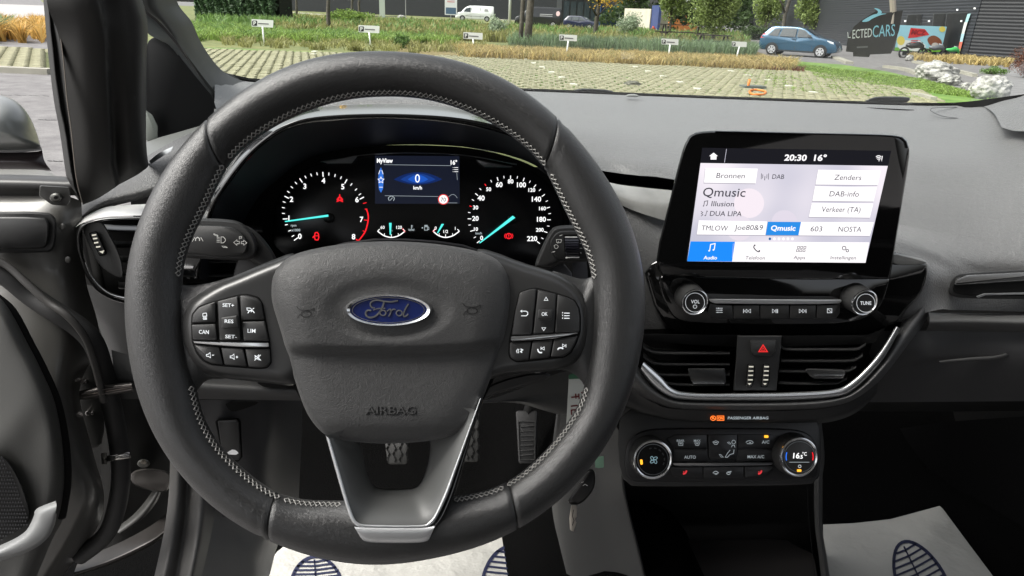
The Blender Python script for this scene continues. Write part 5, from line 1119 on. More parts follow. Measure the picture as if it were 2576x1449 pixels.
ok(loft('door_shell', [
 [(-80,488,.622),(60,488,.622),(150,490,.622),(205,505,.63)],
 [(-80,560,.60),(60,560,.60),(150,560,.605),(207,565,.62)],
 [(-80,680,.595),(80,680,.595),(160,690,.60),(215,700,.62)],
 [(-80,800,.57),(100,800,.575),(190,820,.585),(250,850,.61)],
 [(-80,950,.55),(100,950,.555),(170,960,.565),(200,980,.60)],
 [(-80,1120,.54),(140,1120,.545),(205,1120,.565),(232,1130,.60)],
 [(-80,1250,.54),(160,1250,.54),(240,1230,.56),(262,1250,.60)],
 [(-80,1350,.54),(120,1370,.54),(200,1340,.56),(235,1345,.60)],
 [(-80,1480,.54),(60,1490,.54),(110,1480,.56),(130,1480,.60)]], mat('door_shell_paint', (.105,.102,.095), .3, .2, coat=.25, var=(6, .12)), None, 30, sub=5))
ok(slab('bracket', rc([(100,466),(176,470),(178,505),(168,518),(130,515),(98,492)], 5), SY(.60), mat('bracket_plastic', (.03,.03,.028), .4), None, .004, .008, 2, .002))
for (u, v, r) in ((140, 497, 15),):
    o = ok(slab('bolt', ell(u, v, r, r*.8, 20), SY(.592), mat('bolt_steel', (.12,.12,.11), .35, .8), None, .004, .008, 4, .003)); keep2(slab('bolt_socket', ell(u, v, 5, 4.4, 12), SY(.587), MATTE, None, 0, .002, 0), o)
for (u, v) in ((157, 571), (171, 653)):
    ok(slab('dimple', ell(u, v, 8, 9, 18), SY(.596), mat('door_shell_paint', 0), None, .002, .004, 3, .0015))
rect = [(-60,532),(118,532),(138,545),(143,560),(140,615),(130,632),(115,636),(-60,636)]
ok(slab('pocket_frame', chaikin(rect, 1), SY(.594), RUBBER, None, .004, .012, 5, .004))
ok(slab('pocket_cover', chaikin([(-60,545),(108,545),(122,556),(124,570),(122,606),(114,622),(100,626),(-60,626)], 1), SY(.588), mat('pocket_cover_plastic', (.022,.022,.022), .45), None, .002, .008, 5, .003))
# seals
def sealtube(name, pts, r, m=RUBBER, own=None):
    a = cr(pts, 60); mb = MB(); mb.tube([PY(*p) for p in a], r, 12); o = mb.build(name, m, None, smooth=True); return keep(o, own or door)
sealtube('door_seal', [(-40,660,.58),(25,700,.58),(80,745,.58),(140,785,.575),(195,820,.575),(235,862,.575),(258,925,.58),(278,1010,.585),(296,1100,.59),(304,1200,.59),(290,1290,.59),(262,1350,.59),(200,1400,.59)], .0085)
sealtube('trim_edge', [(-40,640,.575),(20,670,.575),(70,715,.57),(120,760,.565),(170,795,.56),(215,850,.56),(240,920,.565),(262,1010,.57)], .003, mat('seal_sheen', (.04,.038,.036), .4))
# inner trim card
ok(loft('trim_card', [
 [(-80,700,.545),(-10,735,.54),(30,780,.54),(75,860,.535),(110,930,.53),(145,1010,.525),(165,1110,.52),(172,1210,.52),(160,1300,.52),(130,1360,.52),(80,1480,.52)],
 [(-80,712,.53),(-30,745,.525),(10,790,.52),(50,870,.515),(88,940,.51),(118,1015,.505),(136,1110,.50),(140,1200,.50),(128,1280,.50),(100,1350,.50),(50,1480,.50)],
 [(-80,800,.525),(-50,850,.52),(-30,900,.515),(-5,950,.51),(25,1000,.505),(50,1060,.50),(70,1130,.50),(75,1200,.50),(70,1280,.50),(40,1350,.50),(0,1480,.50)],
 [(-90,900,.53),(-80,950,.52),(-70,1000,.515),(-60,1050,.51),(-50,1100,.505),(-40,1150,.50),(-30,1200,.50),(-30,1250,.50),(-40,1300,.50),(-60,1350,.50),(-80,1480,.50)]], mat('trim_card_plastic', (.05,.05,.047), .55, bump=('noise', 1200, .3, .0005)), None, 50, sub=5))
sealtube('card_gap', [(-20,742,.535),(28,782,.535),(72,862,.53),(108,932,.525),(142,1012,.52),(162,1110,.515),(168,1210,.515),(155,1300,.515)], .0035, MATTE)
gr = [(-60,1130),(0,1142),(25,1165),(50,1210),(68,1260),(76,1300),(60,1325),(20,1350),(-60,1378)]
spkr = ok(slab('speaker_grille', chaikin(gr, 1), SY(.495), mat('grille_base', (.006,.006,.006), .6), None, .002, .006, 2, .001))
mb = MB()
for i in range(14):
    for j in range(24):
        u = -20+i*7+(3.5 if j % 2 else 0); v = 1140+j*9.5
        e = (v-1142)/160
        if u > 4+70*min(1, max(0, e))**.8-4 or v > 1362-max(0, u)*.6: continue
        mb.add([PY(u-2.4, v, .4925), PY(u, v-3.2, .4905), PY(u+2.4, v, .4925), PY(u, v+3.2, .4925)], [(0,1,2,3)])
o = mb.build('grille_knobs', mat('grille_sheen', (.05,.05,.055), .4), None, kind='stuff', fix=False); keep2(o, spkr)
ok(loft('armrest_insert', [[(-60,1392,.49),(0,1372,.49),(60,1340,.488),(84,1302,.486),(92,1280,.486),(140,1260,.484)],[(-60,1405,.478),(0,1385,.478),(62,1352,.476),(92,1318,.476),(105,1290,.476),(142,1272,.476)],[(-60,1420,.478),(0,1402,.478),(70,1378,.476),(112,1350,.476),(132,1318,.476),(140,1290,.476)],[(-60,1430,.49),(0,1412,.49),(75,1386,.488),(118,1356,.488),(137,1322,.486),(143,1292,.486)]], mat('silver_grey_plastic', (.22,.225,.225), .4), None, 30, sub=5))
# hinge hardware
STEEL = mat('dark_steel', (.10,.09,.09), .3, .9)
chk = ok(MB().build('check_strap', STEEL, None) if False else band('check_strap', [(200,984),(235,975),(270,968),(330,962)], [(200,1006),(235,1003),(270,997),(335,985)], SY(.572), mat('strap_steel', (.09,.085,.08), .35, .9), None, 0, .004, 20, 6, .01))
keep2(strokes('strap_rib', [(2.5, [(205,992),(240,983),(330,970)]), (2, [(210,1000),(250,993),(330,980)])], SY(.567), mat('pale_strap_steel', (.3,.27,.26), .3, .9), None, .001, h=.001), chk)  # lines in a paler steel than the strap
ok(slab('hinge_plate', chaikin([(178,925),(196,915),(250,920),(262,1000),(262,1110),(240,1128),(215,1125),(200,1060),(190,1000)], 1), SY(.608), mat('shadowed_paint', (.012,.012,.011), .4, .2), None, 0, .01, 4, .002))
for u, v, r in ((205,960,6),(216,959,4),(220,1040,6),(232,1040,4)): ok(slab('stud', ell(u, v, r, r, 14), SY(.60), mat('stud_steel', (.35,.33,.32), .3, .9), None, 0, .008, 1.5, .002))
mb = MB(); mb.tube([PY(268, 1154, .575), PY(326, 1145, .575)], .0028, 12); ok(mb.build('hinge_pin', mat('bright_steel', (.6,.58,.55), .2, 1), None, smooth=True))
ok(slab('hinge_lug', rc([(254,1140),(268,1138),(270,1168),(256,1168)], 2), SY(.573), mat('bolt_steel', 0), None, 0, .01, 1.5, .002))
# =============================== BODY SIDE (A-post, sill, seal) ===============================
post = thing('door_post', 'dark grey painted door post and sill below the dash with a rubber door seal', 'door post', PY(400, 1300, .62))
def bk(o): return keep(o, post)
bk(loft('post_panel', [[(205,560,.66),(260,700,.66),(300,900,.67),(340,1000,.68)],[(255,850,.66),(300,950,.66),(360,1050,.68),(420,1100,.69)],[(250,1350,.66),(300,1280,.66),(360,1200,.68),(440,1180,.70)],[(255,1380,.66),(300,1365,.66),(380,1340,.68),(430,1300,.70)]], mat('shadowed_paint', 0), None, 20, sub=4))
bk(slab('door_gap_backing', [(150,560),(430,560),(470,1340),(380,1352),(300,1375),(235,1395),(190,1340),(170,900)], SY(.72), mat('shadowed_paint', 0), None, 0, .01, 0))  # dark slab added to close the bright gap beside the door
bk(slab('hinge_bracket', chaikin([(325,1195),(345,1180),(380,1178),(426,1186),(430,1205),(425,1235),(400,1240),(345,1225),(330,1212)], 1), SY(.64), mat('bracket_paint', (.08,.075,.07), .3, .6), None, 0, .03, 4, .01))
hb = bk(slab('hinge_bolt', ell(361, 1166, 16, 11, 18), SY(.63), mat('bolt_steel', 0), None, 0, .01, 3, .004)); keep2(slab('bolt_head', ell(361, 1162, 9, 7, 6), SY(.625), mat('worn_steel', (.25,.23,.2), .35, .9), None, 0, .006, 1, .002), hb)
bk(loft('fender_fold', [[(290,1330,.655),(340,1290,.655),(380,1240,.655),(400,1200,.66)],[(300,1342,.645),(352,1302,.645),(392,1250,.645),(408,1205,.65)],[(312,1340,.655),(360,1305,.655),(398,1256,.655),(412,1208,.66)]], PAINT, None, 20, sub=3))
bk(loft('sill_lip', [[(180,1452,.60),(280,1420,.61),(370,1378,.62),(412,1350,.63)],[(184,1446,.59),(280,1412,.60),(370,1370,.61),(412,1340,.62)],[(190,1430,.60),(285,1395,.61),(372,1352,.62),(415,1318,.64)],[(200,1405,.62),(290,1370,.63),(375,1325,.64),(420,1290,.66)]], mat('sill_paint', (.035,.032,.030), .35, .4), None, 24, sub=4))
bk(loft('body_seal', [[(428,1150,.635),(424,1250,.62),(412,1340,.60),(395,1420,.58),(378,1490,.57)],[(450,1160,.62),(446,1250,.605),(434,1340,.585),(418,1420,.565),(402,1490,.555)],[(472,1170,.63),(470,1250,.615),(462,1340,.595),(448,1420,.575),(436,1490,.565)],[(478,1175,.625),(478,1250,.61),(472,1340,.59),(460,1420,.57),(448,1490,.56)],[(510,1200,.61),(510,1260,.598),(502,1340,.58),(488,1420,.56),(474,1490,.55)],[(545,1225,.635),(540,1290,.62),(530,1350,.605),(512,1430,.585),(498,1490,.58)]], mat('grey_brown_rubber', (.085,.083,.08), .5, var=(20, .15)), None, 40, sub=5))
bk(loft('kick_trim', [[(535,1225,.65),(532,1290,.64),(522,1350,.62),(505,1430,.60),(490,1500,.59)],[(620,1270,.67),(600,1330,.66),(590,1390,.64),(575,1450,.63),(560,1500,.62)],[(690,1300,.70),(675,1350,.69),(660,1400,.68),(650,1440,.67),(630,1500,.67)],[(720,1300,.80),(705,1350,.8),(690,1400,.78),(680,1440,.77),(660,1500,.77)]], mat('kick_trim_plastic', (.20,.197,.19), .5, bump=('noise', 1300, .3, .0005)), None, 30, sub=5))
# =============================== DOOR MIRROR ===============================
mir = thing('door_mirror', 'dark grey door mirror housing seen through the open door window', 'wing mirror', PY(20, 320, .85))
mir_S = SY(.85)
keep(dome('mirror_housing', chaikin([(-160,260),(-60,236),(0,236),(40,252),(72,285),(92,330),(104,372),(104,376),(60,379),(-160,381)], 2), (-20, 320), mir_S, mat('mirror_paint', (.20,.21,.205), .34, .1, coat=.3, var=(10, .2)), None, lambda t, u, v: .07*math.sqrt(max(0, 1-t*t)), 14, 96, .02), mir)
keep(slab('mirror_seam', rc([(-160,376),(60,375),(104,370),(106,378),(60,383),(-160,385)], 2), mir_S, mat('seam_grey', (.3,.3,.3), .4), None, .015, .01, 1, .001), mir)
keep(loft('mirror_foot', [[(-160,384,.84),(60,383,.84),(106,378,.84)],[(-160,405,.82),(60,405,.82),(112,405,.83)],[(-160,425,.83),(60,426,.83),(128,428,.83)],[(-160,428,.86),(60,428,.86),(130,430,.86)]], mat('mirror_foot_plastic', (.03,.021,.022), .4), None, 20, sub=4), mir)
keep(loft('mirror_base', [[(-160,426,.78),(60,426,.78),(120,430,.78),(140,442,.78)],[(-160,445,.70),(60,445,.70),(120,447,.70),(146,448,.70)]], mat('base_grey', (.18,.18,.17), .5), None, 14, sub=2), mir)
# =============================== RIGHT SIDE AND GLASS ===============================
rp_ = thing('right_pillar_base', 'dark trim where the right pillar meets the dashboard under the windscreen corner', 'pillar', PY(2560, 280, .85))
keep(loft('pillar_foot', [[(2470,264,1.01),(2520,254,.96),(2576,240,.92),(2660,200,.88),(2760,100,.84)],[(2500,285,.93),(2540,280,.9),(2600,262,.87),(2700,220,.84),(2800,120,.80)],[(2520,320,.86),(2560,330,.84),(2620,320,.80),(2720,260,.78),(2850,150,.75)]], DASHSOFT, None, 24, sub=5), rp_)
spk_S = lambda u, v, y: PY(u, v, y)
dk(loft('demister_slot', [[(2180,270,1.135),(2240,273,1.115),(2300,276,1.10)],[(2180,272,1.13),(2240,276,1.11),(2300,279,1.095)]], MATTE, None, 10, sub=1, S=lambda u, v, y: PY(u, v, y-.004)))
rk = thing('right_side_trim', 'dark carpeted side of the passenger footwell', 'side trim', (1.0, .9, .8))
keep(loft('side_trim', [[(2250,1080,1.2),(2400,1060,1.1),(2700,1040,.95)],[(2230,1180,1.2),(2420,1250,1.08),(2720,1250,.9)],[(2330,1270,1.15),(2500,1450,1.0),(2760,1560,.8)]], mat('footwell_carpet', (.004,.004,.0042), .9, spec=.1), None, 16, sub=4), rk)
ws = thing('windscreen', 'clear curved windscreen above the dashboard', 'windscreen', (0.2, 1.2, 1.25))
hdr = [(x, .52-.1*(x-.2)**2, 1.80) for x in (-.9,-.5,0,.4,.8,1.3)]
base = [tuple(PY(*p)) for p in DA]; bb_ = cr(base, 40); hh_ = cr(hdr, 40); mb = MB()
mb.grid([[(b[0], b[1]+.015, b[2]-.01) for b in bb_]]+[[tuple(b[i]+(h[i]-b[i])*t + (.05*math.sin(math.pi*t) if i == 2 else (.02*math.sin(math.pi*t) if i == 1 else 0)) for i in range(3)) for b, h in zip(bb_, hh_)] for t in (.0,.2,.4,.6,.8,1)])
keep(mb.build('glass', glass('windscreen_glass', (.94,.965,.94), .14), None, smooth=True), ws)
mb = MB(); mb.grid([[(b[0], b[1]+.004, b[2]+.0015) for b in bb_], [(b[0], b[1]+.012, b[2]+.0035) for b in bb_], [(b[0], b[1]+.03, b[2]-.01) for b in bb_]]); keep(mb.build('glass_seal', MATTE, None), ws)
for pts, lab in (([(1440,228),(1452,224),(1470,222),(1540,226),(1545,237),(1500,238),(1444,235)], 'black windscreen wiper end above the middle of the dashboard'), ([(2170,256),(2195,245),(2215,242),(2285,243),(2291,250),(2280,259),(2200,261)], 'black windscreen wiper arm at the right end of the windscreen')):
    t = thing('windscreen_wiper', lab, 'wiper', PY(pts[0][0], pts[0][1], 1.27))
    keep(slab('wiper_cover', chaikin(pts, 1), SY(1.27), mat('wiper_plastic', (.015,.015,.016), .35), None, 0, .03, 3, .008), t)
    u = pts[0][0]; 
    if u < 2000: keep(band('wiper_arm', [(1320,228),(1380,230),(1445,230)], [(1320,232),(1380,236),(1445,235)], SY(1.27), RUBBER, None, -.004, .004, 12, 4, .01), t)
# unseen roof and rear half added to shade the cabin; right-hand side
roof = thing('car_roof', 'dark headlining of the car above the cabin', 'car roof', (.2, -.3, 1.8))
mb = MB(); mb.grid([[(x, y, 1.80-.10*((x-.2)/1.1)**2-(.08 if y < -1.6 else 0)) for x in (-.75,-.5,-.2,.2,.6,.9,1.15)] for y in (.30, .1, -.4, -.8, -1.4, -2.0)]); keep(mb.build('headlining', mat('pale_headlining', (.35,.35,.33), .9), None, smooth=True), roof)

pd = thing('passenger_door', 'closed dark passenger door lining on the far right', 'car door', (1.12, .4, .8))
mb = MB(); mb.grid([[(1.10+.02*math.sin(y*3), y, z) for z in (.35,.6,.8,.95,1.10)] for y in (-1.2,-.6,0,.4,.8,1.2,1.5)]); keep(mb.build('lining', mat('door_lining', (.006,.006,.006), .8, spec=.1), None, smooth=True), pd)
mb = MB(); mb.box(1.02, 1.10, -.6, .7, .80, .84); keep(mb.build('armrest', DASHHARD, None), pd)

rb = thing('rear_bench', 'dark rear bench and tailgate lining behind the cabin', 'seat', (.2, -1.6, .8))  # out of view, put in to block light from the rear
mb = MB(); mb.box(-.6, 1.1, -1.9, -1.6, .4, 1.22); keep(mb.build('backrest', mat('seat_cloth', (.02,.02,.02), .9), None), rb)
mb = MB(); mb.box(-.6, 1.1, -1.6, -1.1, .5, .72); keep(mb.build('seat', mat('seat_cloth', 0), None), rb)
for x, lab in ((-.1, 'dark front seat behind the steering wheel'), (.72, 'dark front passenger seat')):  # seats out of view, put in with the bench against rear light
    fs = thing('front_seat', lab, 'seat', (x, -.5, .5))
    mb = MB(); mb.box(x-.26, x+.26, -.45, .02, .62, .78); keep(mb.build('cushion', mat('seat_cloth', 0), None), fs)
    mb = MB(); mb.grid([[(x+dx, -.55-.12*(z-.7)+.03*abs(dx)*4*.5, z) for dx in (-.25,-.12,0,.12,.25)] for z in (.7,.9,1.1,1.3)]); keep(mb.build('backrest', mat('seat_cloth', 0), None), fs)

sy_ = lambda u, v, off=0.0: PY(u, v, 1.085-(v-266)/44*.11-off)
dk(strokes('speaker_outline', [(1.6, cr([(2342,273),(2400,270),(2440,276),(2472,292),(2478,298),(2440,299),(2380,294),(2350,284)], 40, True)+[(2342,273)])], sy_, DASHHARD, None, .012))
dk(slab('light_sensor', chaikin([(1572,243),(1576,239),(1584,237),(1598,237),(1606,240),(1610,245)], 1), SY(1.15), mat('sensor_grey', (.35,.36,.35), .4), None, 0, .01, 1.5, .003))
# =============================== OUTSIDE ===============================
def PG(u, v, z=0.0): return PZ(u, v, z)
r2 = lambda p: fm(440.3, 0, .293, p); r3 = lambda p: fm(1132, 0, .293, p); r4 = lambda p: fm(1823.9, 0, .292, p)
def ground_mat(name, c1, c2, sc, rough=.9, bump=.3, sc2=None):
    m = bpy.data.materials.new(name); m.use_nodes = True; N = m.node_tree.nodes; L = m.node_tree.links; b = N['Principled BSDF']; b.inputs['Roughness'].default_value = rough
    tc = N.new('ShaderNodeTexCoord'); t = N.new('ShaderNodeTexNoise'); t.inputs['Scale'].default_value = sc; t.inputs['Detail'].default_value = 8; t.inputs['Roughness'].default_value = .7
    r = N.new('ShaderNodeValToRGB'); r.color_ramp.elements[0].position = .35; r.color_ramp.elements[1].position = .66
    r.color_ramp.elements[0].color = tuple(c1)+(1,); r.color_ramp.elements[1].color = tuple(c2)+(1,)
    L.new(tc.outputs['Object'], t.inputs['Vector']); L.new(t.outputs['Fac'], r.inputs[0]); col = r.outputs[0]
    if sc2:
        t2 = N.new('ShaderNodeTexNoise'); t2.inputs['Scale'].default_value = sc2; t2.inputs['Detail'].default_value = 6; mr = N.new('ShaderNodeMapRange'); mr.inputs[3].default_value = .6; mr.inputs[4].default_value = 1.4
        vm = N.new('ShaderNodeVectorMath'); vm.operation = 'SCALE'; L.new(tc.outputs['Object'], t2.inputs['Vector']); L.new(t2.outputs['Fac'], mr.inputs[0]); L.new(mr.outputs[0], vm.inputs['Scale']); L.new(col, vm.inputs[0]); col = vm.outputs[0]
    L.new(col, b.inputs['Base Color']); bp = N.new('ShaderNodeBump'); bp.inputs['Strength'].default_value = bump; bp.inputs['Distance'].default_value = .02
    L.new(t.outputs['Fac'], bp.inputs['Height']); L.new(bp.outputs[0], b.inputs['Normal']); return m
ASPH = ground_mat('asphalt', (.11,.105,.105), (.19,.185,.18), 3, .85, .3, 60)
MEAD = ground_mat('meadow', (.07,.10,.03), (.20,.20,.07), .35, .95, .4, 5)
LAWN = ground_mat('lawn', (.07,.15,.02), (.17,.27,.055), 1.2, .95, .4, 18)
SOIL = ground_mat('paver_soil', (.035,.05,.012), (.09,.10,.025), 2.0, .95, .5, 14)
DRY = ground_mat('dry_verge', (.10,.08,.03), (.24,.19,.07), 1.5, .95, .5, 12)
BARK = ground_mat('bark', (.05,.045,.035), (.11,.10,.08), 8, .9, .6)
STONE = ground_mat('paver_concrete', (.215,.208,.125), (.33,.318,.205), 3, .85, .3, 30)
mb = MB(); mb.grid([[(-600, y, 0), (600, y, 0)] for y in (-200, 900)]); mb.build('ground', ASPH, kind='structure')
def sheet(name, px, m, z, kind='structure'):
    mb = MB(); p = [PG(a[0], a[1], z) for a in px]; mb.add(p, [tuple(range(len(p)))]); return mb.build(name, m, kind=kind, fix=False)
sheet('meadow', [(300,130),(1000,150),(1450,150),(1990,178),(2000,165),(1870,130),(1880,88),(1600,62),(1000,36),(500,16),(100,0)], MEAD, .004)
sheet('lawn', r4([(560,600),(640,530),(1000,556),(1400,616),(1700,686),(2000,756),(2380,862),(2500,930),(2100,960),(1600,860),(1300,800),(800,700)]), LAWN, .008)
sheet('verge', [(480,118),(1000,138),(1200,146),(1210,152),(1000,146),(500,126)], LAWN, .012)
sheet('far_road', [(-60,8),(112,14),(112,50),(40,50),(-60,52)], ground_mat('pale_road', (.30,.29,.28), (.38,.37,.36), 2), .01)
sheet('planting_strip', [(1000,139),(1420,149),(1990,180),(2010,170),(1880,120),(1000,112)], DRY, .010)
# ---- paved parking: every block sits proud of the grassy soil
PX = [(480,124),(1000,140),(1290,146),(1450,150),(1700,160),(2040,182),(2160,200),(2330,235),(2420,300),(2400,420),(900,420),(500,300),(420,200)]
sheet('paved_parking_soil', PX, SOIL, .006)
pv = bpy.data.objects['paved_parking_soil']; pv.name = 'paved_parking'
A0 = PG(1215,0+146); A1 = PG(2000,180); ax = (A1-A0); ax.z = 0; ax.normalize(); ay = Vector((-ax.y, ax.x, 0))
poly = [PG(*p) for p in PX]
def inside(p, po):
    c = False; m = len(po)
    for i in range(m):
        a, b = po[i], po[i-1]
        if (a.y > p.y) != (b.y > p.y) and p.x < (b.x-a.x)*(p.y-a.y)/(b.y-a.y)+a.x: c = not c
    return c
rng = random.Random(3); blk = MB(); near = []
bx, by = .125, .19
def blockgeo(c, sx, sy, h, rot=0):
    vs = []
    for z, k in ((0, 1), (h, .86)):
        for sxn, syn in ((-1,-1),(1,-1),(1,1),(-1,1)): vs.append(c + ax*(sxn*sx*k) + ay*(syn*sy*k) + Vector((0,0,z)))
    return vs, [(4,5,6,7),(0,1,5,4),(1,2,6,5),(2,3,7,6),(3,0,4,7)]
blockme = None
for j in range(-70, 20):
    for i in range(-120, 180):
        c = A0 + ax*(i*.22+(.11 if j % 2 else 0)) + ay*(j*.34-.2); c.z = .006
        if not inside(c, poly) or c.y < 9: continue
        h = .035+rng.random()*.012
        near.append((c.length, c, h))
near.sort(key=lambda a: a[0])
blockme = bpy.data.meshes.new('paving_block'); v_, f_ = blockgeo(Vector((0,0,0)), .088, .125, .04); blockme.from_pydata([tuple(a) for a in v_], [], f_); blockme.materials.append(STONE)
for k, (d, c, h) in enumerate([n for n in near if n[1].x > -1.5 and n[1].x < 12][:280]):
    o = bpy.data.objects.new('paving_block', blockme); COL.objects.link(o); o.location = c; o.parent = pv; o.rotation_euler = (0, 0, rng.uniform(-.03,.03)); n_used = True
used = set(id(n[1]) for n in [n for n in near if n[1].x > -1.5 and n[1].x < 12][:280])
for d, c, h in near:
    if id(c) in used: continue
    v_, f_ = blockgeo(c, .088+rng.uniform(-.012,.005), .125+rng.uniform(-.02,.01), h); blk.add(v_, f_)
blk.build('paving_blocks', STONE, pv, kind='stuff', fix=False)
WT = mat('white_marker_stone', (.56,.56,.48), .7)
mp = r3([(652,518),(715,550),(790,587),(870,630),(960,677),(1060,737),(1488,550),(1590,583),(1700,622),(1828,665),(1972,717),(2125,775),(2280,583),(2410,620),(2550,660)])+r4([(200,660),(370,703),(550,753),(755,808)])+r2([(1200,450),(1190,475)])
for u, v in mp:
    c = PG(u, v, .006); v_, f_ = blockgeo(Vector((0,0,0)), .085, .12, .045); me = bpy.data.meshes.new('marker_stone'); me.from_pydata([tuple(a) for a in v_], [], f_); me.materials.append(WT); o = link('marker_stone', me, None, pv); o.location = c
# left-hand paving seen through the door window, with kerb
LP = [(-120,112),(130,128),(128,182),(-120,172)]
sheet('side_paving', LP, SOIL, .008); sp_o = bpy.data.objects['side_paving']
lb = MB(); pol = [PG(*p) for p in LP]
for j in range(-60, 60):
    for i in range(-60, 60):
        c = PG(60,150)+Vector((i*.30+(.15 if j % 2 else 0), j*.30, 0)); c.z = .008
        if inside(c, pol): v_, f_ = blockgeo(c, .118, .098, .04); lb.add(v_, f_)
lb.build('paving_blocks', STONE, sp_o, kind='stuff', fix=False)
def kerb(name, px, w=.12, h=.1, m=None):
    a = cr(px, 24, False); P_ = [PG(*p) for p in a]; mb = MB(); rows = [[], [], [], []]
    for i, p in enumerate(P_):
        t = (P_[min(len(P_)-1, i+1)]-P_[max(0, i-1)]).normalized(); n = Vector((-t.y, t.x, 0))*w
        rows[0].append(p+n); rows[1].append(p+n+Vector((0,0,h))); rows[2].append(p-n+Vector((0,0,h))); rows[3].append(p-n)
    mb.grid(rows); e_ = len(rows[0])-1; mb.add([r_[0] for r_ in rows], [(0,1,2,3)]); mb.add([r_[e_] for r_ in rows], [(0,1,2,3)]); return mb.build(name, m or mat('kerb_concrete', (.30,.29,.24), .8, var=(3, .12)), kind='structure')
kerb('kerb', [(-120,176),(130,187)]); kerb('kerb', r4([(940,500),(1000,525),(1070,552)]), .15); kerb('kerb', r4([(1380,585),(1550,610),(1700,662)]), .12); kerb('kerb', r4([(1620,540),(1900,600),(2150,662)]), .08)
kerb('kerb', [(1100,42),(1300,52),(1500,60)], .3, .15); kerb('kerb', [(700,30),(850,40),(1000,42)], .3, .15)
kerb('kerb', r4([(1620,835),(1700,850),(1790,880)]), .06)
# cracks in the left-hand asphalt
mb = MB()
for pts in ([(0,238),(60,240),(122,242)], [(95,300),(128,302),(150,301)], [(118,404),(150,406),(165,404)]):
    a = cr(pts, 20); rr = random.Random(5)
    A_ = [PG(u, v+rr.uniform(-.8,.8), .004) for u, v in a]; mb.grid([A_, [p+Vector((0,.02,0)) for p in A_]])
mb.build('asphalt_crack', mat('crack', (.03,.03,.03), .9), bpy.data.objects['ground'], fix=False)

# ---- vegetation ----
def leafmat(name, c, v=.35):
    c = tuple(min(.7, x*1.3) for x in c)
    m = bpy.data.materials.new(name); m.use_nodes = True; N = m.node_tree.nodes; L = m.node_tree.links; b = N['Principled BSDF']; b.inputs['Roughness'].default_value = .6
    g = N.new('ShaderNodeNewGeometry'); r = N.new('ShaderNodeMapRange'); r.inputs[3].default_value = 1-v; r.inputs[4].default_value = 1+v*1.3
    vm = N.new('ShaderNodeVectorMath'); vm.operation = 'SCALE'; vm.inputs[0].default_value = c
    L.new(g.outputs['Random Per Island'], r.inputs[0]); L.new(r.outputs[0], vm.inputs['Scale']); L.new(vm.outputs[0], b.inputs['Base Color'])
    tl = N.new('ShaderNodeBsdfTranslucent'); mx = N.new('ShaderNodeMixShader'); mx.inputs[0].default_value = .4; L.new(vm.outputs[0], tl.inputs['Color']); L.new(b.outputs[0], mx.inputs[1]); L.new(tl.outputs[0], mx.inputs[2]); L.new(mx.outputs[0], N['Material Output'].inputs[0])
    return m
GOLD = leafmat('golden_grass', (.33,.26,.11), .5); GREENG = leafmat('green_grass', (.10,.17,.045)); BRIGHT = leafmat('bright_grass', (.15,.22,.05), .5); OLIVE = leafmat('olive_grass', (.19,.19,.07)); ORNG = leafmat('orange_grass', (.42,.27,.08))
TEAL = leafmat('blue_green_grass', (.13,.19,.10)); GREYG = leafmat('grey_green_leaf', (.24,.29,.20)); YEL = leafmat('yellow_leaf', (.55,.36,.06)); DKG = leafmat('dark_green_leaf', (.045,.075,.025)); MIDG = leafmat('mid_green_leaf', (.10,.15,.045)); LIG = leafmat('light_green_leaf', (.17,.22,.07)); REDB = leafmat('reddish_leaf', (.12,.05,.03))
def grass(name, lab, px, n, h, w, m, seed, lean=.35, clump=None, cat='grass'):
    """px: quad (u0,v0,u1,v1 at left / right): list of 4 corners, blades spread over the ground patch it covers"""
    rg = random.Random(seed); mb = MB(); cl = [(rg.random(), rg.random()) for _ in range(clump)] if clump else None
    for _ in range(n):
        if cl: c = rg.choice(cl); s, t = c[0]+rg.gauss(0, .012), c[1]+rg.gauss(0, .06)
        else: s, t = rg.random(), rg.random()
        s = min(1, max(0, s)); t = min(1, max(0, t))
        a = Vector(px[0]).lerp(Vector(px[1]), s); b = Vector(px[3]).lerp(Vector(px[2]), s); p = PG(*a.lerp(b, t)); hh = h*rg.uniform(.5, 1.15)
        an = rg.uniform(0, 2*math.pi); d = Vector((math.cos(an), math.sin(an), 0)); ln = Vector((rg.gauss(0, lean), rg.gauss(0, lean), 0))*hh; ww = w*rg.uniform(.6, 1.3)
        mid = p+ln*.35+Vector((0,0,hh*.62)); mb.add([p-d*ww, p+d*ww, mid+d*ww*.8, mid-d*ww*.8, p+ln+Vector((0,0,hh*rg.uniform(.8,1)))], [(0,1,2,3),(3,2,4)])
    o = mb.build(name, m, None, kind='stuff', fix=False); o['label'] = lab; o['category'] = cat; return o
grass('golden_grass', 'dry golden ornamental grass edging the paved parking', [(1150,128),(2000,160),(1995,182),(1150,146)], 17000, .34, .013, GOLD, 1, .6, 420)
grass('olive_grass', 'olive green tufts mixed through the golden grass', [(1150,124),(2000,158),(1995,180),(1150,144)], 7000, .30, .014, OLIVE, 101, .6, 160)
grass('brown_grass', 'withered brown stems at the foot of the golden grass', [(1400,142),(2020,176),(2020,184),(1400,150)], 3500, .16, .012, REDB, 102, .6, 160)
grass('golden_grass', 'straw coloured grass tufts beside the first parking signs', [(560,96),(1220,112),(1220,140),(560,118)], 3500, .28, .02, OLIVE, 2, .5, 120)
grass('green_grass', 'bright green weeds along the verge left of the steering wheel rim', [(480,66),(1100,88),(1150,112),(480,104)], 20000, .38, .022, BRIGHT, 3, .6, 420)
grass('green_grass', 'darker green herbs mixed into the bright verge', [(480,60),(1100,84),(1150,108),(480,100)], 7000, .42, .03, GREENG, 103, .6, 120)
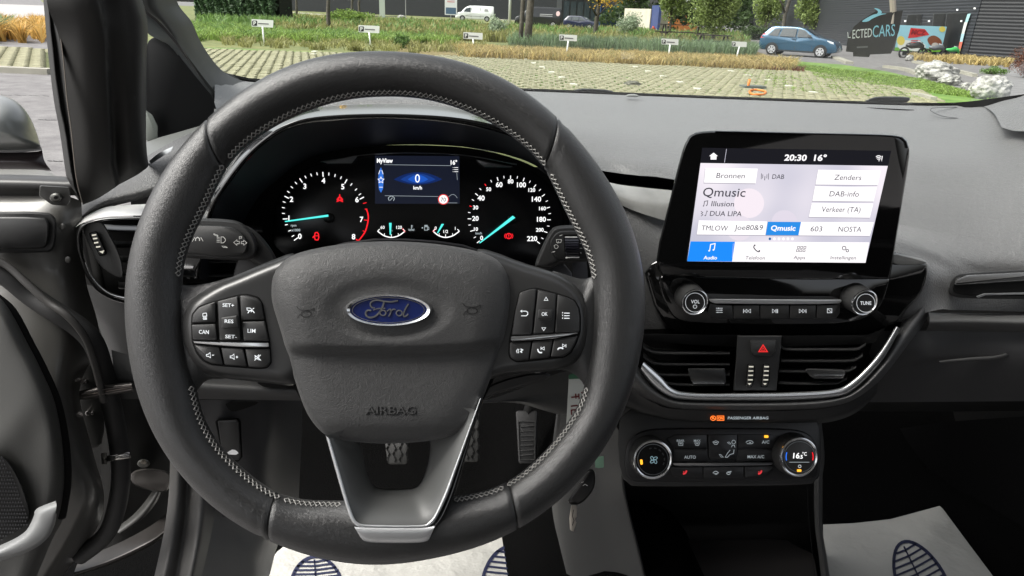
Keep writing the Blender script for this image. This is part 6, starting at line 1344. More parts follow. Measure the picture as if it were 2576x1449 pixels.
grass('blue_green_grass', 'soft blue green grass band behind the golden grass', [(1280,104),(1900,128),(1900,140),(1280,118)], 9000, .6, .018, TEAL, 4, .35, 260)
grass('meadow_grass', 'rough olive meadow grass filling the middle distance', [(700,40),(1880,86),(1880,128),(700,88)], 15000, .6, .05, OLIVE, 5, .3, 500)
grass('meadow_grass', 'patches of green meadow herbs among the olive grass', [(500,38),(1880,84),(1880,120),(500,70)], 7000, .7, .06, GREENG, 6, .3, 160)
grass('lawn_grass', 'short bright green lawn between the parking and the rocks', r4([(640,560),(1700,690),(2380,880),(800,680)]), 16000, .08, .014, BRIGHT, 7, .6)
grass('orange_grass', 'orange dry grass seen through the open door window', [(-60,62),(112,72),(112,112),(-60,100)], 5000, .6, .03, ORNG, 8, .4, 60)
grass('green_grass', 'blue green grass tuft at the left picture edge', [(-60,80),(20,84),(20,118),(-60,110)], 1200, .7, .03, TEAL, 9, .4, 8)
grass('dry_grass', 'yellow grass strip in front of the dark warehouse doors', r4([(1580,495),(2450,545),(2440,580),(1640,530)]), 3000, .35, .03, GOLD, 10, .5, 60)
grass('joint_grass', 'grass tufts growing between the paving blocks', [(1180,150),(2200,190),(2300,250),(1180,225)], 9000, .05, .02, GREENG, 11, .7, 900)
grass('joint_grass', 'green weeds spreading over the right part of the paving', [(1850,175),(2150,195),(2330,255),(1950,230)], 7000, .06, .025, BRIGHT, 12, .7, 300)
def crown_leaves(mb, c, rx, ry, rz, n, size, rg, clumps=14):
    cs = []
    for _ in range(clumps):
        while True:
            p = Vector((rg.uniform(-1,1), rg.uniform(-1,1), rg.uniform(-1,1)))
            if p.length < 1: break
        p = p*(.55+.35*rg.random()); cs.append((Vector((p.x*rx, p.y*ry, p.z*rz)), rg.uniform(.28,.5)))
    for _ in range(n):
        q_, k = rg.choice(cs); d = Vector((rg.gauss(0,1), rg.gauss(0,1), rg.gauss(0,1))).normalized()*(rg.random()**.4)
        p = Vector(c)+q_+Vector((d.x*rx*k, d.y*ry*k, d.z*rz*k)); s = size*rg.uniform(.6,1.3)
        a = Vector((rg.gauss(0,1), rg.gauss(0,1), rg.gauss(0,.7))).normalized(); b = a.orthogonal().normalized(); b = (b*math.cos(3*rg.random())+a.cross(b)*math.sin(3*rg.random())).normalized()
        mb.add([p-a*s, p+b*s*.5, p+a*s, p-b*s*.5], [(0,1,2,3)])
def tree(lab, base, crown_px, crown_h, m, n=5000, size=.12, trunk=.12, limbs=5, seed=1, name='tree', group=None, top=None, zc=None):
    """base: (u,v) on the ground; crown_px: half width in px; crown spans heights (z0,z1)"""
    rg = random.Random(seed); g = PG(*base); d = (g-CAM).dot(RM @ Vector((0,0,-1))); k = d/F
    t = thing(name, lab, 'tree', g, group=group); z0, z1 = crown_h; r = crown_px*k
    mb = MB(); H = (z0+z1)/2; tp = [(g.x+(.04*i*rg.uniform(-1,1)), g.y, g.z+H*i/5) for i in range(6)]; mb.tube(tp, [trunk*(1.15-.1*i) for i in range(6)], 8)
    for i in range(limbs):
        a = rg.uniform(0, 6.28); s = Vector(tp[2+i % 3]); e = s+Vector((math.cos(a)*r*.6, math.sin(a)*r*.6, (z1-z0)*.3)); mb.tube([s, s.lerp(e,.5)+Vector((0,0,.1)), e], [trunk*.45, trunk*.3, trunk*.12], 6)
    keep(mb.build('trunk', BARK, None, smooth=True), t)
    if n:
        mb = MB(); crown_leaves(mb, (g.x, g.y, (z0+z1)/2), r, r, (z1-z0)/2, n, size, rg, 26); keep(mb.build('crown', m, None, fix=False), t)
    return t
def bush(lab, base, half_px, h, m, n, size, seed, name='shrub', wdt=1):
    rg = random.Random(seed); g = PG(*base); k = (g-CAM).dot(RM @ Vector((0,0,-1)))/F; mb = MB(); crown_leaves(mb, (g.x, g.y, h*.45), half_px*k*wdt, half_px*k, h*.55, n, size, rg, 30)
    t = thing(name, lab, 'shrub', g); keep(mb.build('leaves', m, None, fix=False), t); st = MB()
    for i in range(4): a = rg.uniform(0, 6.28); st.tube([g, g+Vector((math.cos(a)*.2, math.sin(a)*.2, h*.6))], .03, 5)
    keep(st.build('stem', BARK, None), t); return t
# clipped hedge, top left
hg = thing('tall_hedge', 'tall dark green clipped hedge behind the first parking sign', 'hedge', PG(600, 62))
rg = random.Random(21); mb = MB(); h0, h1 = PG(500, 50), PG(696, 60)
dr = (h1-h0); L_ = dr.length; dr.normalize(); nn_ = Vector((dr.y, -dr.x, 0))
for _ in range(24000):
    s = rg.random(); p = h0+dr*(L_*s)-nn_*rg.uniform(-.3, 2.2)+Vector((0,0,rg.uniform(.05, 6)))
    if rg.random() < .75: p = h0+dr*(L_*s)+nn_*(.25*rg.random()+.25*math.sin(p.z*3+s*40)*math.sin(s*23))+Vector((0,0,p.z))
    sz = .16*rg.uniform(.6,1.4); a = Vector((rg.gauss(0,1), rg.gauss(0,1), rg.gauss(0,1))).normalized(); b = a.orthogonal().normalized(); mb.add([p-a*sz, p+b*sz*.6, p+a*sz, p-b*sz*.6], [(0,1,2,3)])
keep(mb.build('leaves', leafmat('hedge_leaf', (.05,.09,.04)), None, fix=False), hg)
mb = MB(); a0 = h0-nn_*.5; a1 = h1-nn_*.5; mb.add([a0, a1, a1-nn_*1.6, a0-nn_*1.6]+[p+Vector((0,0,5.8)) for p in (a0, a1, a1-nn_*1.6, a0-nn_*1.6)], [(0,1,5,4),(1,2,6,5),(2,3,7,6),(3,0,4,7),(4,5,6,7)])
keep(mb.build('dark_core', mat('hedge_inside', (.012,.016,.008), .9), None), hg)  # solid near-black box filling the hedge behind its leaves
tree('young tree with a few yellow leaves tied to a stake', (829, 82), 16, (1.6, 4.5), YEL, 160, .14, .11, 3, 31)
tree('thin young tree in front of the dark wall left of the white van', (905, 55), 22, (2.6, 6), MIDG, 700, .2, .12, 3, 32); tree('bare trunked young tree behind the verge left of the stake', (747, 40), 20, (3, 7), MIDG, 500, .2, .15, 3, 33)
tree('slender tree near the pale column by the dark wall', (1150-264, 50), 26, (3, 6.5), MIDG, 500, .2, .13, 3, 34)
tree('double stemmed dark trunk left of the middle, its thinner stem', (1309, 116), 60, (3.2, 7), MIDG, 900, .12, .10, 4, 35); tree('thick grey trunk beside the black van', (1326, 118), 80, (3.2, 7), MIDG, 1200, .12, .16, 4, 36)
tree('tree with hanging yellow leaves in front of the glass front', (1497, 100), 112, (1.95, 5.2), YEL, 2600, .10, .14, 6, 37)
tree('leafy green tree left of the picnic tables', (1683, 92), 48, (1.3, 6.5), LIG, 5000, .15, .12, 5, 38)
tree('broad green weeping tree above the picnic bench', (1791, 118), 70, (.75, 5.5), LIG, 11000, .09, .12, 7, 39)
tree('slim tree whose crown stands left of the blue car', (1922, 96), 40, (1.0, 6), LIG, 4500, .14, .1, 5, 40)
tree('slender trunk in front of the blue hatchback', (1961, 134), 55, (3.4, 6), LIG, 1200, .10, .10, 4, 41)
tree('light green tree behind the roof of the blue hatchback', (2018, 104), 42, (1.1, 5.5), LIG, 4500, .13, .1, 5, 42)
tree('dark evergreen tree in the background left of the blue hatchback', (1868, 84), 52, (.6, 7), DKG, 5000, .22, .2, 5, 43)
bush('pale grey green shrub behind the fourth parking sign', (1582, 96), 34, 2.0, GREYG, 3500, .07, 51); bush('small grey green shrub right of the third parking sign', (1250, 96), 24, 1.3, GREYG, 1600, .07, 52)
bush('clipped dark green hedge block behind the blue car', (1893, 100), 34, 1.5, DKG, 4000, .1, 53); bush('reddish brown shrub at the right picture edge', (2578, 196), 52, 1.05, REDB, 5000, .03, 54)
bush('round dark green weed in the verge near the second parking sign', (1010, 122), 22, .55, GREENG, 1200, .05, 55); bush('low green shrub by the foot of the warehouse wall', r4([(2300,640)])[0], 34, .3, GREENG, 1200, .03, 56)
bush('bright green shrub below the tall hedge', (880, 66), 60, 1.3, BRIGHT, 3000, .12, 57)

# ---- far walls and buildings ----
def wall(name, lab, cat, u0, v0, u1, v1, H, m, th=4.0, extra=None):
    a, b = PG(u0, v0), PG(u1, v1); t = thing(name, lab, cat, a); d = (b-a).normalized(); n = Vector((-d.y, d.x, 0)); n = n if n.dot(a-CAM) > 0 else -n
    mb = MB(); z = Vector((0,0,H)); mb.add([a, b, b+n*th, a+n*th, a+z, b+z, b+n*th+z, a+n*th+z], [(0,1,5,4),(1,2,6,5),(2,3,7,6),(3,0,4,7),(4,5,6,7)])
    keep(mb.build('wall', m, None), t); return t, a, d, n
def clad(name, c, axis='Z', sc=18):
    m = mat(name, c, .55); N = m.node_tree.nodes; L = m.node_tree.links; w_ = N.new('ShaderNodeTexWave'); w_.bands_direction = axis; w_.inputs['Scale'].default_value = sc/10; w_.inputs['Distortion'].default_value = 0
    tc = N.new('ShaderNodeTexCoord'); bp = N.new('ShaderNodeBump'); bp.inputs['Strength'].default_value = .5; bp.inputs['Distance'].default_value = .03; L.new(tc.outputs['Object'], w_.inputs['Vector']); L.new(w_.outputs['Fac'], bp.inputs['Height']); L.new(bp.outputs[0], N['Principled BSDF'].inputs['Normal']); return m
DARKW = clad('dark_cladding', (.022,.024,.029)); DARKW2 = clad('dark_cladding_shaded', (.013,.014,.017))  # the wing gets a darker copy, its shade put into the colour
hz_ = lambda u: 36.4+.042*(u-1288)
t, a, d, n = wall('warehouse', 'long black clad warehouse behind the meadow left of the vans', 'building', 640, hz_(640)+14, 1560, hz_(1560)+14, 9, DARKW)
cw = thing('pale_column', 'pale vertical column standing before the black warehouse', 'column', PG(962, 44)); g = PG(962, 44); mb = MB(); mb.box(g.x-.45, g.x+.45, g.y-.2, g.y+.2, 0, 8.5); keep(mb.build('shaft', mat('pale_column_paint', (.42,.47,.42), .6), None), cw)
pl_ = thing('white_mast', 'thin white mast between the two vans', 'pole', PG(1281, 66)); g = PG(1281, 66); mb = MB(); mb.tube([g, g+Vector((0,0,9))], .16, 10); keep(mb.build('mast', mat('white_paint', (.7,.72,.72), .4), None, smooth=True), pl_)
# advertising board
def board(lab, u, vb, w, z0, z1, name='info_board', cols=None):
    g = PG(u, vb); t = thing(name, lab, 'sign', g); mb = MB(); mb.box(g.x-w/2, g.x+w/2, g.y-.05, g.y+.05, z0, z1); keep(mb.build('panel', mat('white_board', (.75,.76,.77), .5), None), t)
    mb = MB(); mb.box(g.x-w*.42, g.x+w*.42, g.y-.058, g.y-.05, z0+.1, z0+(z1-z0)*.35); keep(mb.build('picture', mat('blue_grey_picture', (.08,.14,.22), .5), None), t)
    mb = MB(); [mb.box(g.x-w*.3, g.x+w*.3, g.y-.058, g.y-.05, z, z+.07) for z in (z0+(z1-z0)*.6, z0+(z1-z0)*.7)]; keep(mb.build('red_print', mat('red_print', (.6,.1,.1), .5), None), t)
    mb = MB(); mb.tube([(g.x, g.y, 0), (g.x, g.y, z0)], .05, 8); keep(mb.build('post', mat('post_grey', (.3,.3,.3), .4), None), t)
board('white notice board with blue picture left of the white van', 1134, 62, 1.35, 1.0, 3.2); board('small white sign high on the young tree stake', 1021, 52, 1.2, 3.2, 5)
# glass front, container, shed
t, a, d, n = wall('glass_front', 'dark glass fronted building behind the yellow leaved tree', 'building', 1410, 66, 1512, 70, 7, mat('dark_facade', (.02,.022,.026), .4), 3)
for i in range(6):
    p = a+d*(i+.3)*((PG(1512,70)-a).length/6)-n*.02; mb = MB(); w_ = (PG(1512,70)-a).length/6*.8; q_ = [p, p+d*w_, p+d*w_+Vector((0,0,3.4)), p+Vector((0,0,3.4))]; mb.add([Vector(x)-n*.03 for x in q_], [(0,1,2,3)]); keep(mb.build('window', mat('far_window', (.05,.065,.075), .15), None, fix=False), t)
t, a, d, n = wall('blue_container', 'dark blue ribbed shipping container with white markings', 'container', 1508, 70, 1566, 72, 3.1, mat('container_blue', (.025,.06,.14), .5), 3)
Wc = (PG(1566,72)-a).length
for i in range(9): p = a+d*(Wc*(i+.5)/9)-n*.03; mb = MB(); mb.add([p-d*.12, p+d*.12, p+d*.12+Vector((0,0,3)), p-d*.12+Vector((0,0,3))], [(0,1,2,3)]); keep(mb.build('rib', mat('container_blue_dark', (.014,.035,.09), .5), None, fix=False), t)
p = a+d*(Wc*.72)-n*.06; mb = MB()
for z0 in (.5, 1.5): mb.tube([p+Vector((0,0,z0)), p+d*.35+Vector((0,0,z0)), p+d*.35+Vector((0,0,z0+.7)), p+Vector((0,0,z0+.7))], .07, 4, True)
keep(mb.build('white_marking', mat('white_paint', 0), None), t)
t, a, d, n = wall('pale_shed', 'low cream rendered shed right of the blue container', 'shed', 1567, 76, 1632, 80, 2.6, mat('cream_render', (.50,.46,.38), .8, var=(2, .1)), 3)
t, a, d, n = wall('blue_fence_panel', 'blue and brown panel beside the cream shed', 'fence', 1634, 80, 1652, 82, 3.0, mat('fence_blue', (.03,.05,.16), .6), .3)
g = PG(1642, 84); hy = thing('fire_hydrant', 'red fire hydrant beside the cream shed', 'hydrant', g); mb = MB(); mb.tube([g, g+Vector((0,0,.55)), g+Vector((0,0,.75))], [.16,.16,.08], 10); keep(mb.build('body', mat('hydrant_red', (.5,.04,.03), .4), None), hy); mb = MB(); mb.box(g.x-.25, g.x+.25, g.y-.06, g.y+.06, .42, .56); keep(mb.build('outlet', mat('hydrant_red', 0), None), hy)
g = PG(1717, 78); oh = thing('orange_house', 'small orange and white house glimpsed between the trees', 'house', g); mb = MB(); mb.box(g.x-2.2, g.x+2.2, g.y, g.y+4, 0, 3.2); keep(mb.build('wall', mat('orange_render', (.6,.22,.07), .8), None), oh); mb = MB(); mb.add([(g.x-2.5,g.y-.2,3.1),(g.x+2.5,g.y-.2,3.1),(g.x+2.5,g.y+4,3.1),(g.x-2.5,g.y+4,3.1),(g.x-1.2,g.y+2,4.6),(g.x+1.2,g.y+2,4.6)], [(0,1,5,4),(2,3,4,5),(0,4,3),(1,2,5)]); keep(mb.build('roof', mat('pale_roof', (.5,.5,.5), .6), None), oh)
rg = random.Random(61); mb = MB(); w0, w1 = PG(1560,74), PG(1930,90)
for _ in range(90):
    c = w0.lerp(w1, rg.random())+Vector((rg.uniform(-3,3), rg.uniform(0,6), rg.uniform(1,8.5))); crown_leaves(mb, c, 2.2, 2.2, 1.6, 130, .28, rg, 7)
o = mb.build('far_woodland', DKG, None, kind='stuff', fix=False); tag(o, 'dark far woodland behind the trees and low buildings', 'woodland')
# right warehouse with doors
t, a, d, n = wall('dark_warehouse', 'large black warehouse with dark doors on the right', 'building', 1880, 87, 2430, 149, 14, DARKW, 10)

def onwall(u, v, off=.02):                # point of the warehouse front seen at (u,v)
    r = ray(u, v); nn = n; return CAM + r*((a-nn*off-CAM).dot(nn)/r.dot(nn))
def wq(name, px, m, off=.03, own=None): mb = MB(); mb.add([onwall(x, y, off) for x, y in px], [tuple(range(len(px)))]); return keep(mb.build(name, m, None, fix=False), own or t)
for px in ([(1575,130),(1690,125),(1680,215),(1560,215)], [(1800,122),(1900,118),(1880,225),(1790,220)], [(1915,118),(2085,110),(2010,440),(1870,430)]):
    px = r4(px); wq('door_frame', [(p[0]+(-2 if i in (0,3) else 2), p[1]+(-2 if i < 2 else 1)) for i, p in enumerate(px)], mat('door_frame_grey', (.045,.047,.05), .5), .04); wq('door', px, mat('door_black', (.006,.006,.007), .5), .07)
for px in ((2000,85),(2150,72),(1552,182),(1757,182),(2035,182)): u, v = r4([px])[0]; wq('wall_lamp', [(u-2.5,v-2),(u+2.5,v-2.5),(u+2.5,v+2),(u-2.5,v+2)], mat('lamp_white', (.8,.8,.8), .4), .12)
for (x0, y0, x1, y1, c) in ((2098,120,2075,190,(.3,.5,.5)),(2072,190,2045,290,(.5,.52,.5)),(2045,290,2030,360,(.3,.45,.5)),(2030,360,2015,420,(.45,.12,.08)),(2012,420,1998,490,(.4,.35,.12))): wq('painted_stripe', r4([(x0-10,y0),(x0+18,y0-2),(x1+16,y1),(x1-8,y1)]), mat('stripe_%d' % x0, c, .6), .09)
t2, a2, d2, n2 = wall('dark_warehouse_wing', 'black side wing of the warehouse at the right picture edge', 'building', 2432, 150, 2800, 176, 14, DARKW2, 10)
# painted trailer
TR = SY(0)
g = PG(2310, 141); dist_y = g.y
tr = thing('painted_trailer', 'small trailer painted with sky, red lettering and green grass before the warehouse', 'trailer', g)
ST = SY(dist_y); body = [(2263,63),(2382,67),(2367,131),(2250,127)]
keep(slab('box', body, ST, mat('trailer_sky', (.33,.62,.72), .5), None, 0, .5, 0), tr)
keep(flat('painted_grass', [[(2252,119),(2370,123),(2367,131),(2250,127)]], ST, mat('trailer_green', (.16,.42,.04), .5), None, .01), tr)
keep(flat('painted_cloud', [r4(ell(1560,390,75,45,20)), r4(ell(1640,400,90,40,20))], ST, mat('trailer_white', (.75,.78,.75), .5), None, .012), tr)
keep(flat('painted_shape', [r4([(1575,330),(1600,240),(1720,250),(1760,300),(1650,322)])], ST, mat('trailer_red', (.62,.03,.03), .5), None, .014), tr)
keep(text('MCZ', *r4([(1668,280)])[0], 12, ST, mat('trailer_red_dark', (.28,.01,.015), .5), None, .02, rot=4, width=36, bold=.05, shear=.3), tr)
for y in (345, 360, 376): keep(flat('painted_line', [r4([(1605,y),(1685,y+2),(1680,y+9),(1600,y+7)])], ST, mat('trailer_red', 0), None, .018), tr)
keep(flat('painted_brown_patch', [r4(chaikin([(1740,330),(1790,300),(1840,320),(1875,360),(1850,430),(1790,410),(1750,370)], 2))], ST, mat('trailer_brown', (.22,.07,.03), .5), None, .016), tr)
keep(flat('painted_yellow_patch', [r4(ell(1872,252,28,24,18)), r4(ell(1515,350,34,40,18))], ST, mat('trailer_yellow', (.75,.62,.12), .5), None, .016), tr)
keep(flat('painted_grey_patch', [r4(ell(1810,395,32,28,18))], ST, mat('trailer_grey', (.55,.52,.48), .5), None, .018), tr)
mb = MB(); [mb.tube([PY(u, 135, dist_y+.2+k*.0)+Vector((-.001,0,0)), PY(u, 135, dist_y+.35)], .22, 12) for u in (2280, 2345) for k in (0,)]; keep(mb.build('wheel', RUBBER, None, kind='stuff'), tr)
# hanging banner
bd = 24.0; SB = SY(bd); bn = thing('hanging_banner', 'dark brown banner with white and pale blue car dealer lettering hanging from a pole', 'banner', PY(2200, 100, bd))
keep(slab('cloth', r4([(1300,95),(1385,115),(1440,100),(1532,90),(1500,260),(1440,440),(1428,462),(1250,470),(1240,492),(1105,486),(1102,450),(1040,444),(1060,320),(1110,230),(1170,180)]), SB, mat('banner_brown', (.022,.019,.017), .6, var=(3, .2)), None, 0, .03, 0), bn)
keep(text('ECTED', *r4([(1182,288)])[0], 23, SB, mat('banner_white', (.6,.62,.6), .6), None, .01, rot=-5, width=49, bold=.0, shear=.12), bn)
keep(text('CARS', *r4([(1368,265)])[0], 31, SB, mat('banner_blue', (.22,.48,.58), .6), None, .01, rot=-4, width=56, bold=.0, shear=.12), bn)
keep(text('L', *r4([(1068,300)])[0], 16, SB, mat('banner_white', 0), None, .01, rot=-5, width=7), bn)
keep(flat('banner_wave', [r4(cr([(1180,185),(1230,150),(1300,120),(1390,118),(1340,130),(1270,160),(1230,185)], 24, True)), r4(cr([(1285,70),(1330,80),(1350,110),(1300,130),(1320,100)], 16, True))], SB, mat('banner_blue', 0), None, .012), bn)
keep(strokes('banner_small_print', [(4, r4([(1135,408),(1230,403)]))], SB, mat('banner_grey', (.12,.12,.12), .6), None, .01), bn)
mb = MB(); mb.tube([PY(2247, 30, bd+.05), PY(2238, -140, bd+.05)], .10, 8); mb.tube([PY(2247, 30, bd+.05), PY(2244, 60, bd)], .05, 6); keep(mb.build('pole', mat('weathered_pole', (.30,.26,.22), .7), None), bn)
# parking signs
SG = mat('sign_white_face', (.8,.82,.8), .45); SK = mat('sign_black_print', (.02,.02,.025), .5)
for i, (cu, cv, wpx, bu, bv, lab) in enumerate((( 660.5,58.5,55,665,115,'white parking sign in front of the tall hedge, leftmost of the row'),(928.5,73,53,933,120,'white parking sign above the left part of the steering wheel'),(1190,90,49,1192,130,'white parking sign below the white van'),(1429.5,95,45,1424,147,'white parking sign right of the two dark tree trunks'),(1685.5,105,43,1681,152,'white parking sign left of the picnic bench'),(1860,111,38,1850,156,'white parking sign nearest to the blue hatchback'))):
    g = PG(bu, bv); S_ = SY(g.y); t_ = thing('parking_sign', lab, 'sign', g, group='white parking signs along the grass'); h_ = wpx*.34; sk = .035*(cu-1000)/500
    c4 = [(cu-wpx/2,cv-h_/2-wpx*.02),(cu+wpx/2,cv-h_/2+wpx*.03),(cu+wpx/2-1,cv+h_/2+wpx*.03),(cu-wpx/2-0,cv+h_/2-wpx*.02)]
    keep(slab('panel', rc(c4, 2), S_, SG, None, 0, .03, 0), t_)
    mb = MB(); mb.tube([g, S_(cu, cv+h_/2, -.01)], .028, 8); keep(mb.build('post', SG, None, smooth=True), t_)
    x, y = cu-wpx*.36, cv-.2; keep(flat('symbol_square', [rc([(x-5.6*wpx/50,y-6*wpx/50),(x+5.6*wpx/50,y-6*wpx/50),(x+5.4*wpx/50,y+6*wpx/50),(x-5.8*wpx/50,y+6*wpx/50)], 2)], S_, SK, None, .006), t_)
    keep(text('P', x, y, 9*wpx/50, S_, SG, None, .012, bold=.03, name='letter'), t_)
    if i < 5: keep(strokes('small_print', [(2.6, [(cu-wpx*.2, cv+.5), (cu+wpx*.28, cv+2)])], S_, mat('sign_grey_print', (.16,.16,.17), .5), None, .008), t_)
# ---- vehicles ----
TYRE = mat('tyre', (.015,.015,.015), .8); HUBC = mat('wheel_cover', (.55,.56,.58), .35, .4); CGL = mat('car_glass', (.03,.04,.045), .08, spec=.8)
def vehicle(name, lab, cat, pos, yaw, prof, W, wheels, r, paint, wins, extras=(), sc=1.0):
    """prof: side outline (x, z) x forward; cross-section narrows above the belt line"""
    t = thing(name, lab, cat, pos, yaw); M = Matrix.Translation(Vector(pos)) @ Matrix.Rotation(yaw, 4, 'Z') @ Matrix.Scale(sc, 4); zb = wins['belt']; top = max(p[1] for p in prof)
    def wy(z): return W/2*(1 if z < zb else 1-.20*((z-zb)/(top-zb))**1.2)*(1 if z > .4 else .96)
    pr = cr(prof, 90, True); mb = MB(); rows = []
    for s, ins in ((-1, 0), (-1, 1), (1, 1), (1, 0)):
        pass
    A = [[(x, -wy(z), z) for x, z in pr]]; cx = sum(p[0] for p in pr)/len(pr); cz = sum(p[1] for p in pr)/len(pr)
    def sh(k, y): return [(cx+(x-cx)*k, y(z), cz+(z-cz)*k) for x, z in pr]
    rows = [sh(.0, lambda z: -wy(zb)), sh(.80, lambda z: -wy(z)), sh(.965, lambda z: -wy(z)*.99), sh(.992, lambda z: -wy(z)*.95), sh(1, lambda z: -wy(z)*.86), sh(1, lambda z: 0), sh(1, lambda z: wy(z)*.86), sh(.992, lambda z: wy(z)*.95), sh(.965, lambda z: wy(z)*.99), sh(.80, lambda z: wy(z)), sh(.0, lambda z: wy(zb))]
    mb.grid([[M @ Vector(p) for p in r_] for r_ in rows], True); keep(mb.build('body', paint, None, smooth=True), t)
    def side(n_, poly, m_, off=.012, s=(-1, 1)):
        for q_ in s: mb = MB(); mb.add([M @ Vector((x, q_*(wy(z)*(.995)+off), z)) for x, z in poly], [tuple(range(len(poly)))]); keep(mb.build(n_, m_, None, fix=False), t)
    for poly in wins['side']: side('side_window', poly, CGL)
    for n_, x0, z0, x1, z1, m_ in wins['end']:   # windows and lamps across the width
        mb = MB(); d_ = Vector((x1-x0, 0, z1-z0)); nrm = Vector((d_.z, 0, -d_.x)).normalized()*.02
        if nrm.x*(x0+x1) < 0: nrm = -nrm
        w0, w1 = wy(z0)*.84, wy(z1)*.84; mb.add([M @ (Vector(p)+nrm) for p in ((x0,-w0,z0),(x0,w0,z0),(x1,w1,z1),(x1,-w1,z1))], [(0,1,2,3)]); keep(mb.build(n_, m_, None, fix=False), t)
    for x in wheels:
        for s in (-1, 1):
            wv = MB(); y = s*(W/2-.10); n = 24
            wv.grid([[M @ Vector((x+rr*math.cos(2*math.pi*k/n), y+s*dy, r+rr*math.sin(2*math.pi*k/n))) for k in range(n)] for rr, dy in ((r*.6,-.1),(r,-.09),(r,.09),(r*.66,.115))], True); wo = keep(wv.build('wheel', TYRE, None, smooth=40), t)
            hb_ = MB(); ks = [r*.66 for k in range(n)]; hb_.add([M @ Vector((x+r*.66*math.cos(2*math.pi*k/n), y+s*.112, r+r*.66*math.sin(2*math.pi*k/n))) for k in range(n)], [tuple(range(n))]); keep2(hb_.build('rim', HUBC, None, fix=False), wo)
            for k in range(6): a_ = 2*math.pi*k/6; dk_ = MB(); dk_.add([M @ Vector((x+rr*math.cos(a_+da), y+s*.118, r+rr*math.sin(a_+da))) for rr, da in ((r*.25,-.2),(r*.55,-.22),(r*.55,.22),(r*.25,.2))], [(0,1,2,3)]); keep2(dk_.build('rim_gap', TYRE, None, fix=False), wo)
            ar = MB(); ar.grid([[M @ Vector((x+rr*math.cos(math.pi*k/16), s*(wy(.5)+.004), r+rr*math.sin(math.pi*k/16))) for k in range(17)] for rr in (r*.9, r*1.16)]); keep(ar.build('wheel_arch', TYRE, None, fix=False), t)
    for n_, poly, m_, off in extras: side(n_, poly, m_, off)
    return t, M
POLO = mat('blue_car_paint', (.024,.09,.16), .25, .3, coat=.8)
hprof = [(-1.95,.35),(-1.98,.6),(-1.92,.95),(-1.75,1.15),(-1.45,1.42),(-1.0,1.46),(-.2,1.46),(.25,1.38),(.75,1.12),(1.05,.98),(1.5,.90),(1.85,.76),(1.98,.55),(1.95,.28),(1.0,.22),(-1.0,.22),(-1.8,.27)]
BLT = mat('black_trim', (.012,.012,.012), .5); TLR = mat('tail_lamp_red', (.55,.02,.02), .3); HL = mat('headlamp_glass', (.6,.63,.66), .15)
hw = dict(belt=.93, side=[[(-.05,.97),(.72,.97),(.28,1.32),(-.05,1.38)], [(-.95,.97),(-.13,.97),(-.13,1.385),(-.85,1.38)], [(-1.55,1.0),(-1.03,.97),(-.95,1.37),(-1.25,1.33)]], end=[('windscreen',.80,1.10,.28,1.38,CGL),('rear_window',-1.80,1.12,-1.48,1.40,CGL)])
gp = PG(2008, 141)
yaw_b = math.atan2(*(lambda d: (d.y, d.x))(PG(2066,152)-PG(1938,136)))
vehicle('parked_car', 'metallic blue hatchback parked side on beyond the paved parking', 'car', gp, rad(-39), hprof, 1.7, (-1.25, 1.22), .30, POLO, hw,
  [('door_seam', [(-.09,.35),(-.07,.35),(-.07,.97),(-.09,.97)], BLT, .014), ('door_seam', [(.78,.4),(.80,.4),(.74,.95),(.72,.95)], BLT, .014), ('door_handle', [(-.28,.84),(-.12,.84),(-.12,.88),(-.28,.88)], BLT, .03), ('sill_strip', [(-1.0,.24),(1.0,.24),(1.0,.30),(-1.0,.30)], BLT, .012), ('tail_lamp', [(-1.93,.85),(-1.72,.86),(-1.68,1.08),(-1.80,1.08)], TLR, .0), ('headlamp', [(1.45,.78),(1.83,.70),(1.8,.80),(1.5,.87)], HL, -.0), ('wing_mirror', [(.50,.98),(.68,.98),(.68,1.10),(.52,1.10)], BLT, .10)], sc=.9)
vprof = [(-2.6,.35),(-2.65,.8),(-2.62,1.8),(-2.5,1.95),(-1.5,1.98),(.3,1.98),(1.0,1.85),(1.55,1.45),(1.8,1.15),(2.35,1.0),(2.55,.8),(2.6,.45),(2.4,.28),(0,.25),(-2.4,.28)]
WV = mat('white_van_paint', (.78,.8,.8), .35, coat=.4); BV = mat('black_van_paint', (.02,.021,.023), .3, coat=.5); LGV = mat('light_blue_van_paint', (.35,.5,.55), .35)
vw = dict(belt=1.1, side=[[(.55,1.15),(1.5,1.18),(1.15,1.62),(.55,1.72)]], end=[('windscreen',1.62,1.35,1.05,1.8,CGL)])
def far(u, d, z=0): r = ray(u, 30); p = CAM + r*(d/Vector((r.x, r.y)).length); p.z = z; return p
vehicle('parked_van', 'white panel van parked behind the meadow', 'van', far(1194, 104, .25), math.radians(180-3), vprof, 1.95, (-1.7, 1.65), .33, WV, vw, [('door_seam', [(.45,.5),(.48,.5),(.48,1.7),(.45,1.7)], BLT, .014), ('door_seam', [(-.8,.5),(-.77,.5),(-.77,1.7),(-.8,1.7)], BLT, .014), ('headlamp', [(2.15,.85),(2.5,.75),(2.5,.95),(2.2,1.02)], HL, 0), ('side_logo', [(-1.9,1.3),(-1.3,1.3),(-1.4,1.6),(-1.8,1.6)], mat('grey_logo', (.3,.3,.3), .5), .015), ('side_moulding', [(-1.3,.62),(1.2,.62),(1.2,.68),(-1.3,.68)], mat('mould_grey', (.3,.3,.3), .5), .015)])
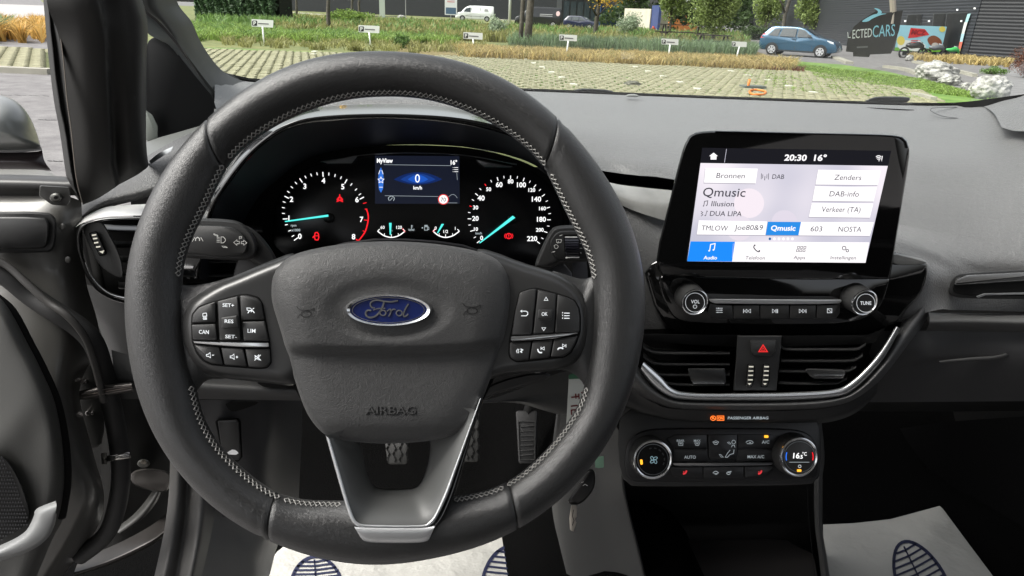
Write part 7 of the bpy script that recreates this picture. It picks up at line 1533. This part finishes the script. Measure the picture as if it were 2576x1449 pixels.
vehicle('parked_van', 'black panel van with pale stripes parked behind the two tree trunks', 'van', far(1354, 84, .1), math.radians(180-8), [(x*.98, z*1.06) for x, z in vprof], 1.95, (-1.7, 1.65), .34, BV, vw, [('pale_stripe', [(-1.6,1.35),(-.2,1.35),(-.2,1.40),(-1.6,1.40)], mat('pale_line', (.5,.5,.5), .5), .016), ('pale_stripe', [(-1.6,1.18),(-.2,1.18),(-.2,1.23),(-1.6,1.23)], mat('pale_line', 0), .016), ('door_badge', [(-2.2+.22*math.cos(k*.523), 1.5+.26*math.sin(k*.523)) for k in range(12)], mat('badge_pink', (.7,.5,.5), .5), .016)])
vehicle('parked_car', 'dark navy hatchback half hidden by grass near the blue container', 'car', far(1464, 88, .0), math.radians(-25), hprof, 1.7, (-1.25, 1.22), .30, mat('navy_car_paint', (.012,.017,.05), .3, coat=.6), hw)
vehicle('parked_van', 'pale blue van nose showing left of the dark banner', 'van', PG(2165, 112), math.radians(180+20), [(x*.8, z*.75) for x, z in vprof], 1.7, (-1.36, 1.32), .3, LGV, dict(belt=.85, side=[[(.44,.88),(1.2,.9),(.92,1.2),(.44,1.28)]], end=[('windscreen',1.3,1.02,.84,1.34,CGL)]))
# motorbike by the trailer
def bike(lab, u, v, col, s=1.0):
    g = PG(u, v); t = thing('parked_motorbike', lab, 'motorbike', g)
    for x in (-.62*s, .62*s): mb = MB(); mb.tube([(g.x+x+.3*s*math.cos(k*.393), g.y, .3*s+.3*s*math.sin(k*.393)) for k in range(16)], .06*s, 6, True); keep(mb.build('wheel', TYRE, None, smooth=True), t)
    mb = MB(); mb.tube([(g.x-.55*s,g.y,.75*s),(g.x-.2*s,g.y,.7*s),(g.x+.2*s,g.y,.8*s),(g.x+.5*s,g.y,.7*s),(g.x+.6*s,g.y,.45*s)], [.08*s,.16*s,.2*s,.14*s,.06*s], 10); keep(mb.build('body', mat('bike_'+lab[:5], col, .35), None, smooth=True), t)
    mb = MB(); mb.tube([(g.x+.62*s,g.y,.3*s),(g.x+.45*s,g.y,.95*s),(g.x+.35*s,g.y+.25,1.0*s)], .03, 6); keep(mb.build('fork', CHROMED, None), t)
bike('black motorbike standing under the painted trailer', *r4([(1610,500)])[0], (.02,.02,.02), .85); bike('grey motorbike lying right of the painted trailer', *r4([(1800,505)])[0], (.10,.11,.12), .75); bike('green and yellow motorbike beside the warehouse door', *r4([(1940,508)])[0], (.06,.38,.10), .65)
# picnic tables
WOOD = mat('weathered_wood', (.045,.036,.028), .8, var=(6, .2))
def ptable(lab, u, v, w, z, leg=.0):
    g = PG(u, v); t = thing('picnic_table', lab, 'picnic table', g)
    for k in range(4): mb = MB(); mb.box(g.x-w/2, g.x+w/2, g.y-.36+k*.19, g.y-.36+k*.19+.16, z-.05, z); keep(mb.build('top_board', WOOD, None), t)
    for s in (-1, 1): mb = MB(); mb.box(g.x-w/2, g.x+w/2, g.y+s*.75-.12, g.y+s*.75+.12, z*.6-.05, z*.6); keep(mb.build('seat_board', WOOD, None), t)
    for s in (-.38, .38):
        for q_ in (-1, 1): mb = MB(); mb.tube([(g.x+w*s, g.y+q_*.65, 0), (g.x+w*s, g.y+q_*.2, z-.05)], .05, 4); keep(mb.build('leg', WOOD, None), t)
        mb = MB(); mb.box(g.x+w*s-.04, g.x+w*s+.04, g.y-.85, g.y+.85, z*.6-.13, z*.6-.05); keep(mb.build('cross_beam', WOOD, None), t)
ptable('long weathered picnic table beyond the fifth parking sign', 1712, 108, 3.2, 1.15); ptable('low weathered picnic bench below the weeping tree', 1792, 125, 1.7, .75)
# rocks
def rock(lab, px, seed, cat='rock', m=None):
    xs = [p[0] for p in px]; ys = [p[1] for p in px]; cu, vb = (min(xs)+max(xs))/2, max(ys); g = PG(cu, vb-1); k = (g-CAM).dot(RM @ Vector((0,0,-1)))/F
    rx = (max(xs)-min(xs))/2*k; rz = (max(ys)-min(ys))*k/.97; rg = random.Random(seed); bm = bmesh.new(); bmesh.ops.create_icosphere(bm, subdivisions=5, radius=1)
    from mathutils import noise
    for v in bm.verts:
        p = v.co.copy(); f = 1+.22*noise.noise(p*1.7+Vector((seed,0,0)))+.14*noise.noise(p*4+Vector((seed,3,0)))+.09*abs(noise.noise(Vector((p.x*3,p.y*3,p.z*12))+Vector((seed,0,5))))+.05*noise.noise(p*13)
        z = p.z; v.co = Vector((p.x*rx*f, p.y*rx*.75*f, rz*.5*(z*f+.9)))
    me = bpy.data.meshes.new('rock'); bm.to_mesh(me); bm.free(); me.materials.append(m or ROCKM); o = link('boulder', me, smooth=True); o.location = g+Vector((0, rx*.5, -.02)); tag(o, lab, cat); return o
ROCKM = ground_mat('rock', (.10,.10,.095), (.55,.54,.50), 5, .85, 1.0, 22)
rock('broad grey boulder at the lawn edge, the farthest of the group', r4([(1690,540),(2030,700)]), 1); rock('low grey boulder leaning against the broad far one', r4([(1870,640),(2050,740)]), 2); rock('small dark stone between the boulders', r4([(2040,710),(2130,775)]), 3); rock('small pale stone left of the nearest boulder', r4([(2095,750),(2170,805)]), 4); rock('big pale boulder at the lawn tip, nearest to the car', r4([(2160,660),(2480,868)]), 5)
rock('pale stone lying near the road kerb below the trailer', r4([(1560,475),(1630,530)]), 6); rock('white stone at the meadow edge below the black van', r3([(820,195),(890,225)]), 7); rock('flat grey stone before the black warehouse', r2([(1600,118),(1665,158)]), 8); rock('white rounded stone before the black warehouse', r2([(1910,133),(1980,165)]), 9)
rock('dark grey stone block lying on the paving', r3([(1500,695),(1650,748)]), 12, m=ground_mat('dark_stone', (.07,.07,.055), (.17,.17,.13), 8))
# orange hose / lock lying on the paving
g = PG(1905, 236); oh = thing('orange_parking_lock', 'orange folded parking barrier lying on the paving', 'barrier', g); ORM = mat('orange_plastic', (.75,.20,.02), .4)
mb = MB(); a_ = PG(1880, 226); b_ = PY(1886, 199, a_.y); mb.tube([a_, b_], .03, 8); keep(mb.build('upright', ORM, None, smooth=True), oh)
mb = MB(); mb.tube([PG(u, v, .06) for u, v in cr([(1886,229),(1890,236),(1905,238),(1922,237),(1926,231),(1912,227),(1896,226)], 30, True)], .022, 8, True); keep(mb.build('loop', ORM, None, smooth=True), oh)
mb = MB(); c = PG(1895, 226); mb.box(c.x-.25, c.x+.25, c.y-.1, c.y+.2, 0, .09); keep(mb.build('base', mat('barrier_grey', (.12,.14,.12), .7), None), oh)
# fine gravel surface under the open door
grv = MB(); rg = random.Random(77)
for _ in range(4500):
    p = PG(rg.uniform(150, 460), rg.uniform(1345, 1460)); s = rg.uniform(.002,.0045); hh = s*.8; a_ = rg.uniform(0, 6.28)
    grv.add([p+Vector((s*math.cos(a_+k*2.09), s*math.sin(a_+k*2.09), 0)) for k in range(3)]+[p+Vector((0,0,hh))], [(0,1,3),(1,2,3),(2,0,3)])
o = grv.build('gravel', mat('gravel_stone', (.32,.31,.29), .8), kind='stuff', fix=False); tag(o, 'loose pale gravel grains on the asphalt below the open door', 'gravel')
